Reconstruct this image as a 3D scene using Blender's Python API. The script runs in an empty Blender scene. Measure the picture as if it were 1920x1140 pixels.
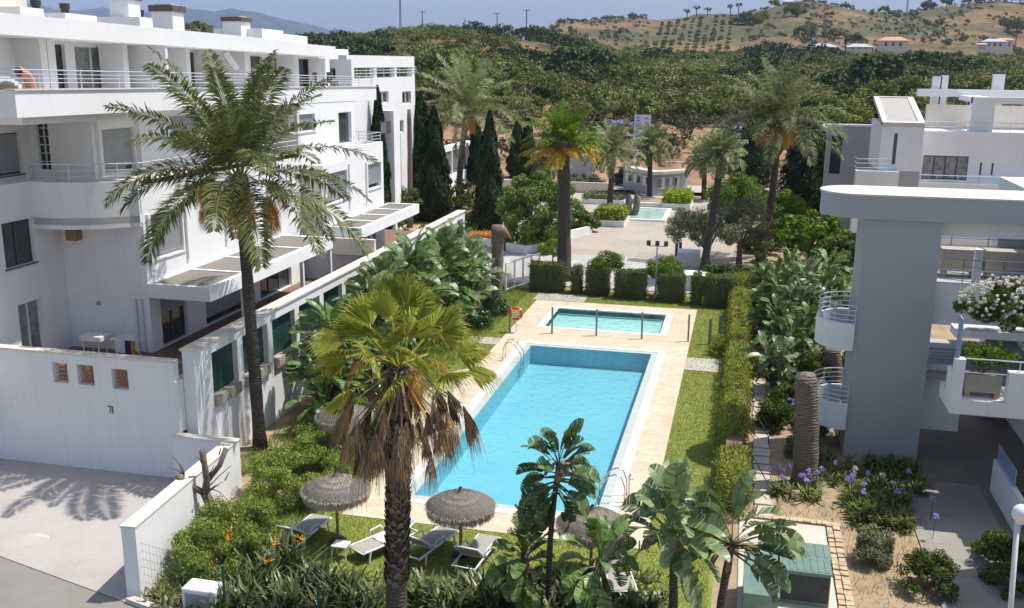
import bpy, math, random
import numpy as np
from mathutils import Vector, Matrix, noise
R = random.Random(11)
NR = np.random.default_rng(5)
S = bpy.context.scene
COL = S.collection
pi = math.pi
rad = math.radians

# ------------------------------------------------------------------ camera model (metres, pool axis = +Y)
F_PX = 1860.0; HY = 115.0; CAM_H = 13.5; PSI = rad(13.1); ROLL = rad(0.5)
TH = math.atan((570 - HY) / F_PX)
FW = np.array([-math.sin(PSI) * math.cos(TH), math.cos(PSI) * math.cos(TH), -math.sin(TH)])
RT = np.array([math.cos(PSI), math.sin(PSI), 0.0]); UP = np.cross(RT, FW)
RT, UP = math.cos(ROLL) * RT + math.sin(ROLL) * UP, math.cos(ROLL) * UP - math.sin(ROLL) * RT
CAM = np.array([0.0, 0.0, CAM_H])
def ray(x, y): return FW * F_PX + RT * (x - 960) - UP * (y - 570)
def G(x, y, z=0.0):
    d = ray(x, y); return tuple(CAM + d * ((z - CAM_H) / d[2]))
def onX(x, y, X):
    d = ray(x, y); p = CAM + d * (X / d[0]); return p[1], p[2]
def onY(x, y, Y):
    d = ray(x, y); p = CAM + d * (Y / d[1]); return p[0], p[2]
def atd(x, y, D):            # point seen at x,y whose horizontal distance along the view is D
    d = ray(x, y); h = d[0] * -math.sin(PSI) + d[1] * math.cos(PSI)
    return tuple(CAM + d * (D / h))
def top_z(px, py, base):     # height reached at row py by something standing on base
    b = np.array([base[0], base[1], 0.0]); d = ray(px, py)
    return float(CAM_H + d[2] * (b @ b) / (d @ b))

# ------------------------------------------------------------------ objects
def props(o, label=None, cat=None, group=None, kind=None):
    if label: o['label'] = label
    if cat: o['category'] = cat
    if group: o['group'] = group
    if kind: o['kind'] = kind
    return o
def thing(name, label, cat, loc=(0, 0, 0), group=None, rz=0.0):
    o = bpy.data.objects.new(name, None); COL.objects.link(o)
    o.location = loc; o.rotation_euler = (0, 0, rz); o.empty_display_size = 0.3
    return props(o, label, cat, group)
def link(me, name, mat, parent=None, world=False):
    o = bpy.data.objects.new(name, me); COL.objects.link(o)
    if mat: me.materials.append(mat)
    if parent is not None:
        o.parent = parent
        if world and parent.type == 'EMPTY': o.matrix_parent_inverse = Matrix.Translation(parent.location).inverted()
    return o
def dup(root, loc=None, rz=None, sc=None, label=None, group=None):
    def cp(o, par):
        c = o.copy(); COL.objects.link(c)
        if par is not None: c.parent = par
        for ch in CH.get(o.name, []): 
            k = cp(ch, c); CH.setdefault(c.name, []).append(k)
        return c
    c = cp(root, None)
    if loc is not None: c.location = loc
    if rz is not None: c.rotation_euler = (c.rotation_euler[0], c.rotation_euler[1], rz)
    if sc is not None: c.scale = (sc, sc, sc) if not isinstance(sc, tuple) else sc
    if label: c['label'] = label
    if group: c['group'] = group
    return c
CH = {}
def kids(o, *k):
    CH.setdefault(o.name, []).extend(k)

class MB:
    def __init__(s): s.v = []; s.f = []
    def add(s, vs, fs):
        b = len(s.v); s.v.extend([tuple(map(float, p)) for p in vs]); s.f.extend([tuple(i + b for i in f) for f in fs]); return s
    def box(s, x0, x1, y0, y1, z0, z1):
        if x0 > x1: x0, x1 = x1, x0
        if y0 > y1: y0, y1 = y1, y0
        if z0 > z1: z0, z1 = z1, z0
        return s.add([(x0, y0, z0), (x1, y0, z0), (x1, y1, z0), (x0, y1, z0), (x0, y0, z1), (x1, y0, z1), (x1, y1, z1), (x0, y1, z1)],
                     [(0, 3, 2, 1), (4, 5, 6, 7), (0, 1, 5, 4), (1, 2, 6, 5), (2, 3, 7, 6), (3, 0, 4, 7)])
    def prism(s, poly, z0, z1):
        n = len(poly); a = sum(poly[i][0] * poly[(i + 1) % n][1] - poly[(i + 1) % n][0] * poly[i][1] for i in range(n))
        if a < 0: poly = poly[::-1]
        z0f = z0 if callable(z0) else (lambda x, y: z0); z1f = z1 if callable(z1) else (lambda x, y: z1)
        return s.add([(x, y, z0f(x, y)) for x, y in poly] + [(x, y, z1f(x, y)) for x, y in poly],
                     [tuple(range(n))[::-1], tuple(range(n, 2 * n))] + [(i, (i + 1) % n, n + (i + 1) % n, n + i) for i in range(n)])
    def sheet(s, poly, z):
        n = len(poly); a = sum(poly[i][0] * poly[(i + 1) % n][1] - poly[(i + 1) % n][0] * poly[i][1] for i in range(n))
        if a < 0: poly = poly[::-1]
        return s.add([(x, y, z) for x, y in poly], [tuple(range(n))])
    def rect(s, x0, x1, y0, y1, z): return s.sheet([(x0, y0), (x1, y0), (x1, y1), (x0, y1)], z)
    def tube(s, pts, r, n=8, cap=True):
        pts = [Vector(p) for p in pts]; k = len(pts); rs = r if isinstance(r, (list, tuple)) else [r] * k
        vs = []; ref = Vector((0, 0, 1))
        for i, p in enumerate(pts):
            t = (pts[min(i + 1, k - 1)] - pts[max(i - 1, 0)]).normalized()
            rf = Vector((1, 0, 0)) if abs(t.z) > .95 else ref
            a = t.cross(rf).normalized(); b = t.cross(a)
            if i and (a.dot(pa) < 0): a, b = -a, -b
            pa = a
            vs += [p + (a * math.cos(2 * pi * j / n) + b * math.sin(2 * pi * j / n)) * rs[i] for j in range(n)]
        fs = [(i * n + j, i * n + (j + 1) % n, (i + 1) * n + (j + 1) % n, (i + 1) * n + j) for i in range(k - 1) for j in range(n)]
        if cap: fs += [tuple(range(n))[::-1], tuple(range((k - 1) * n, k * n))]
        return s.add(vs, fs)
    def lathe(s, prof, c=(0, 0, 0), n=24, cap=True):
        vs = [(c[0] + r * math.cos(2 * pi * j / n), c[1] + r * math.sin(2 * pi * j / n), c[2] + z) for r, z in prof for j in range(n)]
        k = len(prof)
        fs = [(i * n + j, i * n + (j + 1) % n, (i + 1) * n + (j + 1) % n, (i + 1) * n + j) for i in range(k - 1) for j in range(n)]
        if cap: fs += [tuple(range(n))[::-1], tuple(range((k - 1) * n, k * n))]
        return s.add(vs, fs)
    def torus(s, c, R0, r0, n=28, m=10, M=None, a0=0.0, a1=2 * pi):
        full = abs(a1 - a0 - 2 * pi) < 1e-6; nn = n if full else n + 1
        vs = []
        for i in range(nn):
            a = a0 + (a1 - a0) * i / n
            for j in range(m):
                b = 2 * pi * j / m
                p = Vector(((R0 + r0 * math.cos(b)) * math.cos(a), (R0 + r0 * math.cos(b)) * math.sin(a), r0 * math.sin(b)))
                if M: p = M @ p
                vs.append(p + Vector(c))
        fs = [(i * m + j, ((i + 1) % nn) * m + j, ((i + 1) % nn) * m + (j + 1) % m, i * m + (j + 1) % m) for i in range(n) for j in range(m)]
        return s.add(vs, fs)
    def holed(s, ax, p, th, u0, u1, z0, z1, holes):
        """wall in plane ax=p (thickness th, may be negative), spanning u and z, with rectangular holes (ua,ub,za,zb)"""
        us = sorted({u0, u1} | {min(max(h[i], u0), u1) for h in holes for i in (0, 1)})
        zs = sorted({z0, z1} | {min(max(h[i], z0), z1) for h in holes for i in (2, 3)})
        def solid(i, j):
            if i < 0 or j < 0 or i >= len(us) - 1 or j >= len(zs) - 1: return False
            cu = (us[i] + us[i + 1]) / 2; cz = (zs[j] + zs[j + 1]) / 2
            return not any(h[0] < cu < h[1] and h[2] < cz < h[3] for h in holes)
        q = p + th
        def P(a, u, z): return (a, u, z) if ax == 'x' else (u, a, z)
        for i in range(len(us) - 1):
            for j in range(len(zs) - 1):
                if not solid(i, j): continue
                a, b, c, d = us[i], us[i + 1], zs[j], zs[j + 1]
                s.add([P(p, a, c), P(p, b, c), P(p, b, d), P(p, a, d)], [(0, 1, 2, 3)])
                s.add([P(q, a, c), P(q, b, c), P(q, b, d), P(q, a, d)], [(3, 2, 1, 0)])
                if not solid(i - 1, j): s.add([P(p, a, c), P(q, a, c), P(q, a, d), P(p, a, d)], [(3, 2, 1, 0)])
                if not solid(i + 1, j): s.add([P(p, b, c), P(q, b, c), P(q, b, d), P(p, b, d)], [(0, 1, 2, 3)])
                if not solid(i, j - 1): s.add([P(p, a, c), P(p, b, c), P(q, b, c), P(q, a, c)], [(3, 2, 1, 0)])
                if not solid(i, j + 1): s.add([P(p, a, d), P(p, b, d), P(q, b, d), P(q, a, d)], [(0, 1, 2, 3)])
        return s
    def warp(s, fn): s.v = [fn(*p) for p in s.v]; return s
    def build(s, name, mat, parent=None, world=True, smooth=False, bevel=0, fix=True):
        me = bpy.data.meshes.new(name); me.from_pydata(s.v, [], s.f)
        if fix: bmfix(me)
        if smooth: me.shade_smooth()
        o = link(me, name, mat, parent, world and parent is not None)
        if bevel:
            b = o.modifiers.new('bev', 'BEVEL'); b.width = bevel; b.segments = 2; b.limit_method = 'ANGLE'
        if parent is not None: kids(parent, o)
        return o
import bmesh
def bmfix(me):
    b = bmesh.new(); b.from_mesh(me); bmesh.ops.recalc_face_normals(b, faces=b.faces); b.to_mesh(me); b.free()

def npmesh(name, Q, mat, parent=None, world=True):
    """Q: (n,4,3) quads -> one mesh"""
    Q = np.asarray(Q, dtype=np.float32); n = len(Q)
    me = bpy.data.meshes.new(name)
    me.vertices.add(4 * n); me.vertices.foreach_set('co', Q.reshape(-1))
    me.loops.add(4 * n); me.loops.foreach_set('vertex_index', np.arange(4 * n, dtype=np.int32))
    me.polygons.add(n); me.polygons.foreach_set('loop_start', np.arange(0, 4 * n, 4, dtype=np.int32))
    me.polygons.foreach_set('loop_total', np.full(n, 4, dtype=np.int32))
    me.update(calc_edges=True)
    o = link(me, name, mat, parent, world and parent is not None)
    if parent is not None: kids(parent, o)
    return o
def nrm(a): return a / (np.linalg.norm(a, axis=-1, keepdims=True) + 1e-9)
def leafq(P, N, L, W, T=None):
    """diamond leaves at P with normal N, length L, width W"""
    n = len(P)
    if T is None: T = NR.normal(size=(n, 3))
    T = nrm(T - N * np.sum(T * N, axis=1, keepdims=True)); B = np.cross(N, T)
    L = np.broadcast_to(np.asarray(L, dtype=float), (n,))[:, None]; W = np.broadcast_to(np.asarray(W, dtype=float), (n,))[:, None]
    return np.stack([P - T * L / 2, P + B * W / 2 + T * L * .05, P + T * L / 2, P - B * W / 2 + T * L * .05], axis=1)
def ball_dirs(n): return nrm(NR.normal(size=(n, 3)))
def crown(c, rx, ry, rz, nclump, cr, nleaf, L, W=None, low=-.5, fill=.55, rough=.55):
    """leaf quads of an uneven crown: clumps spread through an ellipsoid, leaves over each clump"""
    W = W or L * .55
    d = ball_dirs(nclump * 3); d = d[d[:, 2] > low][:nclump]
    rr = fill + (1 - fill) * NR.random(len(d)) ** .6
    cc = d * rr[:, None] * np.array([rx, ry, rz]) + np.array(c)
    out = []
    k = max(1, nleaf // len(cc))
    for q in cc:
        r = cr * NR.uniform(.65, 1.25); e = ball_dirs(k); e[:, 2] = e[:, 2] * .8 + .12
        P = q + e * (r * NR.uniform(.55, 1.05, size=(k, 1)))
        N = nrm(e + NR.normal(size=(k, 3)) * rough)
        out.append(leafq(P, N, L * NR.uniform(.7, 1.3, k), W * NR.uniform(.7, 1.3, k)))
    return np.concatenate(out)
def box_leaves(x0, x1, y0, y1, z0, z1, n, L, W=None, lump=.05, faces='xyXYt'):
    W = W or L * .6; A = dict(x=(y1 - y0) * (z1 - z0), X=(y1 - y0) * (z1 - z0), y=(x1 - x0) * (z1 - z0), Y=(x1 - x0) * (z1 - z0), t=(x1 - x0) * (y1 - y0))
    tot = sum(A[f] for f in faces); out = []
    for f in faces:
        k = int(n * A[f] / tot) + 1; u = NR.random(k); v = NR.random(k); j = NR.normal(size=k) * lump
        if f != 't': j = j + lump * (1.2 * np.sin(u * 9 + 2) * np.sin(v * 5) + .8 * np.sin(u * 23)) * (1 if f in 'XY' else -1)
        if f in 'xX':
            P = np.stack([np.full(k, x0 if f == 'x' else x1) + j, y0 + u * (y1 - y0), z0 + v * (z1 - z0)], 1); N = np.array([-1 if f == 'x' else 1, 0, .25])
        elif f in 'yY':
            P = np.stack([x0 + u * (x1 - x0), np.full(k, y0 if f == 'y' else y1) + j, z0 + v * (z1 - z0)], 1); N = np.array([0, -1 if f == 'y' else 1, .25])
        else:
            xx, yy = x0 + u * (x1 - x0), y0 + v * (y1 - y0); j = j + lump * (.9 * np.sin(xx * 4.1 + 1) * np.sin(yy * 3.3) + .7 * np.sin(yy * 1.3 + x0) + (NR.random(k) < .03) * 2.2)
            P = np.stack([xx, yy, np.full(k, z1) + j], 1); N = np.array([0, 0, 1.])
        out.append(leafq(P, nrm(N + NR.normal(size=(k, 3)) * .6), L * NR.uniform(.7, 1.3, k), W * NR.uniform(.7, 1.3, k)))
    return np.concatenate(out)

# ------------------------------------------------------------------ materials
def newmat(name):
    m = bpy.data.materials.new(name); m.use_nodes = True; nt = m.node_tree; nt.nodes.clear()
    o = nt.nodes.new('ShaderNodeOutputMaterial'); p = nt.nodes.new('ShaderNodeBsdfPrincipled')
    nt.links.new(p.outputs[0], o.inputs[0]); return m, nt, p, o
def N_(nt, t, **kw):
    n = nt.nodes.new(t)
    for k, v in kw.items(): setattr(n, k, v)
    return n
def c4(c): return (c[0], c[1], c[2], 1.0)
def coords(nt, scale=(1, 1, 1), kind='Object'):
    tc = N_(nt, 'ShaderNodeTexCoord'); mp = N_(nt, 'ShaderNodeMapping'); mp.inputs['Scale'].default_value = scale
    nt.links.new(tc.outputs[kind], mp.inputs[0]); return mp.outputs[0]
def noise_(nt, vec, scale, detail=4, rough=.6):
    n = N_(nt, 'ShaderNodeTexNoise'); n.inputs['Scale'].default_value = scale; n.inputs['Detail'].default_value = detail
    n.inputs['Roughness'].default_value = rough; nt.links.new(vec, n.inputs['Vector']); return n.outputs['Fac']
def ramp_(nt, fac, stops):
    r = N_(nt, 'ShaderNodeValToRGB'); e = r.color_ramp.elements
    while len(e) > 1: e.remove(e[-1])
    e[0].position = stops[0][0]; e[0].color = c4(stops[0][1])
    for p, c in stops[1:]: k = e.new(p); k.color = c4(c)
    nt.links.new(fac, r.inputs[0]); return r.outputs[0]
def mixc(nt, fac, a, b, mode='MIX'):
    m = N_(nt, 'ShaderNodeMix', data_type='RGBA', blend_type=mode)
    if isinstance(fac, (int, float)): m.inputs[0].default_value = fac
    else: nt.links.new(fac, m.inputs[0])
    for i, v in ((6, a), (7, b)):
        if isinstance(v, (tuple, list)): m.inputs[i].default_value = c4(v)
        else: nt.links.new(v, m.inputs[i])
    return m.outputs[2]
def bump_(nt, p, h, strength=.3, dist=.02):
    b = N_(nt, 'ShaderNodeBump'); b.inputs['Strength'].default_value = strength; b.inputs['Distance'].default_value = dist
    nt.links.new(h, b.inputs['Height']); nt.links.new(b.outputs[0], p.inputs['Normal'])
def simple(name, col, rough=.6, metal=0.0, var=.12, scale=6, bump=0.0, bs=60, spec=None):
    m, nt, p, o = newmat(name); v = coords(nt)
    n = noise_(nt, v, scale); lo = tuple(c * (1 - var) for c in col); hi = tuple(min(1, c * (1 + var)) for c in col)
    nt.links.new(ramp_(nt, n, [(.3, lo), (.7, hi)]), p.inputs['Base Color'])
    p.inputs['Roughness'].default_value = rough; p.inputs['Metallic'].default_value = metal
    if spec is not None: p.inputs['Specular IOR Level'].default_value = spec
    if bump: bump_(nt, p, noise_(nt, v, bs, 3), bump, .01)
    return m
def stucco(name, col, stain=.16, dirt=(.32, .30, .27)):
    m, nt, p, o = newmat(name); v = coords(nt)
    big = noise_(nt, v, .5, 5); base = ramp_(nt, big, [(.3, tuple(c * .93 for c in col)), (.7, col)])
    st = noise_(nt, coords(nt, (3.2, 3.2, .22)), 1.6, 6, .7)           # vertical rain streaks
    s2 = ramp_(nt, st, [(.5, (0, 0, 0)), (.78, (1, 1, 1))])
    mm = N_(nt, 'ShaderNodeMath', operation='MULTIPLY'); mm.inputs[1].default_value = stain; nt.links.new(s2, mm.inputs[0])
    c1 = mixc(nt, mm.outputs[0], base, dirt)
    sp = ramp_(nt, noise_(nt, v, 9, 5, .75), [(.62, (0, 0, 0)), (.75, (1, 1, 1))])
    m2 = N_(nt, 'ShaderNodeMath', operation='MULTIPLY'); m2.inputs[1].default_value = stain * .5; nt.links.new(sp, m2.inputs[0])
    nt.links.new(mixc(nt, m2.outputs[0], c1, dirt), p.inputs['Base Color'])
    p.inputs['Roughness'].default_value = .88; p.inputs['Specular IOR Level'].default_value = .25
    bump_(nt, p, noise_(nt, v, 40, 4), .25, .008)
    return m
def leafm(name, dark, light, trans=.25, extra=None, rough=.6, gloss=.18):
    m, nt, p, o = newmat(name)
    g = N_(nt, 'ShaderNodeNewGeometry'); oi = N_(nt, 'ShaderNodeObjectInfo')
    stops = [(0, dark), (.75, light)]
    if extra: stops += [(1 - extra[1], light), (1 - extra[1] + .01, extra[0])]
    c = ramp_(nt, g.outputs['Random Per Island'], stops)
    hs = N_(nt, 'ShaderNodeHueSaturation'); mr = N_(nt, 'ShaderNodeMapRange'); mr.inputs['To Min'].default_value = .8; mr.inputs['To Max'].default_value = 1.22
    nt.links.new(oi.outputs['Random'], mr.inputs[0]); nt.links.new(mr.outputs[0], hs.inputs['Value']); nt.links.new(c, hs.inputs['Color'])
    nt.links.new(hs.outputs[0], p.inputs['Base Color']); p.inputs['Roughness'].default_value = rough; p.inputs['Specular IOR Level'].default_value = gloss
    t = N_(nt, 'ShaderNodeBsdfTranslucent'); nt.links.new(hs.outputs[0], t.inputs[0])
    mx = N_(nt, 'ShaderNodeMixShader'); mx.inputs[0].default_value = trans
    nt.links.new(p.outputs[0], mx.inputs[1]); nt.links.new(t.outputs[0], mx.inputs[2]); nt.links.new(mx.outputs[0], o.inputs[0])
    return m
M = {}
M['white'] = stucco('white_stucco', (.82, .82, .825), .16)
M['whiteclean'] = stucco('white_render', (.86, .86, .865), .10)
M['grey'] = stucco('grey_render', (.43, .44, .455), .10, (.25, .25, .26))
M['cream'] = stucco('cream_coping', (.72, .66, .56), .3, (.36, .31, .25))
M['roofgrav'] = simple('roof_gravel', (.42, .40, .37), .9, var=.35, scale=14, bump=.5)
M['rooftop'] = stucco('roof_screed', (.66, .62, .56), .3, (.4, .38, .34))
M['glass'] = simple('dark_room_glass', (.035, .045, .05), .06, var=.5, scale=1.2, spec=.8)  # opaque panes; the dark of the rooms behind is put into the colour
M['curtain'] = simple('curtain_glass', (.20, .22, .22), .12, var=.45, scale=2.5, spec=.8)
M['shutter'] = simple('grey_shutter', (.36, .38, .40), .5, var=.06, scale=3)
M['alu'] = simple('white_aluminium', (.68, .69, .70), .4, var=.05)
M['frame'] = simple('dark_frame', (.07, .075, .08), .45, var=.1)
M['rail'] = simple('painted_rail', (.62, .65, .70), .35, .2, var=.05)
M['darkrail'] = simple('grey_rail', (.22, .24, .27), .4, .3, var=.1)
M['steel'] = simple('polished_steel', (.6, .6, .6), .22, 1.0, var=.1)
M['chimcap'] = simple('chimney_cap', (.10, .085, .08), .6, var=.25)
M['terra'] = simple('terracotta', (.55, .30, .20), .8, var=.25, scale=20)
M['terrfloor'] = simple('terrace_tiles', (.20, .12, .085), .7, var=.25, scale=10)
M['slat'] = simple('pergola_slats', (.21, .185, .16), .75, var=.2, scale=8)
M['net'] = simple('green_screen', (.018, .06, .052), .35, var=.35, scale=1.5)
M['planter'] = stucco('planter_concrete', (.42, .38, .32), .35, (.22, .2, .17))
M['bark'] = simple('bark', (.16, .12, .09), .9, var=.45, scale=12, bump=.9, bs=18)
M['wood'] = simple('weathered_wood', (.28, .17, .09), .7, var=.3, scale=9)
M['white_pl'] = simple('white_plastic', (.78, .78, .77), .4, var=.03)
M['mesh_grey'] = simple('grey_sling', (.36, .34, .31), .8, var=.1, scale=30)
M['red'] = simple('orange_buoy', (.78, .09, .03), .45, var=.05)
M['globe'] = simple('opal_globe', (.75, .76, .82), .2, var=.03)
M['black'] = simple('dark_metal', (.035, .035, .04), .5, var=.2)
M['greenpost'] = simple('green_post', (.02, .10, .07), .5, var=.15)
M['purple'] = simple('purple_cloth', (.10, .015, .16), .9, var=.2)
M['orangecl'] = simple('orange_cloth', (.62, .28, .03), .9, var=.15)
M['teal'] = simple('turquoise_cloth', (.10, .42, .36), .9, var=.15)
M['lens'] = simple('lamp_housing', (.05, .05, .055), .4, .4)
def stripes(name, a, b, axis=1, freq=8, rough=.7, duty=.5, bumps=.5):
    m, nt, p, o = newmat(name); tc = N_(nt, 'ShaderNodeTexCoord'); sx = N_(nt, 'ShaderNodeSeparateXYZ'); nt.links.new(tc.outputs['Object'], sx.inputs[0])
    mu = N_(nt, 'ShaderNodeMath', operation='MULTIPLY'); mu.inputs[1].default_value = freq; nt.links.new(sx.outputs[axis], mu.inputs[0])
    fr = N_(nt, 'ShaderNodeMath', operation='FRACT'); nt.links.new(mu.outputs[0], fr.inputs[0])
    r = ramp_(nt, fr.outputs[0], [(0, a), (duty, a), (duty + .05, b), (.97, b), (1, a)])
    n = noise_(nt, coords(nt), 3, 5); nt.links.new(mixc(nt, n, r, mixc(nt, .35, r, (.1, .1, .1))), p.inputs['Base Color'])
    p.inputs['Roughness'].default_value = rough; bump_(nt, p, fr.outputs[0], bumps, .02); return m
M['shut2'] = stripes('shutter_slats', (.40, .42, .45), (.30, .32, .35), 2, 18, .5, .6)
M['wslat'] = stripes('pergola_louvres', (.27, .245, .215), (.12, .105, .09), 0, 9, .75, .62)
def trunk_m(name, a, b, ring=5, amt=.8, wob=.6):
    m, nt, p, o = newmat(name); v = coords(nt)
    w = N_(nt, 'ShaderNodeTexWave', wave_type='BANDS', bands_direction='Z'); w.inputs['Scale'].default_value = ring; w.inputs['Distortion'].default_value = wob * 6
    w.inputs['Detail'].default_value = 3; w.inputs['Detail Scale'].default_value = 2; nt.links.new(v, w.inputs['Vector'])
    n = noise_(nt, v, 9, 6, .7); c = mixc(nt, n, a, b); c2 = mixc(nt, w.outputs['Fac'], mixc(nt, .55, c, (.03, .025, .02)), c)
    nt.links.new(c2, p.inputs['Base Color']); p.inputs['Roughness'].default_value = .92
    ad = N_(nt, 'ShaderNodeMath', operation='ADD'); nt.links.new(w.outputs['Fac'], ad.inputs[0]); nt.links.new(n, ad.inputs[1])
    bump_(nt, p, ad.outputs[0], amt, .06); return m
M['ptrunk'] = trunk_m('palm_trunk', (.17, .135, .10), (.33, .27, .21), 3.2, .7, .9)
M['ptrunk2'] = trunk_m('date_palm_trunk', (.10, .08, .065), (.20, .165, .14), 3.4, 1.0, .9)
M['phx'] = leafm('phoenix_leaf', (.07, .105, .026), (.23, .27, .095), .25, ((.34, .28, .12), .07))
M['phx2'] = leafm('phoenix_leaf_bluish', (.10, .135, .05), (.31, .34, .165), .25)
M['phxy'] = leafm('yellow_leaf', (.42, .25, .02), (.62, .42, .05), .3)
M['fan'] = leafm('fan_leaf', (.14, .18, .02), (.34, .37, .06), .38, ((.50, .42, .08), .10))
M['dead'] = leafm('dead_leaf', (.13, .085, .05), (.33, .24, .16), .2, ((.42, .22, .05), .07), .9, .1)
M['bootm'] = leafm('leaf_boot', (.07, .055, .045), (.24, .20, .16), .05, None, .95, .05)
M['fruit'] = leafm('orange_stalk', (.42, .17, .03), (.60, .30, .08), .15)
M['strel'] = leafm('paddle_leaf', (.05, .10, .025), (.16, .25, .07), .2, None, .38, .4)
M['strelp'] = leafm('pale_paddle_leaf', (.07, .13, .045), (.24, .32, .14), .2, None, .38, .45)
M['regin'] = leafm('strap_leaf', (.028, .05, .018), (.12, .155, .045), .12, ((.16, .15, .05), .08), .4, .5)
M['orangef'] = leafm('orange_petal', (.70, .20, .02), (.80, .32, .04), .2)
M['cyp'] = leafm('cypress_leaf', (.010, .022, .009), (.036, .058, .020), .05, None, .8, .15)
M['hedge'] = leafm('hedge_leaf', (.12, .16, .02), (.34, .37, .06), .25)
M['hedged'] = leafm('clipped_leaf', (.04, .075, .015), (.13, .18, .038), .22)
M['hedgel'] = leafm('lime_leaf', (.16, .24, .02), (.34, .44, .05), .25)
M['round'] = leafm('carob_leaf', (.06, .11, .022), (.19, .27, .06), .25)
M['feath'] = leafm('feathery_leaf', (.10, .16, .025), (.33, .42, .09), .3)
M['olive'] = leafm('olive_leaf', (.09, .105, .05), (.23, .25, .13), .15)
M['bright'] = leafm('bright_leaf', (.06, .12, .012), (.20, .31, .03), .3)
M['orchl'] = leafm('light_orchard_leaf', (.09, .12, .03), (.26, .30, .09), .2)
M['orchy'] = leafm('dry_orchard_leaf', (.10, .10, .035), (.26, .25, .10), .2)
M['orch'] = leafm('orchard_leaf', (.065, .095, .015), (.22, .25, .055), .2)
M['orchd'] = leafm('dark_orchard_leaf', (.022, .042, .010), (.08, .115, .026), .1)
M['scrub'] = leafm('scrub_leaf', (.04, .048, .022), (.12, .12, .055), .05)
M['hib'] = leafm('glossy_leaf', (.015, .045, .010), (.06, .12, .025), .15, None, .3, .6)
M['redf'] = leafm('red_petal', (.55, .02, .02), (.70, .05, .04), .2)
M['purf'] = leafm('lilac_petal', (.36, .29, .62), (.56, .48, .80), .25)
M['whitef'] = leafm('white_petal', (.68, .66, .55), (.85, .83, .74), .25)
M['grassy'] = leafm('tuft_leaf', (.10, .13, .03), (.24, .28, .08), .25)
M['thatch'] = leafm('thatch_straw', (.25, .21, .165), (.52, .45, .36), .1, None, .95, .05)
M['bare'] = simple('bare_branch', (.17, .13, .10), .9, var=.4, scale=10, bump=.8, bs=25)
# ------------------------------------------------------------------ far terrain
def interp(x, tab):
    xs = [t[0] for t in tab]; ys = [t[1] for t in tab]; return np.interp(x, xs, ys)
RIDGE = [(-300, 78), (560, 74), (620, 69), (700, 60), (760, 54), (850, 52), (950, 57), (1000, 62), (1050, 66), (1100, 73), (1200, 84), (1300, 88), (1400, 86), (1600, 86), (1700, 88), (1800, 92), (2300, 92)]
SKY = [(-300, 95), (900, 90), (985, 72), (1020, 64), (1040, 44), (1100, 39), (1180, 32), (1220, 40), (1290, 32), (1350, 24), (1400, 24), (1440, 14), (1470, 5), (1530, 6), (1570, 13), (1620, 24), (1690, 26), (1730, 17), (1780, 10), (1800, 4), (1850, 2), (1900, 6), (1960, 2), (2300, 12)]
MTN = [(-300, 40), (-100, 20), (55, 9), (80, 10), (110, 21), (160, 21), (200, 13), (270, 27), (300, 20), (350, 12), (400, 17), (432, 13), (475, 21), (520, 35), (560, 45), (620, 59), (700, 74), (820, 90), (1000, 98), (2300, 105)]
def terr(X, Y):
    d = np.hypot(X, Y); ang = np.clip(np.arctan2(X, Y) + PSI, -.62, .62)
    px = 960 + F_PX / math.cos(TH) * np.tan(ang)
    rl = (px - 960) * math.sin(ROLL)
    dp = d * np.cos(ang)
    def H(y, D): return CAM_H + D * np.tan(np.arctan((570 + rl - y) / F_PX) - TH)
    rd = interp(px, RIDGE) + 12 + 13 * np.clip((px - 980) / 120, 0, 1); sk = interp(px, SKY); mt = interp(px, MTN)
    D = [105, 118, 150, 230, 370, 500, 590, 780, 1000, 1150, 1700, 6500, 9000, 10500, 15000]
    hs = [0 * px, .3 + 0 * px, H(246, 150), H(rd + 96, 230), H(rd + 30, 370), H(rd, 500), H(rd + 9, 590),
          np.minimum(H(.45 * sk + .55 * (rd + 2), 780), H(sk + 9, 780)), H(sk, 1000), H(sk + 9, 1150), 0 * px + 8, 0 * px + 25,
          H(mt, 9000), H(mt + 6, 10500), 0 * px + 50]
    hs = np.stack(hs, 0); out = np.zeros_like(px)
    D = np.array(D, float)
    i = np.clip(np.searchsorted(D, dp) - 1, 0, len(D) - 2)
    t = np.clip((dp - D[i]) / (D[i + 1] - D[i]), 0, 1); t2 = t + .0 * t
    a = np.take_along_axis(hs, i[None], 0)[0]; b = np.take_along_axis(hs, (i + 1)[None], 0)[0]
    return np.where(dp < 105, 0, a + (b - a) * t2)
HN = lambda x, y, d: 4.2 * noise.noise(Vector((x / 55, y / 75, 9))) * min(1, (d - 125) / 70) * min(1, (480 - d) / 80) if 125 < d < 480 else 0.0
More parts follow.
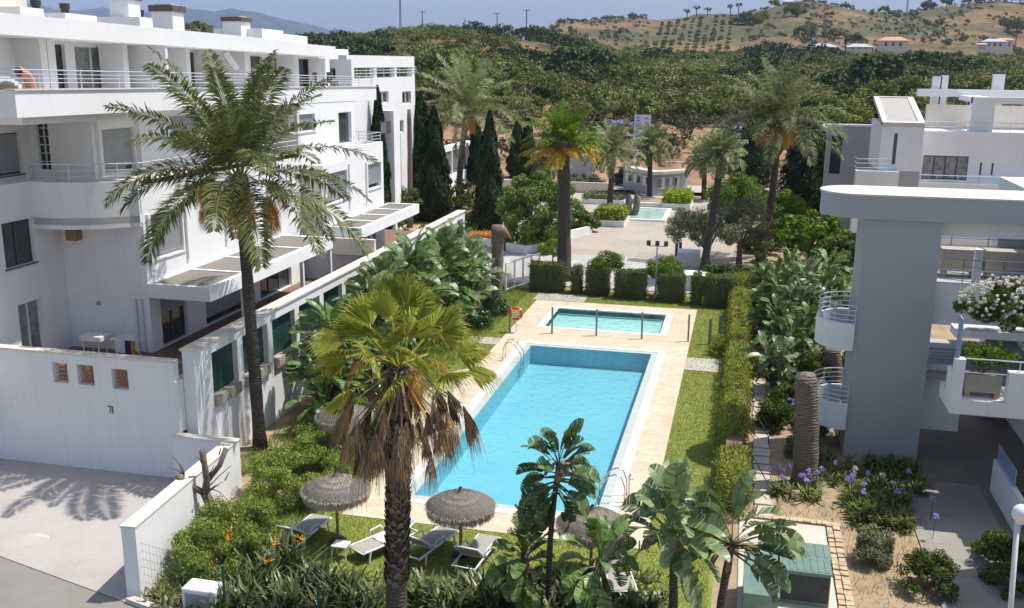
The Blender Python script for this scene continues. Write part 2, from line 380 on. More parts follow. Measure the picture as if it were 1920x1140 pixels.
def build_terrain():
    rows = [0.0, 40.0, 80.0, 100.0] ; r = 105.0
    while r < 15000: rows.append(r); r *= 1.0185
    rows = np.array(rows); cols = np.linspace(-1.25, 1.05, 420)
    Rr, A = np.meshgrid(rows, cols, indexing='ij'); X = Rr * np.sin(A); Y = Rr * np.cos(A)
    Z = terr(X, Y)
    nz = np.zeros_like(Z)
    for i in range(Z.shape[0]):
        d = rows[i]
        if d < 108: continue
        amp = min(1.0 + d / 550, 3.2) if d < 3000 else 60
        sc = 1 / 14 if d < 400 else (1 / 38 if d < 3000 else 1 / 900)
        for j in range(Z.shape[1]):
            p = Vector((X[i, j] * sc, Y[i, j] * sc, 3.1)); k = min(1, (d - 108) / 40)
            nz[i, j] = (noise.fractal(p, .9, 2.1, 4) * amp) * k
            if 125 < d < 480: nz[i, j] += 4.2 * noise.noise(Vector((X[i, j] / 55, Y[i, j] / 75, 9))) * min(1, (d - 125) / 70) * min(1, (480 - d) / 80)
    Z = Z + nz - .12
    n, m = Z.shape; V = np.stack([X, Y, Z], -1).reshape(-1, 3)
    idx = np.arange(n * m).reshape(n, m)
    # under the pools the sheet dips so that the basins sit free
    s = (V[:, 0] > -60) & (V[:, 0] < 40) & (V[:, 1] < 104) & (V[:, 1] > -30); V[s, 2] = -1.9
    Fq = np.stack([idx[:-1, :-1], idx[:-1, 1:], idx[1:, 1:], idx[1:, :-1]], -1).reshape(-1, 4)
    me = bpy.data.meshes.new('hills'); me.from_pydata(V.tolist(), [], Fq.tolist()); me.shade_smooth()
    m_, nt, p, o = newmat('hill_soil'); v = coords(nt, kind='Object')
    n1 = noise_(nt, v, .012, 6, .62); n2 = noise_(nt, v, .09, 6, .7); n3 = noise_(nt, v, .6, 4, .7)
    soil = ramp_(nt, n2, [(.32, (.13, .08, .045)), (.55, (.26, .165, .095)), (.72, (.36, .25, .145))])
    dry = ramp_(nt, n3, [(.35, (.12, .085, .05)), (.65, (.34, .23, .135))])
    a = mixc(nt, .5, soil, dry)
    g = ramp_(nt, n1, [(.42, (0, 0, 0)), (.56, (1, 1, 1))])
    gr = ramp_(nt, n3, [(.4, (.055, .06, .03)), (.6, (.15, .14, .075))])
    sx = N_(nt, 'ShaderNodeSeparateXYZ'); nt.links.new(v, sx.inputs[0])
    mb = N_(nt, 'ShaderNodeMapRange'); mb.inputs['From Min'].default_value = 165; mb.inputs['From Max'].default_value = 185; nt.links.new(sx.outputs[1], mb.inputs[0])
    gm = N_(nt, 'ShaderNodeMath', operation='MULTIPLY'); nt.links.new(g, gm.inputs[0]); nt.links.new(mb.outputs[0], gm.inputs[1])
    bank = ramp_(nt, n2, [(.34, (.20, .11, .065)), (.5, (.36, .23, .14)), (.68, (.52, .40, .25))]); a = mixc(nt, mb.outputs[0], mixc(nt, .35, bank, dry), a)
    b = mixc(nt, gm.outputs[0], a, gr)
    sx = N_(nt, 'ShaderNodeSeparateXYZ'); nt.links.new(v, sx.inputs[0])
    mr = N_(nt, 'ShaderNodeMapRange'); mr.inputs['From Min'].default_value = 2500; mr.inputs['From Max'].default_value = 4000; nt.links.new(sx.outputs[1], mr.inputs[0])
    far = ramp_(nt, n1, [(.4, (.035, .045, .03)), (.65, (.10, .10, .07))])
    nt.links.new(mixc(nt, mr.outputs[0], b, far), p.inputs['Base Color']); p.inputs['Roughness'].default_value = 1; p.inputs['Specular IOR Level'].default_value = .05
    o_ = link(me, 'hills', m_); props(o_, kind='structure')
build_terrain()
def hz(x, y): return float(terr(np.array([x]), np.array([y]))[0]) + HN(x, y, math.hypot(x, y))

# ------------------------------------------------------------------ near ground, sheets
def ground_mat(name, stops, scale, fine=30, rough=.95, bump=.3, grid=None, gcol=None, mixn=.4):
    m, nt, p, o = newmat(name); v = coords(nt)
    a = ramp_(nt, noise_(nt, v, scale, 6, .65), stops); b = ramp_(nt, noise_(nt, v, fine, 4, .7), stops)
    c = mixc(nt, mixn, a, b)
    if grid:
        br = N_(nt, 'ShaderNodeTexBrick'); br.offset = grid[2] if len(grid) > 2 else 0.0; br.inputs['Scale'].default_value = 1; br.inputs['Brick Width'].default_value = grid[0]; br.inputs['Row Height'].default_value = grid[1]
        br.inputs['Mortar Size'].default_value = .008; br.inputs['Color1'].default_value = (1, 1, 1, 1); br.inputs['Color2'].default_value = (.86, .86, .86, 1); br.inputs['Mortar'].default_value = c4(gcol)
        nt.links.new(v, br.inputs['Vector']); c = mixc(nt, 1.0, c, br.outputs['Color'], 'MULTIPLY')
    nt.links.new(c, p.inputs['Base Color']); p.inputs['Roughness'].default_value = rough; p.inputs['Specular IOR Level'].default_value = .2
    bump_(nt, p, noise_(nt, v, fine * 1.5, 4), bump, .02); return m
gm_soil = ground_mat('garden_soil', [(.3, (.20, .14, .085)), (.5, (.36, .27, .17)), (.7, (.46, .36, .24))], .9, 9)
gm_grass = ground_mat('lawn_grass', [(.28, (.15, .19, .035)), (.5, (.225, .26, .055)), (.72, (.32, .33, .10))], .7, 26, bump=.8)
gm_deck = ground_mat('deck_tiles', [(.3, (.54, .42, .30)), (.5, (.66, .545, .41)), (.7, (.72, .62, .50))], .8, 5, .7, .1, (.5, .25, .5), (.72, .70, .66), .5)
gm_coping = ground_mat('pool_coping', [(.3, (.72, .72, .68)), (.7, (.82, .82, .79))], 2, 20, .6, .1, (.33, .33), (.8, .82, .8), .4)
gm_drive = ground_mat('driveway_concrete', [(.3, (.34, .31, .285)), (.5, (.42, .39, .365)), (.7, (.49, .46, .435))], .45, 12, .9, .2)
gm_road = ground_mat('road_asphalt', [(.3, (.20, .19, .175)), (.7, (.29, .275, .25))], .5, 40, .95, .4)
gm_plaza = ground_mat('plaza_paving', [(.3, (.36, .31, .255)), (.5, (.44, .385, .325)), (.7, (.50, .45, .39))], .12, 3, .9, .1, (2.4, 2.4), (.82, .80, .78), .5)
gm_plaza2 = ground_mat('pale_paving', [(.3, (.42, .395, .37)), (.7, (.53, .505, .48))], .2, 3, .9, .1, (1.2, 1.2), (.85, .85, .85), .5)
gm_walk = ground_mat('walkway_concrete', [(.3, (.27, .25, .22)), (.7, (.37, .34, .30))], .6, 20, .9, .2, (3.0, 1.9), (.5, .5, .5), .4)
gm_court = ground_mat('court_paving', [(.3, (.20, .17, .145)), (.7, (.30, .26, .22))], .8, 10, .85, .2, (.24, .12, .5), (.6, .6, .6), .5)
gm_pad = ground_mat('pad_concrete', [(.3, (.50, .455, .39)), (.7, (.62, .575, .50))], .7, 14, .9, .2)
gm_road2 = ground_mat('pale_path', [(.3, (.46, .43, .39)), (.7, (.56, .53, .49))], .5, 20, .9, .2, (.9, .9), (.8, .8, .8), .4)
def ground(name, polys, z, mat):
    m = MB()
    for q in polys:
        if len(q) == 4 and not isinstance(q[0], tuple): m.rect(*q, z)
        else: m.sheet(q, z)
    o = m.build(name, mat, fix=False); return props(o, kind='structure')
PX0, PX1, PY0, PY1 = -9.67, -3.80, 27.95, 45.75       # big pool water edge
KX0, KX1, KY0, KY1 = -9.75, -3.72, 49.45, 53.55       # paddling pool
DX0, DX1, DY0, DY1 = -11.35, -2.13, 26.05, 55.15
# soil sheet with an opening over the deck area
ground('ground', [(-60, DX0, -30, 104), (DX1, 40, -30, 104), (DX0, DX1, -30, DY0), (DX0, DX1, DY1, 104)], -.035, gm_soil)
ground('lawn', [(-12.9, DX0, 21.6, 38.5), (-14.2, DX0, 38.5, 58), (DX0, DX1, 19.5, DY0), (DX1, -.15, 19.0, 60.5), (DX0, DX1, DY1, 58.3)], -.015, gm_grass)
# deck with holes for both pools and their copings
cw = .62; gut = .3
def ring(x0, x1, y0, y1, w): return [(x0 - w, x1 + w, y0 - w, y0), (x0 - w, x1 + w, y1, y1 + w), (x0 - w, x0, y0, y1), (x1, x1 + w, y0, y1)]
C1 = (PX0 - cw, PX1 + cw, PY0 - cw, PY1 + cw); C2 = (KX0 - .35, KX1 + .35, KY0 - .35, KY1 + .35)
ground('pool_deck', [(DX0, DX1, DY0, C1[2]), (DX0, C1[0], C1[2], C1[3]), (C1[1], DX1, C1[2], C1[3]), (DX0, DX1, C1[3], C2[2]), (DX0, C2[0], C2[2], C2[3]), (C2[1], DX1, C2[2], C2[3]), (DX0, DX1, C2[3], DY1)], 0, gm_deck)
m = MB()
for q in ring(*[PX0 - gut, PX1 + gut, PY0 - gut, PY1 + gut], cw - gut) + ring(KX0, KX1, KY0, KY1, .35): m.box(q[0], q[1], q[2], q[3], -.3, .012)
props(m.build('pool_coping', gm_coping), kind='structure')
m = MB()
for q in ring(PX0, PX1, PY0, PY1, gut): m.box(q[0] + .002, q[1] - .002, q[2] + .002, q[3] - .002, -.3, -.012)
gutm = stripes('gutter_grating', (.58, .63, .58), (.42, .47, .43), 1, 12, .5, .7, .3)
props(m.build('pool_gutter', gutm), kind='structure')
# basins
def basin(name, x0, x1, y0, y1, dep, col, dark):
    m = MB(); w = .25
    m.box(x0 - w, x1 + w, y0 - w, y1 + w, -dep - .2, -dep)
    m.box(x0 - w, x0, y0 - w, y1 + w, -dep, -.05); m.box(x1, x1 + w, y0 - w, y1 + w, -dep, -.05)
    m.box(x0, x1, y0 - w, y0, -dep, -.05); m.box(x0, x1, y1, y1 + w, -dep, -.05)
    mt, nt, p, o = newmat(name + '_tiles'); v = coords(nt)
    br = N_(nt, 'ShaderNodeTexBrick'); br.offset = 0; br.inputs['Scale'].default_value = 1; br.inputs['Brick Width'].default_value = .06; br.inputs['Row Height'].default_value = .06; br.inputs['Mortar Size'].default_value = .004
    nt.links.new(v, br.inputs['Vector']); br.inputs['Color1'].default_value = c4(col); br.inputs['Color2'].default_value = c4(tuple(c * .9 for c in col)); br.inputs['Mortar'].default_value = c4(tuple(min(1, c * 1.15 + .05) for c in col))
    vo = N_(nt, 'ShaderNodeTexVoronoi', feature='SMOOTH_F1'); vo.inputs['Scale'].default_value = .55; nt.links.new(coords(nt, (1, 1.0, 1)), vo.inputs['Vector'])
    n = noise_(nt, v, .35, 4); nt.links.new(mixc(nt, ramp_(nt, n, [(.4, (0, 0, 0)), (.75, (.35, .35, .35))]), br.outputs['Color'], dark), p.inputs['Base Color'])
    p.inputs['Roughness'].default_value = .5
    return props(m.build(name, mt), kind='structure')
basin('pool_basin', PX0, PX1, PY0, PY1, .92, (.22, .50, .57), (.13, .40, .52))
basin('paddling_pool_basin', KX0, KX1, KY0, KY1, .40, (.42, .68, .66), (.30, .58, .58))
def water(name, x0, x1, y0, y1, z, tint, sc=3.0, st=.8):
    m = MB(); nx, ny = int((x1 - x0) / .3), int((y1 - y0) / .3)
    vs = [(x0 + (x1 - x0) * i / nx, y0 + (y1 - y0) * j / ny, z) for j in range(ny + 1) for i in range(nx + 1)]
    m.add(vs, [(j * (nx + 1) + i, j * (nx + 1) + i + 1, (j + 1) * (nx + 1) + i + 1, (j + 1) * (nx + 1) + i) for j in range(ny) for i in range(nx)])
    mt = bpy.data.materials.new(name); mt.use_nodes = True; nt = mt.node_tree; nt.nodes.clear(); o = N_(nt, 'ShaderNodeOutputMaterial')
    t = N_(nt, 'ShaderNodeBsdfTransparent'); t.inputs[0].default_value = c4(tint); g = N_(nt, 'ShaderNodeBsdfGlossy'); g.inputs['Roughness'].default_value = .03
    fr = N_(nt, 'ShaderNodeFresnel'); fr.inputs[0].default_value = 1.33; b = N_(nt, 'ShaderNodeBump'); b.inputs['Strength'].default_value = st; b.inputs['Distance'].default_value = .1
    n = noise_(nt, coords(nt, (1, .7, 1)), sc, 3, .5); nt.links.new(n, b.inputs['Height']); nt.links.new(b.outputs[0], g.inputs['Normal']); nt.links.new(b.outputs[0], fr.inputs['Normal'])
    mx = N_(nt, 'ShaderNodeMixShader'); nt.links.new(fr.outputs[0], mx.inputs[0]); nt.links.new(t.outputs[0], mx.inputs[1]); nt.links.new(g.outputs[0], mx.inputs[2]); nt.links.new(mx.outputs[0], o.inputs[0])
    return props(m.build(name, mt, fix=False), kind='structure')
water('pool_water', PX0, PX1, PY0, PY1, -.04, (.80, .95, .98))
water('paddling_pool_water', KX0, KX1, KY0, KY1, -.035, (.9, .98, .98))
# driveway, road, kerb
dl = [(-60, 27.2), (-60, 32.5), (-19.51, 21.25), (-14.75, 19.95), (-15.4, 27.2)]
ground('driveway', [[(-41.6, 27.2), (-14.6, 19.93), (-15.3, 27.4), (-41.6, 27.4)]], 0.006, gm_drive)
ground('road', [[(-60, 5), (-8, 5), (-8, 18.3), (-14.6, 20.3), (-60, 32.6)]], -.014, gm_road)
m = MB(); m.prism([(-14.7, 19.95), (-8, 18.1), (-7.95, 18.28), (-14.55, 20.12)], -.1, .12)
props(m.build('kerb', gm_pad), kind='structure')
# manhole in the driveway
c = G(62, 1013); m = MB(); m.lathe([(.02, .012), (.40, .012), (.42, .008)], (c[0], c[1], 0), 32); mo = m.build('manhole_cover', gm_road2)
props(mo, 'round pale manhole cover set in the sunlit concrete driveway', 'manhole cover')
# plaza, paths
ground('plaza', [[(-24, 62), (-1, 62), (1, 104), (-24, 104)]], .0, gm_plaza)
ground('promenade', [(-22, .9, 59.2, 69.5)], .006, gm_plaza2)
ground('garden_path', [(-11.6, -8.6, 55.2, 57.0), (-2.12, -.6, 43.6, 45.6), (-12.9, -11.36, 45.4, 46.6)], .006, gm_road2)
ground('side_deck', [[(-11.36, 42.5), (-11.36, 30), (-12.6, 30), (-12.8, 36), (-12.2, 40.5)]], -.002, gm_deck)
ground('walkway', [(5.62, 8.15, 15, 33.2)], .006, gm_walk)
ground('courtyard', [(6.5, 16, 33.2, 46), (8.15, 16, 26, 33.2)], .003, gm_court)
ground('cabinet_pad', [(.5, 3.0, 15, 28.8)], .012, gm_pad)
ground('shrub_bed', [(.95, 5.6, 28.9, 34.5)], -.02, gm_soil)
ground('rear_road', [[(-60, 106), (60, 106), (60, 112), (-60, 112)]], .25, gm_plaza2)
# ------------------------------------------------------------------ left apartment building
def wz(Y, z): return z - .018 * (Y - 32) * min(max((z - 5.6) / 6.8, 0), 1.15)
def uwz(Y, z):
    a = z
    for _ in range(6): a += z - wz(Y, a)
    return a
def WP(x, y, z): return (x, y, wz(y, z))
def fx(X, px, py): Y, z = onX(px, py, X); return Y, uwz(Y, z)
APT = thing('apartment_building', 'long white terraced apartment building with set back balconies and roof chimneys left of the pool', 'building', (-24, 40, 0))
def part(mb, name, mat, par=None, bevel=0, **k): return mb.warp(WP).build(name, mat, par or APT, bevel=bevel, **k)
def rx(X, p0, p1):           # pixel rectangle -> (ya,yb,za,zb) on the plane x=X
    y0, z0 = fx(X, *p0); y1, z1 = fx(X, *p1); return (min(y0, y1), max(y0, y1), min(z0, z1), max(z0, z1))
def window_x(X, h, n=2, shut=0.0, glass='glass', parent=None, face=1, rec=.14, sill=True, name='window'):
    """framed window in the plane x=X, looking towards +x (face=1); h=(ya,yb,za,zb)"""
    ya, yb, za, zb = h; x1 = X - face * rec; x0 = x1 - face * .05; t = .05
    m = MB(); m.box(x0, x1, ya, ya + t, za, zb); m.box(x0, x1, yb - t, yb, za, zb); m.box(x0, x1, ya + t, yb - t, za, za + t); m.box(x0, x1, ya + t, yb - t, zb - t, zb)
    for i in range(1, n):
        y = ya + (yb - ya) * i / n; m.box(x0 + .004 * face, x1 + .01 * face, y - .035, y + .035, za + t, zb - t)
    if sill: m.box(X - face * .13, X + face * .05, ya - .06, yb + .06, za - .05, za - .004)
    w = part(m, name, M['alu'] if glass != 'dark' else M['frame'], parent)
    g = MB().box(x0 + .012 * face, x0 + .024 * face, ya + t, yb - t, za + t, zb - t)
    part(g, 'pane', M['curtain'] if glass == 'curtain' else M['glass'], w)
    if shut: part(MB().box(x1 + .012 * face, x1 + .03 * face, ya + t, yb - t, zb - t - (zb - za - 2 * t) * shut, zb - t), 'shutter', M['shut2'], w)
    return w
def railing(pts, z, h=.95, bars=3, post=1.4, mat='rail', name='railing', par=None, wr=True, r=.022, thingp=None):
    m = MB(); L = 0
    P3 = [Vector((p[0], p[1], 0)) for p in pts]
    for b in range(bars):
        zz = z + h - b * (h - .18) / max(1, bars - 1) if bars > 1 else z + h
        m.tube([(p.x, p.y, zz) for p in P3], r if b == 0 else r * .65, 6)
    acc = post
    for a, b in zip(P3[:-1], P3[1:]):
        L = (b - a).length; s_ = 0.0
        while acc + (L - s_) >= post:
            s_ += post - acc; acc = 0.0; q = a.lerp(b, s_ / L if L else 0); m.box(q.x - .015, q.x + .015, q.y - .015, q.y + .015, z, z + h - .01)
        acc += L - s_
    q = P3[-1]; m.box(q.x - .015, q.x + .015, q.y - .015, q.y + .015, z, z + h - .01)
    return (part(m, name, M[mat], par) if wr else m.build(name, M[mat], par))
YE = 31.45
# --- lower storeys, block one (facade x=-21) and block two (x=-20)
w1 = rx(-21, (282, 403), (346, 469))
w2 = rx(-21, (425, 372), (480, 421)); d1 = rx(-21, (491, 372), (511, 455))
g1 = (fx(-21, 300, 560)[0], 33.9, 2.9, 5.0); g2 = (35.3, 39.2, 2.9, 4.9); g3 = (40.0, 43.2, 2.9, 4.9)
m = MB(); m.holed('x', -21, -.25, YE, 44.6, 2.6, 9.25, [w1, w2, d1, g1, g2, g3])
part(m, 'facade_wall', M['whiteclean'])
window_x(-21, w1, 1, .98); window_x(-21, w2, 2, .7, 'curtain'); window_x(-21, d1, 1, .3, sill=False, name='balcony_door')
window_x(-21, g1, 2, .42, 'dark', sill=False, name='terrace_door'); window_x(-21, g2, 3, .9, 'dark', sill=False, name='terrace_door'); window_x(-21, g3, 3, 0, 'dark', sill=False, name='terrace_door')
def fin(x0, x1, y0, y1, z0, z1): part(MB().box(x0, x1, y0, y1, z0, z1), 'window_fin', M['whiteclean'])
fin(-20.998, -20.90, w1[0] - .3, w1[0] - .16, w1[2] - .35, w1[3] + .05); fin(-20.998, -20.90, w1[1] + .14, w1[1] + .28, w1[2] - .35, w1[3] + .3); fin(-20.998, -20.9, w2[0] - .3, w2[0] - .16, w2[2] - .3, w2[3])
# shaded end wall towards the camera, concave wing
m = MB(); m.holed('y', YE, .25, -24.4, -21.25, 2.6, 9.25, []); m.box(-36, -21.25, YE + .25, 44.6, 2.6, 2.85)
part(m, 'end_wall', M['white'])
wl1 = rx(-24.4, (2, 420), (68, 490)); wd = rx(-24.4, (33, 573), (92, 700)); wd = (wd[0], wd[1], 2.95, wd[3])
m = MB(); m.holed('x', -24.4, -.25, 22.5, YE, 2.6, 9.25, [wl1, wd]); part(m, 'wing_wall', M['white'])
window_x(-24.4, wl1, 2, 0, 'dark'); window_x(-24.4, wd, 2, 0, 'curtain', sill=False, name='terrace_door')
# storey three of the wing and block one, set back to x=-22.8
wu = rx(-25.4, (-20, 252), (44, 325))
m = MB(); m.box(-36, -24.66, 22.5, YE + .3, 9.0, 9.248); m.box(-25.64, -25.41, YE + .002, YE + .3, 9.25, 11.64); part(m, 'wing_floor_light_block', M['whiteclean'])  # floor slab and corner strip added to stop sunlight leaking into the wing
m = MB(); m.holed('x', -25.4, -.25, 22.5, YE, 9.25, 11.75, [wu]); part(m, 'upper_wing_wall', M['whiteclean'])
window_x(-25.4, wu, 1, .98, 'dark')
slot = (onY(68, 250, YE + .05)[0], onY(90, 250, YE + .05)[0], 9.5, 11.3)
m = MB(); m.holed('y', YE + .05, .25, -25.4, -22.8, 9.25, 11.75, [slot]); part(m, 'loggia_wall', M['whiteclean'])
g = MB().box(slot[0], slot[1], YE + .2, YE + .22, slot[2], slot[3]); part(g, 'glass_brick_strip', M['glass'])
m = MB()
for i in range(7): z = slot[2] + (slot[3] - slot[2]) * i / 6; m.box(slot[0] + .002, slot[1] - .002, YE + .15, YE + .19, z - .015, z + .015)
m.box((slot[0] + slot[1]) / 2 - .02, (slot[0] + slot[1]) / 2 + .02, YE + .14, YE + .186, slot[2], slot[3]); part(m, 'glass_brick_grid', M['alu'])
wu2 = rx(-22.8, (190, 243), (257, 330)); wu2 = (wu2[0], wu2[1], 9.35, wu2[3]); wu3 = (36.6, 38.6, 9.9, 11.3); wu4 = (40.5, 43, 9.9, 11.3)
m = MB(); m.holed('x', -22.8, -.25, YE + .3, 44.6, 9.25, 11.75, [wu2, wu3, wu4]); part(m, 'upper_facade_wall', M['whiteclean'])
window_x(-22.8, wu2, 1, .9, sill=False, name='balcony_door'); window_x(-22.8, wu3, 2, .5); window_x(-22.8, wu4, 2, .5)
fin(-22.798, -22.66, wu2[0] - .35, wu2[0] - .2, 9.3, wu2[3] + .3); fin(-22.798, -22.6, wu2[1] + .1, wu2[1] + .25, 9.3, wu2[3] + .45)
# curved balcony over the terrace
def curve_pts(n=18):
    out = [(-21.0, 44.6), (-21.0, 31.3)]
    for i in range(1, n + 1):
        t = i / n; out.append((-21.0 - 3.5 * t, 31.3 - 1.35 * math.sin(pi * (.12 + .88 * t) * .62) * (1 if t > 0 else 0) + .45 * (1 - t) ** 3))
    return out
cp = curve_pts(); inner = [(-24.7, YE + .02), (-21.3, YE + .02)]
m = MB(); m.prism([p for p in cp[1:]] + [(-24.75, YE - .02)] + [(-21.0, YE - .02)], 7.75, 8.0); part(m, 'balcony_slab', M['whiteclean'])
m = MB()
for a, b in zip(cp[1:-1], cp[2:]):
    d = Vector((b[0] - a[0], b[1] - a[1])).normalized(); nn = (-d.y * .16, d.x * .16)
    if nn[1] < 0: nn = (-nn[0], -nn[1])
    m.prism([a, b, (b[0] + nn[0], b[1] + nn[1]), (a[0] + nn[0], a[1] + nn[1])], 7.6, 9.25)
part(m, 'balcony_parapet', M['white'])
m = MB(); m.box(-22.8, -21.0, 31.5, 44.6, 9.06, 9.24); part(m, 'balcony_floor', M['cream'])
railing([(p[0] + .0, p[1] + .08) for p in cp[::-1][:-1]] + [(-21.08, 44.6)], 9.25, .62, 3, 1.6, 'rail', 'balcony_railing')
m = MB(); m.box(-24.0, -23.55, YE - .34, YE - .003, 7.0, 7.58); part(m, 'vent_box', M['wood'])
# --- top terrace slab / parapet
ps = fx(-21, 27, 170); y0 = ps[0]
m = MB(); m.box(-21.3, -21.0, y0, 55.2, 11.65, 12.42); m.box(-36, -21.3, y0, y0 + .3, 11.65, 12.42); m.box(-36, -21.3, y0 + .3, 55.2, 11.65, 11.9); m.box(-27, -21.3, 54.9, 55.2, 11.9, 12.42)
part(m, 'terrace_parapet', M['whiteclean'])
m = MB(); m.box(-25.2, -21.25, y0 + .5, YE - .1, 11.42, 11.64); part(m, 'soffit_beam', M['white'])
m = MB(); m.box(-21.36, -20.95, y0 - .04, 55.25, 12.425, 12.47); part(m, 'parapet_coping', M['cream'])
railing([(-30, y0 + .15), (-21.14, y0 + .15), (-21.14, 55.1), (-25, 55.1)], 12.47, .55, 4, 2.0, 'rail', 'terrace_railing')
# --- top storey, set back
XF = -23.2
def tc(px, py=120, X=None): return fx(X or XF, px, py)[0]
XB = XF - .9
doors = [(tc(a_, X=XB), tc(b_, X=XB), 11.95, 13.95) for a_, b_ in ((103, 124), (142, 210), (230, 243), (500, 536), (352, 398), (470, 492), (560, 600))]
m = MB(); m.holed('x', XF - .9, -.2, y0 + 1, 54, 11.9, 14.05, doors)
part(m, 'top_storey_wall', M['white'])
for i, d in enumerate(doors): window_x(XF - .9, d, 2 if i in (1, 3, 4) else 1, 0, 'curtain' if i in (1, 3) else 'dark', sill=False, name='terrace_door')
for px0, px1 in ((72, 84), (86, 100), (226, 236), (345, 351), (398, 404), (455, 463), (548, 556), (606, 614), (655, 660)):
    ya, yb = tc(px0), tc(px1); part(MB().box(XF - .9, XF + .12, ya, max(yb, ya + .3), 11.9, 14.04), 'dividing_wall', M['white'])
m = MB(); m.box(-25.3, -22.05, tc(262), tc(262) + .15, 11.9, 14.04); part(m, 'terrace_side_wall', M['white'])
m = MB(); m.box(-36, -22.0, y0 + .4, 47.0, 14.05, 14.68); m.box(-36, -22.2, 47.0, 52.3, 14.05, 14.62); m.box(-36, -23.2, 52.3, 55, 14.0, 14.5)
part(m, 'roof_parapet', M['whiteclean'])
m = MB(); m.box(-35.5, -22.5, y0 + .9, 46.5, 14.685, 14.72); part(m, 'roof', M['roofgrav'])
for px, w, l, h, d in ((208, .85, .8, 1.25, .2), (285, 1.0, .9, 1.0, .26), (418, .95, .95, .95, .2)):
    Y, z = fx(-24.2 - w, px, 45); c_ = MB().box(-24.2 - w, -24.2, Y, Y + l, 14.6, 14.6 + h)
    ch = part(c_, 'chimney', M['whiteclean']); part(MB().box(-24.28 - w, -24.12, Y - .08, Y + l + .08, 14.6 + h + .004, 14.6 + h + d), 'chimney_cap', M['chimcap'], ch)
    part(MB().box(-24.1 - w, -24.3, Y + .1, Y + l - .1, 14.61 + h + d, 14.66 + h + d), 'chimney_lid', M['cream'], ch)
for px, h in ((68, .5), (122, .5), (262, .6)):
    Y, z = fx(-24.6, px, 45); part(MB().lathe([(.14, 14.65), (.14, 14.95 + h - .2), (.18, 14.95 + h - .19), (.18, 14.95 + h)], (-24.7, Y + .2, 0), 12), 'roof_vent', M['black'])
Y, z = fx(-24.4, 0, 20); part(MB().box(-30, -24.4, y0 + .6, fx(-24.4, 52, 20)[0], 14.69, 16.6), 'lift_tower', M['cream'])
for a, b, h in ((40, 84, .25), (123, 182, .2), (262, 286, .35), (490, 530, .45), (530, 575, .3)):
    part(MB().box(-26, -23.4, fx(-23.4, a, 40)[0], fx(-23.4, b, 40)[0] , 14.725, 14.8 + h), 'roof_block', M['whiteclean'])
# sloping stair stringers seen on both upper levels
for px, py, qx, qy, X in ((427, 95, 449, 127, -22.9), (512, 232, 527, 256, -22.3)):
    a = fx(X, px, py); b = fx(X, qx, qy); dz = .12
    m = MB(); m.add([(X, a[0], a[1]), (X, b[0], b[1]), (X, b[0] - .1, b[1] - dz), (X, a[0] - .1, a[1] - dz), (X - .2, a[0], a[1]), (X - .2, b[0], b[1]), (X - .2, b[0] - .1, b[1] - dz), (X - .2, a[0] - .1, a[1] - dz)],
          [(0, 1, 2, 3), (7, 6, 5, 4), (0, 4, 5, 1), (1, 5, 6, 2), (2, 6, 7, 3), (3, 7, 4, 0)]); part(m, 'stair_string', M['whiteclean'])
# --- block two
b1 = rx(-20, (612, 327), (652, 372)); b1b = rx(-20, (690, 309), (715, 349))
m = MB(); m.holed('x', -20, -.25, 45.1, 53.4, 2.6, 8.45, [b1, b1b, (46.3, 49, 2.9, 4.9), (50, 52, 2.9, 4.9)]); m.box(-24, -20.25, 53.1, 53.4, 2.6, 8.45)
part(m, 'facade_wall', M['whiteclean'])
window_x(-20, b1, 2, .95); window_x(-20, b1b, 1, .85); window_x(-20, (46.3, 49, 2.9, 4.9), 3, 0, 'dark', sill=False, name='terrace_door'); window_x(-20, (50, 52, 2.9, 4.9), 2, 0, 'dark', sill=False, name='terrace_door')
fin(-19.998, -19.9, b1[0] - .35, b1[0] - .2, b1[2] - .5, b1[3] + .3); fin(-19.998, -19.9, b1[1] + .15, b1[1] + .3, b1[2] - .4, b1[3] + .3); fin(-19.998, -19.9, b1b[0] - .4, b1b[0] - .28, b1b[2] - .6, b1b[3] + .2)
b2 = rx(-21, (548, 216), (592, 245)); b3 = rx(-21, (635, 211), (660, 250)); b3 = (b3[0], b3[1], 9.3, b3[3])
m = MB(); m.holed('x', -21.02, -.25, 44.85, 51.9, 8.45, 11.72, [b2, b3]); m.box(-24, -21.27, 51.6, 51.9, 8.45, 11.72); part(m, 'upper_facade_wall', M['whiteclean'])
window_x(-21.02, b2, 2, .5); window_x(-21.02, b3, 1, 0, sill=False, name='balcony_door')
m = MB(); m.box(-21.0, -19.998, 45.1, 53.4, 8.452, 8.6); m.box(-20.2, -20.0, 48.3, 53.398, 8.6, 9.25); m.box(-21.02, -20.2, 53.2, 53.398, 8.6, 9.25); part(m, 'balcony_parapet', M['whiteclean'])
railing([(-20.1, 49.4), (-20.1, 53.3), (-22, 53.3)], 9.25, .55, 3, 1.3, 'rail', 'balcony_railing')
# fin wall between the blocks
m = MB(); m.box(-24.5, -20.0, 44.85, 45.08, 4.4, 8.45); m.box(-24.5, -21.02, 44.62, 44.84, 8.45, 11.64); m.box(-20.0, -17.35, 44.85, 45.08, 4.25, 5.0); part(m, 'party_wall', M['cream'])
m = MB(); m.box(-24.5, -17.42, 44.9, 45.06, 2.88, 4.2); part(m, 'terrace_divider', M['grey'])  # white wall; its deep shade is put into the grey colour
m = MB(); m.box(-24.5, -17.35, 44.8, 45.1, 4.204, 4.26); part(m, 'divider_coping', M['cream'])
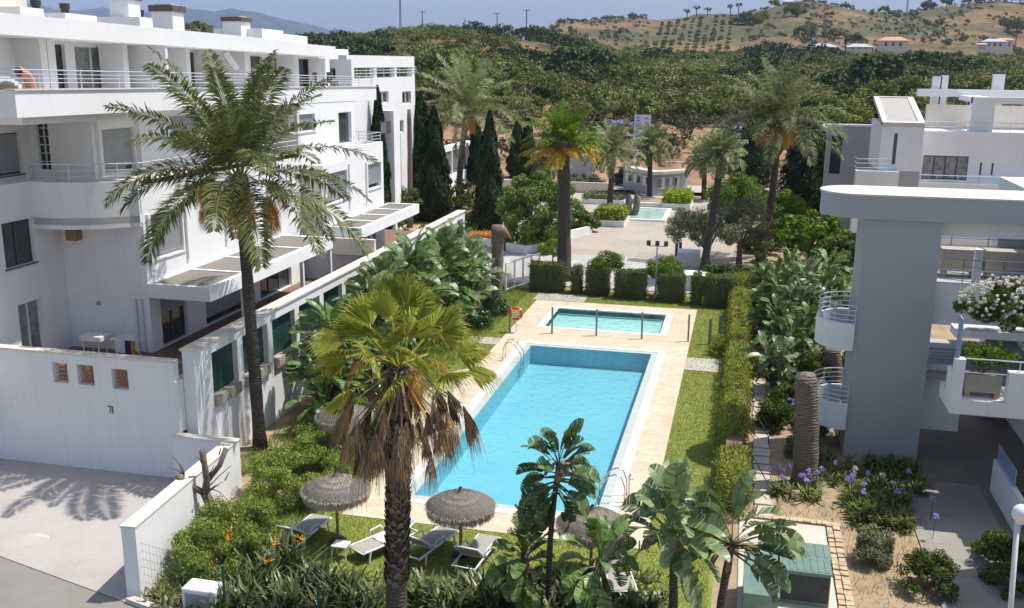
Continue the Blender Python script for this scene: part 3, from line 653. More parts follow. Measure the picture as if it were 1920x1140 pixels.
# --- pergolas with louvre panels
def pergola(ya, yb, xf, xb, z0, z1, n):
    m = MB(); m.box(xb, xf, ya, ya + .22, z0, z1); m.box(xb, xf, yb - .22, yb, z0, z1); m.box(xf - .22, xf, ya + .22, yb - .22, z0, z1); m.box(xb, xb + .08, ya + .22, yb - .22, z0 + .2, z1)
    st = (yb - ya - .44) / n
    for i in range(1, n): m.box(xb + .08, xf - .22, ya + .22 + st * i - .08, ya + .22 + st * i + .08, z0 + .2, z1 - .005)
    p = part(m, 'pergola', M['whiteclean'])
    for i in range(n):
        a = ya + .22 + st * i + (.08 if i else 0); b = ya + .22 + st * (i + 1) - (.08 if i < n - 1 else 0)
        part(MB().box(xb + .085, xf - .225, a + .003, b - .003, z1 - .12, z1 - .05), 'louvre_panel', M['wslat'], p)
pergola(31.35, 42.4, -18.45, -20.995, 4.98, 5.5, 4)
pergola(45.15, 54.0, -18.1, -19.995, 4.98, 5.5, 4)
for y in (33.9, 39.2, 42.2, 47.5): part(MB().box(-18.65, -18.5, y, y + .15, 2.865, 4.975), 'pergola_post', M['white'])
m = MB(); m.box(-36, -17.45, 27.5, 60, 2.62, 2.86); part(m, 'terrace_floor', M['terrfloor'])
# downpipe and small fittings on the end wall
for x_ in (-21.3, -21.55): part(MB().tube([(x_, YE - .06, 2.9), (x_, YE - .06, 4.9)], .05, 8), 'downpipe', M['alu'])
part(MB().box(-23.2, -23.05, YE - .06, YE - .003, 4.55, 4.7), 'outlet_box', M['shutter'])
Yl, zl = fx(-26.2, 55, 92); m = MB().lathe([(.02, .0), (.16, .03), (.16, .1), (.1, .16)], (0, 0, 0), 14)
m.v = [(-24.05 + z, tc(60) + .6 + x, 13.2 + y * 1.3) for x, y, z in m.v]; part(m, 'wall_lamp', M['planter'])

# lounge things on the top terrace
t = thing('sun_canopy', 'white fabric swing seat with rust red hood on the top left terrace', 'swing seat', (-22.4, 27.2, 11.9))
m = MB(); m.torus((-22.4, 27.6, 12.55), .5, .16, 16, 8, Matrix.Rotation(pi / 2, 3, 'Y'), 0, pi); m.build('hood', M['terra'], t)
m = MB()
for i in range(9):
    a = i / 8; m.box(-22.75, -22.05, 25.9 + a * 1.2, 26.06 + a * 1.2, 12.55 + .25 * math.sin(a * pi) , 12.68 + .25 * math.sin(a * pi))
m.box(-22.7, -22.1, 27.2, 28.1, 12.0, 12.25); m.build('cushion', M['white_pl'], t)
m = MB(); m.box(-22.8, -22.74, 26, 28.2, 11.9, 12.6); m.box(-22.06, -22.0, 26, 28.2, 11.9, 12.5); m.build('frame', M['terra'], t)
for y in (49.2, 51.0):
    t = thing('terrace_chair', 'small dark chair at the far end of the top terrace, %s' % ('left one' if y < 50 else 'right one'), 'chair', (-21.9, y, 11.9), 'chairs on the top terrace')
    m = MB(); m.box(-22.2, -21.75, y, y + .45, 12.3, 12.36); m.build('seat', M['black'], t); m = MB(); m.box(-22.22, -22.17, y, y + .45, 12.36, 12.85); m.build('backrest', M['black'], t)
    for a in (-22.19, -21.8):
        for b in (y + .01, y + .4): MB().box(a, a + .035, b, b + .035, 11.9, 12.3).build('leg', M['black'], t)

# ------------------------------------------------------------------ garden wall with green screens
gw = thing('garden_wall', 'white garden wall with framed openings closed by dark green screens behind the tall palm', 'wall', (-17.2, 40, 0))
cols = [(28.55, 28.8)] ; 
ops = []
for a, b in ((392, 443), (463, 504), (513, 553), (562, 602)): ops.append((onX(a, 700, -17.0)[0], onX(b, 640, -17.0)[0]))
ops = [(28.72, 30.45), (30.85, 32.75), (33.15, 35.1), (35.5, 37.5), (37.9, 39.9), (40.3, 42.3), (42.7, 44.7), (45.1, 47.1), (47.5, 49.5), (49.9, 51.3), (51.7, 53.3), (53.7, 55.2), (55.6, 57.1), (57.5, 59.3)]
m = MB(); m.holed('x', -17.0, -.4, 27.6, 59.7, -.2, 4.3, [(a, b, 2.02, 3.93) for a, b in ops]); gwall = m.build('wall', M['white'], gw)
MB().box(-17.46, -16.94, 27.55, 59.75, 4.304, 4.38).build('coping', M['cream'], gw)
for i, (a, b) in enumerate(ops):
    far = i > 8
    MB().box(-17.24, -17.2, a, b, 2.45 if not far else 2.02, 3.93).build('green_screen', M['net'] if i < 10 else M['curtain'], gw)
    if not far:
        p = MB(); h = (b - a) / 2
        for k in range(2): 
            p2 = MB(); ya = a + .04 + h * k; yb = a + h * (k + 1) - .04
            p2.box(-17.19, -16.86, ya, yb, 2.05, 2.42); p2.box(-16.858, -16.845, ya + .1, yb - .1, 2.12, 2.34); p2.build('planter_box', M['planter'], gw)
# wall end piece beside the terrace
m = MB(); m.box(-17.75, -17.42, 27.22, 28.6, 1.6, 3.35); m.build('wall_stub', M['white'], gw)

# ------------------------------------------------------------------ terrace wall above the driveway
tw = thing('terrace_wall', 'tall white retaining wall with three small latticed openings above the driveway', 'wall', (-24, 27.2, 0))
hol = []
for (x0, a, x1, b) in ((97, 679, 129, 719), (143, 683, 178, 724), (208, 691, 242, 732)):
    p = onY(x0, a, 27.2); q = onY(x1, b, 27.2); hol.append((p[0], q[0], q[1], p[1]))
m = MB(); m.holed('y', 27.2, .3, -40, -17.5, -.3, 3.98, hol); m.build('wall', M['white'], tw)
MB().box(-40, -17.5, 27.17, 27.53, 3.984, 4.05).build('coping', M['cream'], tw)
for i, h in enumerate(hol):
    l = MB(); n = 5
    w_, hh = h[1] - h[0], h[3] - h[2]
    for k in range(n + 1):
        if i: 
            a = k / n
            l.tube([(h[0] + w_ * a, 27.36, h[2]), (h[0], 27.36, h[2] + hh * a)], .014, 4); l.tube([(h[0] + w_ * a, 27.38, h[3]), (h[1], 27.38, h[2] + hh * a)], .014, 4)
            l.tube([(h[0] + w_ * a, 27.40, h[2]), (h[1], 27.40, h[3] - hh * a)], .014, 4); l.tube([(h[0] + w_ * a, 27.42, h[3]), (h[0], 27.42, h[3] - hh * a)], .014, 4)
        else: l.box(h[0], h[1], 27.36, 27.4, h[2] + hh * k / n - .012, h[2] + hh * k / n + .012)
    l.build('lattice', M['terra'], tw)
    MB().box(h[0] - .05, h[1] + .05, 27.9, 28.0, 2.86, 3.5).build('backing_tile', M['terra'], tw)
m = MB()
for i, (a, b) in enumerate(((0, 0), (.16, 0))):
    x = onY(205, 790, 27.2)[0] + a * 1.0
    if i == 0: m.box(x, x + .13, 27.17, 27.196, 2.3, 2.33); m.tube([(x + .12, 27.185, 2.32), (x + .05, 27.185, 2.08)], .014, 4)
    else: m.box(x, x + .028, 27.17, 27.196, 2.08, 2.33)
m.build('house_number', M['frame'], tw)
# sloping low wall that ends in the post
dw = thing('driveway_wall', 'low white wall with peeling cream top from the terrace wall to an end post', 'wall', (-15, 24, 0))
m = MB(); m.prism([(-17.5, 27.2), (-15.3, 27.2), (-14.45, 20.25), (-14.82, 20.2), (-15.66, 26.85), (-17.5, 26.85)], -.3, lambda x, y: 1.95 - (y - 20.2) * .052); m.build('wall', M['white'], dw)
m = MB(); m.prism([(-17.5, 27.22), (-15.28, 27.22), (-14.43, 20.23), (-14.84, 20.18), (-15.68, 26.83), (-17.5, 26.83)], lambda x, y: 1.954 - (y - 20.2) * .052, lambda x, y: 2.0 - (y - 20.2) * .052); m.build('coping', M['cream'], dw)

# ------------------------------------------------------------------ second block further back and its pergola
B2 = thing('apartment_block', 'smaller white apartment block with roof terrace frame beyond the long building', 'building', (-28, 75, 0))
X2 = -27.5
def f2(px, py): return onX(px, py, X2)
ya = f2(655, 200)[0]; yb = f2(780, 200)[0]
zt = f2(740, 145)[1]; zr = f2(740, 105)[1]
hs = []
for a, b in (((710, 172), (729, 193)), ((754, 172), (771, 194)), ((729, 229), (757, 248))):
    p = f2(*a); q = f2(*b); hs.append((p[0], q[0], q[1], p[1]))
m = MB(); m.holed('x', X2, -.3, ya, yb - .2, 0, zt, hs); m.box(-40, X2 - .3, yb - .5, yb - .2, 0, zt); m.box(-40, X2 - .3, ya, yb, zt - .3, zt); m.build('wall', M['whiteclean'], B2)
for h in hs:
    w = MB(); w.box(X2 - .2, X2 - .12, h[0], h[1], h[2], h[2] + .1); w.box(X2 - .2, X2 - .12, h[0], h[1], h[3] - .1, h[3]); w.box(X2 - .2, X2 - .1, (h[0] + h[1]) / 2 - .05, (h[0] + h[1]) / 2 + .05, h[2] + .1, h[3] - .1)
    w_ = w.build('window', M['alu'], B2); MB().box(X2 - .28, X2 - .24, h[0], h[1], h[2], h[3]).build('pane', M['glass'], w_)
m = MB(); cs = [f2(px, 125)[0] for px in (706, 744, 777)]
for c_ in cs: m.box(X2 - .5, X2 - .1, c_ - .25, c_ + .25, zt, zr - .9)
m.box(X2 - 7, X2 - .1, ya, cs[-1] + .3, zr - .9, zr); m.box(-34, X2 - 3.0, ya, f2(702, 125)[0] + 1, zt, zr - .9); m.box(-34, X2 - 3, ya, f2(722, 125)[0], zr, zr + .45); m.build('roof_frame', M['whiteclean'], B2)
m = MB(); m.box(X2 - 3.0, X2 - 2.9, f2(686, 125)[0] + 1, f2(702, 125)[0] + 1.4, zt, zr - 1.0); m.build('terrace_door', M['glass'], B2)
m = MB()
for k in range(3): m.tube([(X2 - .1, ya, zt + .35 + .22 * k), (X2 - .1, yb + .4, zt + .35 + .22 * k)], .03, 5)
for k in range(9): y = ya + (yb - ya) * k / 8; m.tube([(X2 - .1, y, zt), (X2 - .1, y, zt + .8)], .025, 5)
m.build('railing', M['rail'], B2)
zz = f2(740, 202)[1]; m = MB(); yq = onX(738, 220, X2 + 1.6)[0]; m.box(X2 + .004, X2 + 1.6, f2(712, 200)[0], yq, 0, zz); m.build('lower_wall', M['whiteclean'], B2)
p = onX(712, 229, X2 + 1.6); q = onX(732, 249, X2 + 1.6)
m = MB(); m.box(X2 + 1.606, X2 + 1.65, p[0], q[0], q[1], p[1]); w_ = m.build('window', M['frame'], B2); MB().box(X2 + 1.652, X2 + 1.68, p[0] + .1, (p[0] + q[0]) / 2 - .1, q[1] + .1, p[1] - .1).build('pane', M['curtain'], w_)
wp = thing('glazed_pergola', 'white framed glazed pergola beyond the dark cypresses at the far left garden', 'pergola', (-26, 95, 0))
XP = -29.5
a = onX(832, 300, XP); b = onX(889, 290, XP); z1 = onX(860, 272, XP)[1]
m = MB(); m.box(XP - 1.2, XP, a[0], b[0], z1 - .35, z1)
for k in range(5): y = a[0] + (b[0] - a[0]) * k / 4.001; m.box(XP - .2, XP, y, y + .22, 1.0, z1 - .35)
m.build('frame', M['whiteclean'], wp); MB().box(XP - 1.2, XP + .02, a[0] - .1, b[0] + .2, 0, onX(860, 322, XP)[1]).build('plinth', M['whiteclean'], wp)
MB().box(XP - .15, XP - .12, a[0], b[0], 1.9, z1 - .36).build('glazing', M['curtain'], wp)
# ------------------------------------------------------------------ right stair tower block
TW = thing('stair_tower_block', 'grey rendered stair tower with rounded flat roof, curved side balconies and open galleries', 'building', (5.2, 36, 0))
def poly_round(x0, x1, y0, y1, n=14):   # half round at x0
    r = (y1 - y0) / 2; c = (x0 + r, (y0 + y1) / 2)
    return [(c[0] - r * math.sin(pi * i / n), c[1] + r * math.cos(pi * i / n)) for i in range(n + 1)] + [(x1, y0), (x1, y1)]
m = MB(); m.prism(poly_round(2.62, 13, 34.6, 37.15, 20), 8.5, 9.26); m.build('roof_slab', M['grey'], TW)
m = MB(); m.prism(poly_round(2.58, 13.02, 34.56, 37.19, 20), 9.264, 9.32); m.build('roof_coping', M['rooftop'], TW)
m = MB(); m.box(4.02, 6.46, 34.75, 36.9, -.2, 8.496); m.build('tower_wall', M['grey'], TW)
m = MB(); m.box(6.464, 13, 35.2, 35.45, 7.95, 8.496); m.box(6.464, 13, 35.2, 35.4, 4.9, 6.35); m.box(6.464, 7.9, 35.8, 36.0, .9, 3.3)
m.build('gallery_parapet', M['whiteclean'], TW)
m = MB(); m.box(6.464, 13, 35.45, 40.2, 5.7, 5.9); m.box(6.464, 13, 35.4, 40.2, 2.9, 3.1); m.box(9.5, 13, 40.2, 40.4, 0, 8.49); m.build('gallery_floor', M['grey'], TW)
m = MB(); m.box(6.6, 6.85, 39.8, 40.1, 0, 8.49); m.box(8.1, 8.35, 37.2, 37.45, 5.9, 7.2); m.build('column', M['whiteclean'], TW)
def rail_r(pts, z, h, bars, post, mat, name, par, r=.022): return railing(pts, z, h, bars, post, mat, name, par, wr=False, r=r)
rail_r([(6.5, 35.3), (12, 35.3)], 6.35, .45, 3, 1.2, 'rail', 'gallery_railing', TW)
rail_r([(6.5, 37.5), (8.2, 37.0), (12, 37.0)], 5.9, .95, 4, 1.3, 'darkrail', 'gallery_railing', TW)
rail_r([(6.5, 40.0), (12, 40.0)], 5.9, 1.5, 6, 1.3, 'darkrail', 'gallery_railing', TW)
rail_r([(6.5, 35.9), (7.9, 35.9)], 3.3, .55, 4, 1.3, 'darkrail', 'gallery_railing', TW)
for z0, z1, zf in ((3.9, 4.85, 3.95), (1.0, 1.95, 1.05)):
    def arc(r, n=20, a0=-.5, a1=.5): return [(4.0 - r * math.cos(pi * (a0 + (a1 - a0) * i / n)), 35.85 + r * math.sin(pi * (a0 + (a1 - a0) * i / n))) for i in range(n + 1)]
    o_, i_ = arc(1.2), arc(1.08); m = MB()
    for k in range(20): m.prism([o_[k], o_[k + 1], i_[k + 1], i_[k]], z0, z1)
    p = m.build('side_balcony', M['whiteclean'], TW)
    mm = MB(); mm.prism(arc(1.08), zf, zf + .1); mm.build('balcony_floor', M['grey'], p)
    mm = MB()
    for k in range(4): mm.tube([(x, y, z1 + .12 + .17 * k) for x, y in arc(1.14)], .02, 6, False)
    for k in range(0, 21, 4): x, y = arc(1.14)[k]; mm.tube([(x, y, z1), (x, y, z1 + .63)], .02, 6)
    mm.build('balcony_railing', M['rail'], p)
for i, (x, w) in enumerate(((7.25, 1.35), (8.75, 1.9))):
    t = thing('gallery_planter', ('short' if i == 0 else 'long dark') + ' concrete planter behind the rails of the upper gallery', 'planter', (x + w / 2, 38.8, 5.9), 'planters in the upper gallery')
    MB().box(x, x + w, 38.5, 39.2, 6.15, 6.95).build('box', M['planter'], t); [MB().box(x + q_, x + q_ + .15, 38.55, 39.15, 5.9, 6.145).build('foot', M['terra'], t) for q_ in (.1, w - .25)]
# projecting balcony at the right edge with planter
NB = thing('planter_balcony', 'projecting white balcony with blue glass side over the courtyard at the right edge', 'balcony', (8, 31.5, 3.5))
YB = 30.4
zb = onY(1780, 775, YB)[1]; xl = onY(1781, 770, YB)[0]; xr_ = onY(1905, 790, YB)[0]
m = MB(); m.box(xl, 14, YB, 32.2, zb, zb + .45); m.build('slab', M['white'], NB)
m = MB(); m.box(xl, xl + .28, YB - .003, YB + .3, zb + .45, zb + 1.7); m.box(xl, xl + .25, YB + .3, 31.4, zb + .45, zb + 1.2); m.build('corner_pier', M['whiteclean'], NB)
m = MB(); m.box(xl + 1.5, 14, YB + .001, YB + .28, zb + .452, zb + 1.4); m.build('front_parapet', M['white'], NB)
glassm = simple('pale_blue_glass', (.28, .42, .60), .15, var=.1)
MB().box(xl + .08, xl + .12, YB + .1, 31.0, zb + 1.2, zb + 2.9).build('glass_side', glassm, NB)
rail_r([(xl + .3, YB + .15), (xl + 1.5, YB + .15), (13, YB + .15)], zb + 1.1, .6, 2, 1.5, 'rail', 'railing', NB)
m = MB(); m.box(xl + .35, 14, 32.6, 33.4, zb + 1.8, zb + 2.05); m.build('upper_ledge', M['white'], NB)
t = thing('balcony_planter', 'rectangular concrete planter on feet standing in the balcony opening', 'planter', (xl + .9, YB + .6, zb + .45))
MB().box(xl + .4, xl + 1.42, YB + .35, YB + .95, zb + .62, zb + 1.15).build('box', M['planter'], t)
for a in (xl + .42, xl + 1.25): MB().box(a, a + .15, YB + .34, YB + .9, zb + .452, zb + .618).build('foot', M['terra'], t)
t = thing('green_shrub', 'bright green leafy shrub growing out of the planter on the balcony', 'shrub', (xl + .9, YB + .65, zb + 1.1))
npmesh('foliage', crown((xl + 1.0, YB + .75, zb + 1.62), .85, .5, .38, 40, .16, 5200, .07), M['bright'], t)
m = MB()
for k in range(9): a = k * .7; m.tube([(xl + .9, YB + .65, zb + 1.1), (xl + .9 + .5 * math.cos(a), YB + .65 + .25 * math.sin(a), zb + 1.65)], .015, 4)
m.build('stem', M['bark'], t)
t = thing('oleander', 'large oleander bush covered in white flowers above the balcony at the right edge', 'shrub', (8.2, 33, zb + 1.9))
npmesh('foliage', crown((8.7, 32.4, zb + 2.85), 2.0, .8, .8, 70, .28, 15000, .14, .04), M['hedged'], t)
npmesh('blossom', crown((8.7, 32.2, zb + 3.1), 2.1, .85, .85, 420, .05, 15000, .055, .045, low=-.45, fill=.8), M['whitef'], t)
# right hand building, mostly outside the frame; near boxes added to shade the walkway
RB = thing('right_building', 'pale building wing at the right edge with unseen parts added to shade the walkway', 'building', (12, 36, 0))
m = MB(); m.box(10.6, 18, 31.0, 46, 0, 8.9); m.box(9.5, 18, 29.9, 30.9, 0, 6.2); m.box(9.5, 18, 18, 28.6, 0, 8.8); m.build('wall', M['white'], RB)
MB().box(10.56, 10.6, 34, 44, 3.4, 4.6).build('window', M['glass'], RB)
# low wall with timber slats
sw = thing('slatted_steps', 'white low wall enclosing timber slat steps beside the paved walkway', 'steps', (9.0, 31, 0))
p = G(1880, 965); 
m = MB(); m.box(8.45, 8.62, 29.7, 32.9, 0, 1.1); m.build('side_wall', M['whiteclean'], sw)
for k in range(5): MB().box(8.66, 10, 30.2 + k * .5, 30.5 + k * .5, .55 + .1 * k, .62 + .1 * k).build('slat', M['wood'], sw)
MB().box(8.52, 8.55, 30.6, 32.8, 1.1, 1.65).build('glass_guard', glassm, sw)

# ------------------------------------------------------------------ white houses beyond (right)
HB = thing('terrace_house', 'white modern house with rooftop frame, chimneys and a square stair turret behind the grey tower', 'house', (12, 76, 0))
YH = 76.0
def fh(px, py, Y=YH): return onY(px, py, Y)
def bh(m, a, b, Y0, Y1, Ya=None):   # box from two pixel corners on plane Y0, going back to Y1
    p = fh(a[0], a[1], Ya or Y0); q = fh(b[0], b[1], Ya or Y0); m.box(p[0], q[0], Y0, Y1, q[1], p[1]); return p[0], q[0], q[1], p[1]
wn = fh(1732, 291, YH + .0); wq = fh(1812, 338, YH)
s1 = (fh(1838, 305)[0], fh(1842, 305)[0], fh(1838, 328)[1], fh(1838, 305)[1]); s2 = (fh(1860, 305)[0], fh(1864, 305)[0], s1[2], s1[3])
p = fh(1722, 245); q = fh(1895, 360)
m = MB(); m.holed('y', YH, .3, p[0], q[0] + 12, 0, p[1], [(wn[0], wq[0], wq[1], wn[1]), s1, s2]); m.box(p[0], q[0] + 12, YH + .3, YH + 9, p[1] - .4, p[1] - .1); hw = m.build('wall', M['whiteclean'], HB)
m = MB(); m.box(wn[0], wq[0], YH + .16, YH + .2, wq[1], wn[1]); w_ = m.build('window', M['frame'], HB)
for k in range(4): x = wn[0] + (wq[0] - wn[0]) * k / 4; MB().box(x + .05, x + (wq[0] - wn[0]) / 4 - .05, YH + .13, YH + .157, wq[1] + .08, wn[1] - .08).build('pane', M['curtain'], w_)
m = MB(); m.box(s1[0], s1[1], YH + .2, YH + .25, s1[2], s1[3]); m.box(s2[0], s2[1], YH + .2, YH + .25, s2[2], s2[3]); m.build('slit_window', M['glass'], HB)
# roof terrace wall, frame and chimneys
YT = YH + 5
a = fh(1738, 196, YT); b = fh(1905, 238, YT); m = MB(); m.box(a[0], b[0] + 6, YT, YT + .3, b[1] - 1, a[1]); m.build('terrace_wall', M['cream'], HB)
m = MB(); a = fh(1836, 167, YT); b = fh(1925, 180, YT); m.box(a[0] - 4.2, b[0] + 6, YT + .4, YT + .8, fh(1800, 182, YT)[1], fh(1800, 168, YT)[1])
c_ = fh(1842, 182, YH + .4); d_ = fh(1861, 240, YH + .4); m.box(c_[0] - .6, d_[0], YH + .37, YH + 1.2, d_[1] - .5, c_[1] - .02); e_ = fh(1910, 195, YH + .4); m.box(c_[0] - .6, e_[0] + 8, YH + .4, YH + .9, fh(1880, 195, YH + .4)[1], c_[1]); m.box(c_[0] - .6, c_[0] + .6, YH + 1.2, YT + .3, fh(1850, 192, YH + .4)[1], c_[1] - .01)
m.build('roof_frame', M['whiteclean'], HB)
m = MB()
for k in range(2): m.tube([(p[0], YH + .1, p[1] + .3 + .35 * k), (q[0] + 5, YH + .1, p[1] + .3 + .35 * k)], .03, 5)
for k in range(6): m.tube([(p[0] + k * 1.5, YH + .1, p[1] - .1), (p[0] + k * 1.5, YH + .1, p[1] + .65)], .03, 5)
m.build('railing', M['rail'], HB)
zz = fh(1760, 330, YH - .9)[1]; m = MB()
for k in range(2): m.tube([(p[0], YH - .9, zz - .35 + .4 * k), (q[0], YH - .9, zz - .35 + .4 * k)], .03, 5)
for k in range(6): m.tube([(p[0] + k * 1.4, YH - .9, zz - 1.2), (p[0] + k * 1.4, YH - .9, zz + .05)], .025, 5)
m.build('balcony_railing', M['rail'], HB)
a = fh(1722, 342, YH - 1.1); m = MB(); m.box(a[0], q[0] + 2, YH - 1.1, YH - .004, 0, a[1]); m.build('balcony', M['whiteclean'], HB)
for px, w, t_, bt in ((1756, 10, 143, 200), (1769, 8, 141, 200), (1873, 14, 139, 185)):
    a = fh(px - w / 2, t_, YT + 1); b = fh(px + w / 2, bt, YT + 1); c1 = MB().box(a[0], b[0], YT + 1, YT + 1 + b[0] - a[0], b[1] - 1.5, a[1]).build('chimney', M['whiteclean'], HB)
    MB().box(a[0] + .03, b[0] - .03, YT + 1.03, YT + 1 + b[0] - a[0] - .03, a[1] + .003, a[1] + .18).build('chimney_cap', M['chimcap'], c1)
# turret with sloping gravel roof
YQ = 73.0
a = fh(1655, 229, YQ); b = fh(1725, 322, YQ); zt = a[1]; zr = fh(1690, 181, YQ + 6.5)[1]
sl = (fh(1677, 250, YQ)[0], fh(1684, 250, YQ)[0], fh(1677, 308, YQ)[1], fh(1677, 250, YQ)[1])
m = MB(); m.holed('y', YQ, .3, a[0], b[0], b[1], zt, [sl]); m.box(a[0], a[0] + .25, YQ + .3, YQ + 6.3, b[1], zt - .05); m.box(b[0] - .25, b[0], YQ + .3, YQ + 6.3, b[1] - .4, zt - .05)
m.build('turret_wall', M['whiteclean'], HB)
sl2 = lambda x, y: zt + (y - YQ) / 6.5 * (zr - zt)
m = MB(); m.prism([(a[0] + .35, YQ + .35), (b[0] - .4, YQ + .35), (b[0] - .4, YQ + 6.3), (a[0] + .35, YQ + 6.3)], lambda x, y: sl2(x, y) - .2, lambda x, y: sl2(x, y) - .06); m.build('turret_roof', M['roofgrav'], HB)
m = MB()
for r_ in ((a[0], b[0], YQ - .02, YQ + .35), (a[0], a[0] + .35, YQ + .35, YQ + 6.5), (b[0] - .4, b[0] + .02, YQ + .35, YQ + 6.5), (a[0] + .35, b[0] - .4, YQ + 6.3, YQ + 6.5)):
    m.prism([(r_[0], r_[2]), (r_[1], r_[2]), (r_[1], r_[3]), (r_[0], r_[3])], lambda x, y: sl2(x, y) - .3, sl2)
m.build('turret_parapet', M['rooftop'], HB)
MB().box(sl[0], sl[1], YQ + .2, YQ + .25, sl[2], sl[3]).build('slit_window', M['glass'], HB)
m = MB(); m.box(a[0] - .0, b[0], YQ + .1, YH + 3, 0, b[1] - .004); m.build('lower_wall', M['grey'], HB)
a = fh(1606, 320, YQ - 1); b = fh(1655, 345, YQ - 1); m = MB(); m.box(a[0], b[0] + 1, YQ - 1, YQ + .09, 0, a[1]); m.build('side_balcony', M['whiteclean'], HB)
m = MB()
for k in range(3): m.tube([(a[0], YQ + .5, a[1] + .3 * k + .2), (a[0], YQ - .9, a[1] + .3 * k + .2), (a[0] + 2, YQ - .9, a[1] + .3 * k + .25)], .03, 5)
m.build('balcony_railing', M['rail'], HB)
# lower grey house left of it
GH = thing('grey_house', 'low grey flat roofed house with a tall dark opening left of the white turret', 'house', (6, 82, 0))
YG = 82.0
a = fh(1552, 236, YG); b = fh(1668, 400, YG); h1 = (fh(1556, 300, YG)[0], fh(1577, 300, YG)[0], fh(1560, 326, YG)[1], fh(1560, 254, YG)[1]); h2 = (fh(1638, 300, YG)[0], fh(1647, 300, YG)[0], fh(1640, 302, YG)[1], fh(1640, 266, YG)[1])
m = MB(); m.holed('y', YG, .4, a[0], b[0], 0, a[1], [h1, h2]); m.box(a[0], b[0], YG + .4, YG + 8, a[1] - .6, a[1] - .3); m.build('wall', M['grey'], GH)
MB().box(a[0] - .05, b[0], YG - .05, YG + .45, a[1] + .004, a[1] + .15).build('coping', M['whiteclean'], GH)
MB().box(h1[0], h1[1], YG + .3, YG + .38, h1[2], h1[3]).build('doorway', M['black'], GH); MB().box(h2[0], h2[1], YG + .3, YG + .38, h2[2], h2[3]).build('window', M['glass'], GH)
# ------------------------------------------------------------------ orchard and scrub on the hills
def pxof(X, Y): return 960 + F_PX / math.cos(TH) * math.tan(max(-1.2, min(1.2, math.atan2(X, Y) + PSI)))
cand = []
sp = 6.0; Rg = random.Random(77)
for i in range(-70, 60):
    for j in range(17, 90):
        x = i * sp + Rg.uniform(-1.5, 1.5) + (j % 2) * 3; y = j * sp + Rg.uniform(-1.5, 1.5); d = math.hypot(x, y); px = pxof(x, y)
        if px < 540 or px > 2060: continue
        dp = d * math.cos(math.atan2(x, y) + PSI)
        start = 163 + 12 * math.sin(px / 90.0) + (14 if 1000 < px < 1420 else 0) + (-28 if px > 1480 else 0)
        if dp < start or dp > 505: continue
        q = noise.noise(Vector((x / 30, y / 30, 0)))
        if q > .36 or Rg.random() < .10: continue
        if 960 < px < 1040 and 395 < dp < 450: continue
        if 1640 < px < 1720 and dp < 160: continue
        cand.append((d, x, y, Rg.uniform(.8, 1.25)))
cand.sort()
protos = []
for k in range(5):
    t = thing('orchard_tree', 'dark green avocado tree among the dense orchard on the slope behind the plaza', 'tree', (0, 0, 0), 'orchard trees on the hillside')
    MB().tube([(0, 0, -.6), (0, 0, 1.6)], [.22, .14], 7).build('trunk', M['bark'], t)
    npmesh('crown', crown((0, 0, 2.4), 3.0, 3.0, 1.9, 30, 1.0, 2600, .42, .28, -.5, .45), (M['orch'], M['orch'], M['orchl'], M['orchy'], M['orchd'])[k], t); protos.append(t)
used = set()
for n_, (d, x, y, s) in enumerate(cand[:165]):
    k = Rg.choice((0, 1, 2, 3, 0, 1, 2, 3, 4)); z = hz(x, y) - .1
    sc = (s, s, s * Rg.uniform(.85, 1.2))
    if k not in used: used.add(k); o = protos[k]; o.location = (x, y, z); o.scale = sc; o.rotation_euler[2] = Rg.uniform(0, 6)
    else: dup(protos[k], (x, y, z), Rg.uniform(0, 6), sc)
# proto parts were built about the origin: their inverse is identity, so moving the root moves them
QQ = {k: [] for k in ('orch', 'orchl', 'orchy', 'orchd')}; base = [crown((0, 0, 2.3), 3.1, 3.1, 1.8, 18, 1.1, 420, .72, .5, -.2, .5) for _ in range(6)]
for n_, (d, x, y, s) in enumerate(cand):
    if n_ < 165: continue
    v = noise.noise(Vector((x / 42, y / 60, 7))) + Rg.uniform(-.16, .16)
    k = 'orchd' if v > .17 else ('orchl' if v < -.22 else ('orchy' if -.06 < v < -.02 else 'orch'))
    if v < -.30 and Rg.random() < .45: continue
    s2 = s * (Rg.uniform(1.2, 1.65) if k == 'orchd' and Rg.random() < .5 else Rg.uniform(.8, 1.1))
    q = base[n_ % 6]
    if d > 330: q = q[::2]
    a = Rg.uniform(0, 6); c_, s_ = math.cos(a), math.sin(a); rot = np.array([[c_, -s_, 0], [s_, c_, 0], [0, 0, 1.]])
    QQ[k].append((q @ rot.T) * s2 + np.array([x, y, hz(x, y)]))
for k, nm, lb in (('orch', 'orchard', 'far orchard canopy covering the hillside below the skyline'), ('orchd', 'dark_orchard', 'darker taller groves mixed into the far orchard'), ('orchl', 'pale_orchard', 'paler young trees in the open patches of the far orchard'), ('orchy', 'dry_orchard', 'yellowish dry trees sprinkled through the far orchard')):
    o_ = npmesh(nm, np.concatenate(QQ[k]), M[k]); props(o_, lb, kind='stuff')
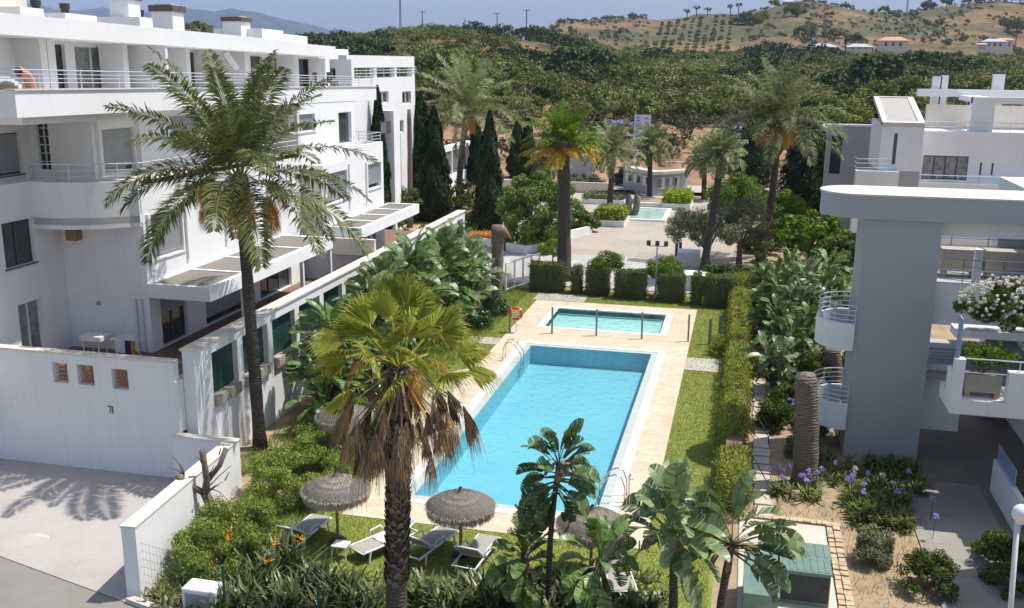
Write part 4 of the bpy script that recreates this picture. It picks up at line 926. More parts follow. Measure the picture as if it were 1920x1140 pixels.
# scrub on the bank and on the brown hills
Q = []; sb = [crown((0, 0, .5), 1, 1, .8, 10, .42, 110, .36, .25, -.1, .4) for _ in range(5)]
for i in range(2600):
    if i < 260: px = Rg.uniform(560, 1700); D = Rg.uniform(122, 178); s = Rg.uniform(.5, 1.5)
    else: px = Rg.uniform(990, 2000); D = Rg.uniform(560, 1090); s = Rg.uniform(.9, 2.6) * (1.8 if Rg.random() < .12 else 1)
    if i >= 260 and noise.noise(Vector((px / 75, D / 90, 3))) < -.05 and Rg.random() < .85: continue
    if i >= 260 and 1212 < px < 1388: continue
    p = atd(px, 100, D); z = hz(p[0], p[1]); Q.append(sb[i % 5] * s + np.array([p[0], p[1], z + .6]))
o_ = npmesh('scrub', np.concatenate(Q), M['scrub']); props(o_, 'low scrub scattered over the dry bank and brown hills', kind='stuff')
# groves on the brown hills
def put(px, D): p = atd(px, 100, D); return (p[0], p[1], hz(p[0], p[1]) - .5)
for k, (px, D, s) in enumerate(((1000, 560, 2.0), (1110, 610, 2.0), (1190, 600, 2.6), (1205, 610, 2.4), (1395, 880, 3.0), (1410, 880, 3.2), (1425, 890, 2.6), (1380, 880, 2.6), (1480, 880, 3.2), (1490, 890, 3.0), (1500, 760, 2.4), (1515, 780, 2.6), (1555, 760, 2.8), (1570, 760, 2.4), (1600, 700, 2.6), (1610, 640, 2.2), (1446, 1000, 2.4), (1650, 1000, 2.2), (1730, 1000, 2.4), (1740, 1000, 2.0), (1765, 1000, 2.6), (1820, 1000, 3.2), (1835, 1000, 3.0), (1848, 1000, 3.2), (1870, 1000, 2.6), (1885, 1000, 3.2), (1900, 1000, 3.0), (1915, 1000, 3.4), (1700, 620, 2.2), (1600, 620, 1.8), (1900, 800, 2.6))):
    o = dup(protos[k % 5], put(px, D), Rg.uniform(0, 6), (s * .8, s * .8, s * Rg.uniform(.6, .95)), 'dark broadleaf tree scattered on the dry brown hills near the skyline', 'trees on the brown hills')
# planted rows
first = None; cnt = 0
for c_ in range(10):
    for r_ in range(15):
        D = 605 + r_ * 25; px = 1222 + c_ * 15.5 + r_ * (1.1 - .08 * c_) * 1.2
        if Rg.random() < .18: continue
        p = put(px + Rg.uniform(-1, 1), D); s = Rg.uniform(.34, .72) * (1 + r_ * .02)
        dup(protos[r_ % 2], (p[0], p[1], p[2] + .3), Rg.uniform(0, 6), (s, s, s), 'young tree in the straight planted rows on the tan hillside field', 'planted rows on the tan field')
for k, px in enumerate((1285, 1302, 1323, 1365, 1380)):
    b = put(px, 985); t = thing('hilltop_palm', 'tiny palm on the skyline above the planted rows', 'palm tree', b, 'palms on the skyline'); h = Rg.uniform(7, 10)
    MB().tube([b, (b[0], b[1], b[2] + h)], .5, 6).build('trunk', M['bark'], t); npmesh('crown', crown((b[0], b[1], b[2] + h), 3, 3, 1.6, 10, 1.2, 220, 1.4, .5, -1), M['orchd'], t)
# far houses
def farhouse(px, py, D, w, h, roof, lab, hip=True):
    b = atd(px, py, D); z0 = b[2] - h
    t = thing('farmhouse', lab, 'house', (b[0], b[1], z0), 'far houses')
    MB().box(b[0] - w / 2, b[0] + w / 2, b[1], b[1] + w * .5, z0 - 4, b[2]).build('wall', M['cream'], t)
    m = MB(); e = .8; x0, x1, y0, y1, z = b[0] - w / 2 - e, b[0] + w / 2 + e, b[1] - e, b[1] + w * .5 + e, b[2]
    m.add([(x0, y0, z), (x1, y0, z), (x1, y1, z), (x0, y1, z), (x0 + w * .3, (y0 + y1) / 2, z + w * .14), (x1 - w * .3, (y0 + y1) / 2, z + w * .14)], [(0, 1, 5, 4), (1, 2, 5), (2, 3, 4, 5), (3, 0, 4), (0, 3, 2, 1)]); m.build('roof', roof, t)
    for k in range(3): MB().box(b[0] - w * .3 + w * .25 * k, b[0] - w * .3 + w * .25 * k + w * .08, b[1] - .12, b[1] - .02, z0 + h * .2, z0 + h * .75).build('window', M['glass'], t)
tr_ = simple('far_roof_tiles', (.62, .30, .19), .8, var=.1); gr_ = simple('far_grey_roof', (.45, .45, .50), .8, var=.1)
farhouse(1676, 76, 530, 14, 3.5, tr_, 'white farmhouse with orange tiled roof at the top edge of the orchard'); farhouse(1866, 78, 540, 11, 3, gr_, 'pale house with grey roof at the far right edge of the orchard'); farhouse(1886, 75, 548, 8, 4, tr_, 'small house with orange roof touching the pale grey roofed house'); farhouse(1842, 83, 520, 4, 3, gr_, 'tiny white shed left of the grey roofed house'); farhouse(1480, 3, 1000, 13, 4, gr_, 'grey hut on top of the terraced hill'); farhouse(1812, 12, 985, 15, 6, gr_, 'grey hut near the skyline of the right hill')
farhouse(1612, 88, 520, 12, 1.2, gr_, 'long low pale shed behind the orchard top')
farhouse(1545, 88, 520, 12, 1.0, gr_, 'low pale greenhouse strip left of the orange roofed farmhouse')
for k, (px, yb, yt, D, w, lab) in enumerate(((751, 60, -10, 560, 1.0, 'tall lattice mast on the left skyline'), (792, 55, 20, 560, .5, 'short antenna mast right of the tall lattice mast'), (932, 58, 23, 560, .4, 'power line pole with a crossarm, left one on the skyline'), (987, 66, 17, 560, .5, 'power line pole with a crossarm, right one on the skyline'), (1697, 55, -12, 900, 1.6, 'tall blue grey lattice pylon on the right hills'), (1582, 130, 72, 420, .35, 'thin pale pole rising out of the orchard'), (1903, 90, 30, 700, .7, 'thin lattice pole near the right edge of the hills'))):
    b = atd(px, yb, D); q = atd(px, yt, D); t = thing('mast', lab, 'mast', b); h = q[2] - b[2]; m = MB()
    for sx in (-w / 2, w / 2): m.tube([(b[0] + sx, b[1], b[2] - 4), (b[0] + sx * .45, b[1], q[2])], w * .12 + .06, 4)
    n = int(h / (w * 2.2)) + 1
    for i in range(min(n, 24)): z = b[2] + h * i / min(n, 24); z2 = b[2] + h * (i + 1) / min(n, 24); m.tube([(b[0] - w * .4, b[1], z), (b[0] + w * .4, b[1], z2)], .07, 4)
    m.build('lattice', M['lens'], t)
    if k in (2, 3, 1): MB().box(b[0] - 2, b[0] + 2, b[1] - .1, b[1] + .1, q[2] - .8, q[2] - .55).build('crossarm', M['lens'], t)
# ------------------------------------------------------------------ vegetation builders
def above(px, py, base):      # point seen at (px,py) in the upright plane through base facing the view
    b = np.array([base[0], base[1], 0.0]); n = np.array([-math.sin(PSI), math.cos(PSI), 0]); d = ray(px, py)
    return tuple(CAM + d * (((b - CAM) @ n) / (d @ n)))
def curve3(p0, p1, bow=(0, 0), n=10):
    p0 = np.array(p0); p1 = np.array(p1); return [tuple(p0 + (p1 - p0) * t + np.array([bow[0], bow[1], 0]) * math.sin(pi * t)) for t in np.linspace(0, 1, n)]
def frond(c, az, el0, L, bend, nl=52, ll=.5, lw=.05, droop=.35, vee=.35, start=.14, twist=0.0, sweep=.6):
    t = np.linspace(0, 1, 22); el = el0 - bend * t ** 1.25; ds = L / 21
    h = np.array([math.cos(az), math.sin(az), 0.]); up = np.array([0, 0, 1.])
    T = np.cos(el)[:, None] * h + np.sin(el)[:, None] * up
    P = np.array(c) + np.concatenate([np.zeros((1, 3)), np.cumsum(T[:-1] * ds, 0)])
    side = np.array([-math.sin(az), math.cos(az), 0.]); side = side * math.cos(twist) + up * math.sin(twist)
    Q = []
    w = .035 * (1 - .8 * t) * (L / 4) ** .5                     # rachis
    A = P + side * w[:, None]; B = P - side * w[:, None]
    Q.append(np.stack([A[:-1], A[1:], B[1:], B[:-1]], 1))
    s = np.linspace(start, .985, nl); i = s * 21; k = np.clip(i.astype(int), 0, 20); f = (i - k)[:, None]
    p = P[k] * (1 - f) + P[k + 1] * f; tt = nrm(T[k]); n_ = np.cross(side, tt) ; n_ = np.where(n_[:, 2:3] < 0, -n_, n_)
    ln = ll * (np.sin(np.clip(.12 + s * .9, 0, 1) * pi) ** .55 * .8 + .25)
    for sg in (1, -1):
        sw = sweep * (.7 + .6 * s)[:, None] + NR.normal(size=(nl, 1)) * .12
        d = nrm(side * sg + tt * sw + n_ * (vee + NR.normal(size=(nl, 1)) * .22))
        tip = p + d * ln[:, None] + np.array([0, 0, -1.]) * (droop * ln)[:, None] * NR.uniform(.5, 1.4, (nl, 1))
        mid = p + d * (ln * .45)[:, None] + np.array([0, 0, -.1]) * (droop * ln)[:, None]
        wv = nrm(np.cross(d, n_)) * lw / 2
        Q.append(np.stack([p, mid + wv, tip, mid - wv], 1))
    return np.concatenate(Q)
def phoenix(name, label, base, top, r0, r1, L, nfr=46, leaf='phx', ll=.5, lw=.055, nl=50, lowel=-35, bow=(0, 0), fruit=0, yellow=0, group=None, tk='ptrunk2', seed=1, boot=1.0, bend=(1.0, 1.5), cat='palm tree', upbias=1.05):
    rr = random.Random(seed)
    t = thing(name, label, cat, tuple(base), group)
    cur = curve3(base, top, bow, 16); rs = []
    for i in range(16):
        u = i / 15; rs.append((r0 + (r1 - r0) * u ** .6) * (1 + .04 * math.sin(i * 2.3)) * (1.18 if i == 0 else 1))
    MB().tube(cur, rs, 18).build('trunk', M[tk], t, smooth=True)
    # ragged boot of old leaf bases
    m = MB(); tp = np.array(top); dd = .5 * boot
    m.lathe([(r1 * 1.0, -1.1 * dd), (r1 * 1.5, -.7 * dd), (r1 * 1.8, -.1 * dd), (r1 * 1.4, .5 * dd), (.05, .9 * dd)], tuple(tp), 14)
    m.build('leaf_bases', M['ptrunk'] if leaf != 'phx2' else M['ptrunk2'], t, smooth=True)
    Q = []; ga = 2.39996
    for i in range(nfr):
        u = (i + .5) / nfr; e0 = rad(86 - (86 - lowel) * u ** upbias + rr.uniform(-7, 7)); a = i * ga + rr.uniform(-.2, .2)
        bd = rr.uniform(*bend) * (.35 + .75 * min(1, u * 1.35)) * (1 if e0 > rad(-5) else .7)
        Ls = L * rr.uniform(.85, 1.08) * (.9 if u < .12 else 1)
        Q.append(frond(tp + np.array([math.cos(a) * r1 * .7, math.sin(a) * r1 * .7, .25 * boot * (1 - u)]), a, e0, Ls, bd, nl, ll, lw, twist=rr.uniform(-.5, .5)))
    npmesh('fronds', np.concatenate(Q), M[leaf], t)
    if yellow:
        Q = [frond(tp - np.array([0, 0, .1]), i * 2 * pi / yellow + rr.uniform(-.2, .2), rad(rr.uniform(-22, 12)), L * rr.uniform(.85, 1.1), rr.uniform(.4, .8), nl, ll, lw * 1.4) for i in range(yellow)]
        npmesh('yellow_fronds', np.concatenate(Q), M['phxy'], t)
    if fruit:
        Q = []
        for i in range(fruit):
            a = rr.uniform(0, 2 * pi); ln = L * rr.uniform(.26, .44)
            q = frond(tp - np.array([0, 0, .15]), a, rad(rr.uniform(-5, 35)), ln, rr.uniform(1.3, 2.0), 34, .42 * L / 4, .035, 1.6, 0, .45, 0, .3); Q.append(q)
            Q.append(q + NR.normal(size=(1, 1, 3)) * .08)
        npmesh('fruit_stalks', np.concatenate(Q), M['fruit'], t)
    return t
def fanleaf(c, az, el, pet, Rf, n=30, spread=2.1, droop=.35, tipl=.45, roll=0.0, curl=0.0, width=1.0, cup=.25):
    h = np.array([math.cos(az), math.sin(az), 0.]); up = np.array([0, 0, 1.]); side = np.array([-math.sin(az), math.cos(az), 0.])
    T = math.cos(el) * h + math.sin(el) * up; Nn = -math.sin(el) * h + math.cos(el) * up
    side, Nn = side * math.cos(roll) + Nn * math.sin(roll), Nn * math.cos(roll) - side * math.sin(roll)
    c = np.array(c); P0 = c + T * pet - up * pet * droop * .25; Q = []
    w = .035; Q.append(np.stack([c + side * w, P0 + side * w * .6, P0 - side * w * .6, c - side * w])[None])
    T2 = nrm(T - up * droop * .5); Nn = nrm(Nn - T2 * (Nn @ T2))
    a = np.linspace(-spread, spread, n + 1); am = (a[1:] + a[:-1]) / 2
    rad_ = Rf * (.72 + .28 * np.cos(am * .8)) * NR.uniform(.92, 1.06, n)
    def pt(ang, r, lift=0): 
        ang = np.atleast_1d(ang); r = np.broadcast_to(r, ang.shape)
        return P0 + (T2 * np.cos(ang)[:, None] + side * np.sin(ang)[:, None] * width) * r[:, None] + Nn * (lift - cup * r * (np.abs(ang) / spread) ** 2)[:, None] - up * (droop * r ** 2 * .35)[:, None]
    fold = np.where(np.arange(n + 1) % 2, .03, -.03) * Rf
    i1 = pt(a, Rf * .08); i2 = pt(a, Rf * .55, fold)
    Q.append(np.stack([i1[:-1], i2[:-1], i2[1:], i1[1:]], 1))
    tips = pt(am + NR.normal(size=n) * .02, rad_) - up * (Rf * tipl * NR.uniform(.2, 1.0, n) ** 1.5 * .5)[:, None]
    m1 = pt(a[:-1] * .5 + am * .5, Rf * .72); m2 = pt(a[1:] * .5 + am * .5, Rf * .72)
    Q.append(np.stack([i2[:-1], m1, m2, i2[1:]], 1)); Q.append(np.stack([m1, tips, tips + side * .004, m2], 1))
    return np.concatenate(Q)
def paddle(c, az, el, pet, L, W, arch=.9, K=13, tear=.35, roll=0.0):
    """banana-like leaf: petiole, arching midrib, torn strips either side"""
    h = np.array([math.cos(az), math.sin(az), 0.]); up = np.array([0, 0, 1.]); side = np.array([-math.sin(az), math.cos(az), 0.])
    n = 6 + K; s = np.linspace(0, 1, n); tot = pet + L; e = el - arch * s ** 2.0
    T = np.cos(e)[:, None] * h + np.sin(e)[:, None] * up
    P = np.array(c) + np.concatenate([np.zeros((1, 3)), np.cumsum(T[:-1] * tot / (n - 1), 0)])
    sd = side * math.cos(roll) + up * math.sin(roll)
    w = .035 * (1 - .75 * s)[:, None]; Q = [np.stack([P[:-1] + sd * w[:-1], P[1:] + sd * w[1:], P[1:] - sd * w[1:], P[:-1] - sd * w[:-1]], 1)]
    u = (s * tot - pet) / L; k0 = int(np.argmax(u > 0)) - 1; k0 = max(k0, 0)
    prev = {1: 0.0, -1: 0.0}
    for k in range(k0, n - 1):
        ua, ub = max(u[k], 0), max(u[k + 1], 0)
        wa = W * math.sin(pi * min(1, ua * .93 + .06)) ** .6; wb = W * math.sin(pi * min(1, ub * .93 + .06)) ** .6
        N0 = np.cross(sd, T[k]); N0 = N0 if N0[2] > 0 else -N0
        for sg in (1, -1):
            fl = .3 + NR.normal() * tear * .3
            if NR.random() > tear: fl = prev[sg]
            prev[sg] = fl
            gap = (.0 if NR.random() > tear * .6 else .12)
            d = nrm(sd * sg * 1.0 + T[k] * .35 + N0 * fl)
            a_, b_ = P[k] + (P[k + 1] - P[k]) * gap, P[k + 1]
            Q.append(np.stack([a_, a_ + d * wa, b_ + d * wb, b_])[None])
    return np.concatenate(Q)
def strelitzia(name, label, base, tops, L=1.3, W=.32, pet=.9, nleaf=11, leaf='strel', group=None, tr=.1, seed=3, fan=None, cat='bird of paradise', skirt=4, elr=(88, 95), drop=0.0):
    rr = random.Random(seed); t = thing(name, label, cat, tuple(base), group)
    for j, tp in enumerate(tops):
        b = (base[0] + (.25 * math.cos(j * 2.1) if len(tops) > 1 else 0), base[1] + (.25 * math.sin(j * 2.1) if len(tops) > 1 else 0), base[2])
        MB().tube(curve3(b, tp, (rr.uniform(-.08, .08), 0), 9), [tr * (1.15 - .25 * i / 8 + .05 * math.sin(i * 2.6)) for i in range(9)], 10).build('trunk', M['ptrunk2'], t, smooth=True)
    Q = []; D = []
    for tp in tops:
        fa = fan if fan is not None else rr.uniform(0, pi)
        for i in range(nleaf):
            u = (i + .5) / nleaf; sg = 1 if i % 2 else -1; e = rad(elr[0] - elr[1] * u ** .9 + rr.uniform(-8, 8)); a = fa + (0 if sg > 0 else pi) + rr.uniform(-.75, .75)
            Q.append(paddle(np.array(tp) + np.array([0, 0, .1 - drop * u]), a, e, pet * rr.uniform(.7, 1.1), L * rr.uniform(.75, 1.1), W * rr.uniform(.85, 1.1), rr.uniform(.6, 1.5), 13, rr.uniform(.2, .6), rr.uniform(-.9, .9)))
        for i in range(skirt):
            D.append(paddle(np.array(tp), rr.uniform(0, 2 * pi), rad(rr.uniform(-30, 10)), pet * .4, L * .55, W * .3, rr.uniform(1.4, 2.2), 7, .6))
    npmesh('leaves', np.concatenate(Q), M[leaf], t)
    if D: npmesh('dead_leaves', np.concatenate(D), M['dead'], t)
    return t
def straps(c, n, L, W, spread=.35, el=(45, 88), bend=1.1, seg=4):
    Q = []
    for i in range(n):
        a = NR.uniform(0, 2 * pi); e = rad(NR.uniform(*el)); r = spread * NR.random() ** .5; b = NR.uniform(0, 2 * pi)
        p0 = np.array(c) + np.array([r * math.cos(b), r * math.sin(b), 0]); h = np.array([math.cos(a), math.sin(a), 0]); sd = np.array([-math.sin(a), math.cos(a), 0]); ln = L * NR.uniform(.65, 1.1)
        p = p0; pts = [p]; bd = bend * NR.uniform(.3, 1.2)
        for k in range(seg): ee = e - bd * (k / seg) ** 1.3; p = p + (h * math.cos(ee) + np.array([0, 0, 1.]) * math.sin(ee)) * ln / seg; pts.append(p)
        pts = np.array(pts); w = W * np.array([.35, .8, 1, .75, .05, .02])[:seg + 1][:, None] * .5
        A = pts + sd * w; B = pts - sd * w; Q.append(np.stack([A[:-1], A[1:], B[1:], B[:-1]], 1))
    return np.concatenate(Q)
def tree(name, label, base, h, rx, ry, rz, leaf, nclump=40, cr=.5, nleaf=9000, L=.16, group=None, tr=.14, cat='tree', limbs=5, zc=None, W=None, low=-.6, tk='bark', fill=.45, cx=0):
    t = thing(name, label, cat, tuple(base), group); zc = zc if zc is not None else h - rz
    m = MB(); m.tube([(base[0], base[1], base[2]), (base[0] + cx * .5, base[1] + .03, base[2] + zc * .55), (base[0] + cx, base[1], base[2] + zc)], [tr, tr * .8, tr * .5], 9)
    for i in range(limbs):
        a = i * 2.4; z0 = base[2] + zc * (.45 + .1 * (i % 3))
        m.tube([(base[0] + cx * .5, base[1], z0), (base[0] + cx + rx * .4 * math.cos(a), base[1] + ry * .4 * math.sin(a), base[2] + zc), (base[0] + cx + rx * .7 * math.cos(a), base[1] + ry * .7 * math.sin(a), base[2] + zc + rz * .35)], [tr * .5, tr * .32, tr * .12], 6)
    m.build('trunk', M[tk], t, smooth=True)
    npmesh('crown', crown((base[0] + cx, base[1], base[2] + zc), rx, ry, rz, nclump, cr, nleaf, L, W, low, fill), M[leaf], t)
    return t
def cypress(label, base, h, r, n=15000, group='cypresses', L=.40):
    t = thing('cypress', label, 'cypress tree', tuple(base), group)
    MB().tube([(base[0], base[1], base[2]), (base[0], base[1], base[2] + h * .6)], [.16, .05], 8).build('trunk', M['bark'], t)
    u = NR.random(n) ** .85; prof = (1.0 - u) ** .62 * np.minimum(1, (u + .06) / .22) ** .5 * 1.12
    a = NR.uniform(0, 2 * pi, n); lump = 1 + .16 * np.sin(a * 3 + u * 15) + .12 * np.sin(a * 5 - u * 24 + base[0]); rr = r * prof * lump * NR.uniform(.72, 1.04, n)
    P = np.stack([base[0] + rr * np.cos(a), base[1] + rr * np.sin(a), base[2] + .15 + u * h], 1)
    N = nrm(np.stack([np.cos(a), np.sin(a), .25 + 0 * a], 1) + NR.normal(size=(n, 3)) * .35)
    T = np.tile(np.array([[0, 0, 1.]]), (n, 1)) + NR.normal(size=(n, 3)) * .25
    npmesh('foliage', leafq(P, N, L * NR.uniform(.6, 1.3, n), L * .36, T), M['cyp'], t)
    return t
def bush(name, label, c, rx, ry, rz, leaf, n=5000, L=.1, W=None, ncl=28, cr=.22, group=None, cat='shrub', stems=5, low=-.15):
    t = thing(name, label, cat, (c[0], c[1], c[2]), group)
    m = MB()
    for i in range(stems): a = i * 2 * pi / stems; m.tube([(c[0], c[1], c[2]), (c[0] + rx * .6 * math.cos(a), c[1] + ry * .6 * math.sin(a), c[2] + rz * .8)], [.03, .012], 5)
    m.build('stem', M['bark'], t)
    npmesh('foliage', crown((c[0], c[1], c[2] + rz * .25), rx, ry, rz, ncl, cr, n, L, W, low, .4), M[leaf], t)
    return t

# ------------------------------------------------------------------ palms
b = G(488, 838); phoenix('date_palm', 'tall date palm with orange fruit stalks in front of the long white building', b, above(450, 342, b), .235, .185, 4.8, 33, 'phx', .78, .066, 92, -14, fruit=12, seed=4, bend=(.95, 1.45), upbias=1.15)
b = G(860, 392); phoenix('date_palm', 'slender date palm with wide grey green crown standing before the far cypresses', b, above(876, 212, b), .34, .24, 6.0, 38, 'phx2', .95, .09, 66, -12, fruit=4, seed=8, tk='ptrunk2', bow=(-.2, 0), bend=(.9, 1.5))
b = G(1425, 490); phoenix('date_palm', 'big leaning date palm with orange stalks rising above the olive trees on the right', b, above(1458, 232, b), .33, .22, 5.0, 38, 'phx2', .85, .08, 66, -10, fruit=9, seed=12, bow=(.25, 0))
b = G(1058, 525); phoenix('yellowing_palm', 'thick trunked palm with fresh green top and drooping yellow lower fronds behind the clipped hedges', b, above(1057, 272, b), .5, .36, 2.7, 44, 'bright', .5, .06, 50, 8, yellow=16, seed=15, tk='ptrunk2', boot=.6, bend=(.7, 1.2))
b = G(1315, 522); phoenix('leaning_palm', 'leaning palm with smallish pale crown just right of the street lamp', b, above(1352, 290, b), .28, .2, 1.75, 38, 'phx2', .5, .07, 40, -30, seed=18, bow=(.1, 0), boot=.6)
for k, (bx, by, tx, ty, L_, lab, lf) in enumerate(((1142, 402, 1150, 283, 3.2, 'palm with silvery crown rising from the clipped planter beside the fountain', 'phx2'), (1218, 376, 1219, 275, 2.7, 'palm standing in the low white planter in front of the gatehouse', 'phx2'),
        (1320, 374, 1321, 300, 2.7, 'short palm with drooping crown left of the leaning palm, behind the lime hedge planter', 'phx2'), (1026, 372, 1026, 308, 2.4, 'pale blue green palm half hidden behind the yellowing palm', 'phx2'))):
    b = G(bx, by); phoenix('plaza_palm', lab, b, above(tx, ty, b), .3, .22, L_, 38, lf, .6, .10, 34, -30, seed=20 + k, group='palms on the plaza', boot=.7)
for px, py, qx, qy, r0, r1, lab in ((768, 426, 767, 205, .24, .18, 'tall bare palm trunk without crown beside the dark cypress mass'), (930, 562, 932, 422, .33, .36, 'topped palm trunk with a swollen head left of the paddling pool'),
        (1508, 905, 1511, 702, .42, .36, 'thick ringed palm stump in the flower bed left of the grey stair tower'), (1562, 745, 1560, 652, .36, .33, 'short palm stump in shade under the upper round balcony')):
    b = G(px, py); q = above(qx, qy, b); t = thing('palm_stump', lab, 'palm stump', b, 'bare palm trunks')
    pts = curve3(b, q, (.05, 0), 14); MB().tube(pts, [(r0 + (r1 - r0) * i / 13) * (1.0 + .05 * math.sin(i * 2.1)) * (1.12 if i in (0,) else 1) * (.8 if i == 13 else 1) for i in range(14)], 18).build('trunk', M['ptrunk'], t, smooth=True)
    if qx == 932: MB().tube([(q[0], q[1], q[2] - .5), (q[0] + .45, q[1] - .1, q[2] - .35), (q[0] + .9, q[1] - .15, q[2] - .75)], [.32, .28, .03], 10).build('broken_leaf_base', M['dead'], t, smooth=True)
# foreground fan palm with brown skirt
b = G(742, 1215); tp = above(750, 690, b)
t = thing('fan_palm', 'foreground fan palm with bright green leaves over a shaggy skirt of dead brown leaves', 'palm tree', b)
pts = curve3(b, tp, (.0, 0), 26); m = MB(); m.tube(pts, [.245 * (1.15 if i < 3 else 1) * (1 + .03 * math.sin(i * 1.9)) for i in range(26)], 22)
m.build('trunk', M['ptrunk2'], t, smooth=True)
Q = []; rr0 = random.Random(2)
for i in range(520):      # old leaf-base stubs criss-crossing the trunk
    z = b[2] + 1.75 + (tp[2] - 1.95) * (i / 520.0); a = i * 2.39996 + rr0.uniform(-.25, .25); z += rr0.uniform(-.05, .05); u = z / tp[2]; cx = b[0] + (tp[0] - b[0]) * u; cy = b[1] + (tp[1] - b[1]) * u
    n_ = np.array([math.cos(a), math.sin(a), 0.]); s_ = np.array([-math.sin(a), math.cos(a), 0.]); c_ = np.array([cx, cy, z]) + n_ * .24
    Q.append(np.stack([c_ - s_ * .10 - np.array([0, 0, .07]), c_ + s_ * .10 - np.array([0, 0, .07]), c_ + n_ * .07 + s_ * .03 + np.array([0, 0, .10]), c_ + n_ * .07 - s_ * .03 + np.array([0, 0, .10])])[None])
npmesh('leaf_bases', np.concatenate(Q), M['bootm'], t)
rr = random.Random(5); Q = []
for i in range(30):
    u = (i + .5) / 30; a = i * 2.39996 + rr.uniform(-.2, .2); e = rad(84 - 96 * u ** .9 + rr.uniform(-9, 9))
    Q.append(fanleaf(np.array(tp) + np.array([.1 * math.cos(a), .1 * math.sin(a), .1]), a, e, rr.uniform(1.0, 1.5), rr.uniform(.8, 1.0), 32, 1.35, rr.uniform(.10, .35), .45, rr.uniform(-1.1, 1.1), cup=.3))
npmesh('green_leaves', np.concatenate(Q), M['fan'], t)
Q = []
for i in range(50):
    u = i / 50; a = i * 2.39996; e = rad(6 - 52 * u ** .8 + rr.uniform(-14, 14))
    Q.append(fanleaf(np.array(tp) + np.array([.2 * math.cos(a), .2 * math.sin(a), -.0 - .45 * u]), a, e, rr.uniform(.75, 1.3), rr.uniform(.6, .85), 20, rr.uniform(.35, .8), rr.uniform(1.3, 2.4), .8, rr.uniform(-1, 1), width=rr.uniform(.5, .8), cup=.5))
npmesh('dead_leaves', np.concatenate(Q), M['dead'], t)
Q = [frond(np.array(tp), rr.uniform(0, 6.3), rad(40), 1.6, 2.4, 20, .25, .02, 1.5, 0, .5) for i in range(5)]
npmesh('flower_stalks', np.concatenate(Q), M['fruit'], t)

# ------------------------------------------------------------------ giant birds of paradise
b = G(1028, 1150); strelitzia('giant_bird_of_paradise', 'tall slim bird of paradise with a tuft of dark paddle leaves seen against the pool', b, [above(1048, 868, b)], .78, .23, .38, 38, tr=.07, seed=31, skirt=14, elr=(90, 150), drop=.9, group='giant birds of paradise in the foreground')
b = G(1262, 1190); strelitzia('giant_bird_of_paradise', 'broad bird of paradise with arching pale backed leaves in front of the green cabinets', b, [above(1262, 1000, b)], 1.15, .28, .7, 32, 'strelp', tr=.10, seed=33, skirt=16, elr=(90, 110), drop=.3, group='giant birds of paradise in the foreground')
b = G(1345, 1190); strelitzia('giant_bird_of_paradise', 'second broad bird of paradise leaning right beside the green cabinets', b, [above(1372, 1020, b)], 1.1, .27, .7, 30, 'strelp', tr=.10, seed=36, skirt=14, elr=(88, 110), drop=.3, group='giant birds of paradise in the foreground')
b = G(1000, 1160); strelitzia('giant_bird_of_paradise', 'short dense bird of paradise at the foot of the tall slim one', b, [above(982, 1035, b)], .85, .21, .5, 32, tr=.09, elr=(90, 130), drop=.6, seed=38, skirt=3, group='giant birds of paradise in the foreground')
b = G(1110, 1180); strelitzia('giant_bird_of_paradise', 'low bird of paradise with one upright leaf under the right thatched parasol', b, [above(1125, 1048, b)], .85, .21, .5, 30, tr=.09, elr=(90, 130), drop=.6, seed=39, skirt=3, group='giant birds of paradise in the foreground')
for k, (x, y, z, L_) in enumerate(((-15.2, 37.8, 2.6, 1.5), (-15.6, 39.9, 2.9, 1.4), (-15.3, 42.0, 3.1, 1.5), (-15.7, 44.5, 3.3, 1.3), (-14.9, 46.2, 2.8, 1.3), (-15.6, 48.4, 3.0, 1.3), (-14.6, 50.0, 2.4, 1.2), (-15.9, 35.0, 2.5, 1.2), (-15.7, 33.2, 1.6, 1.0), (-15.7, 51.8, 2.9, 1.2))):
    strelitzia('bird_of_paradise_clump', 'giant bird of paradise clump growing along the white garden wall with the green screens', (x + .5, y, 0), [(x + .5, y, z * 1.22), (x + 1.0, y + .5, z * .85), (x + .2, y + .6, z * 1.05), (x + .8, y - .5, z * .55)], L_ * .85, .26, .7, 18, 'strel' if k % 3 else 'strelp', seed=50 + k, group='bird of paradise clumps along the garden wall')
for k, (x, y, z) in enumerate(((1.9, 41.5, 1.6), (2.5, 44.0, 2.0), (1.9, 47.0, 2.3), (3.0, 48.5, 2.8), (2.2, 51.5, 2.3), (3.7, 45.5, 2.6), (3.4, 52.5, 3.2), (4.4, 49.5, 3.4), (2.0, 55.5, 2.2), (4.6, 54.0, 3.6), (3.0, 58.0, 2.6))):
    strelitzia('bird_of_paradise_clump', 'bird of paradise clump in the dense planting left of the grey stair tower', (x, y, 0), [(x, y, z * .8), (x + .5, y + .4, z * .55), (x - .4, y + .5, z * .65), (x + .1, y - .5, z * .4)], .85, .2, .6, 16, 'strel' if k % 3 else 'strelp', seed=80 + k, group='bird of paradise clumps by the stair tower')

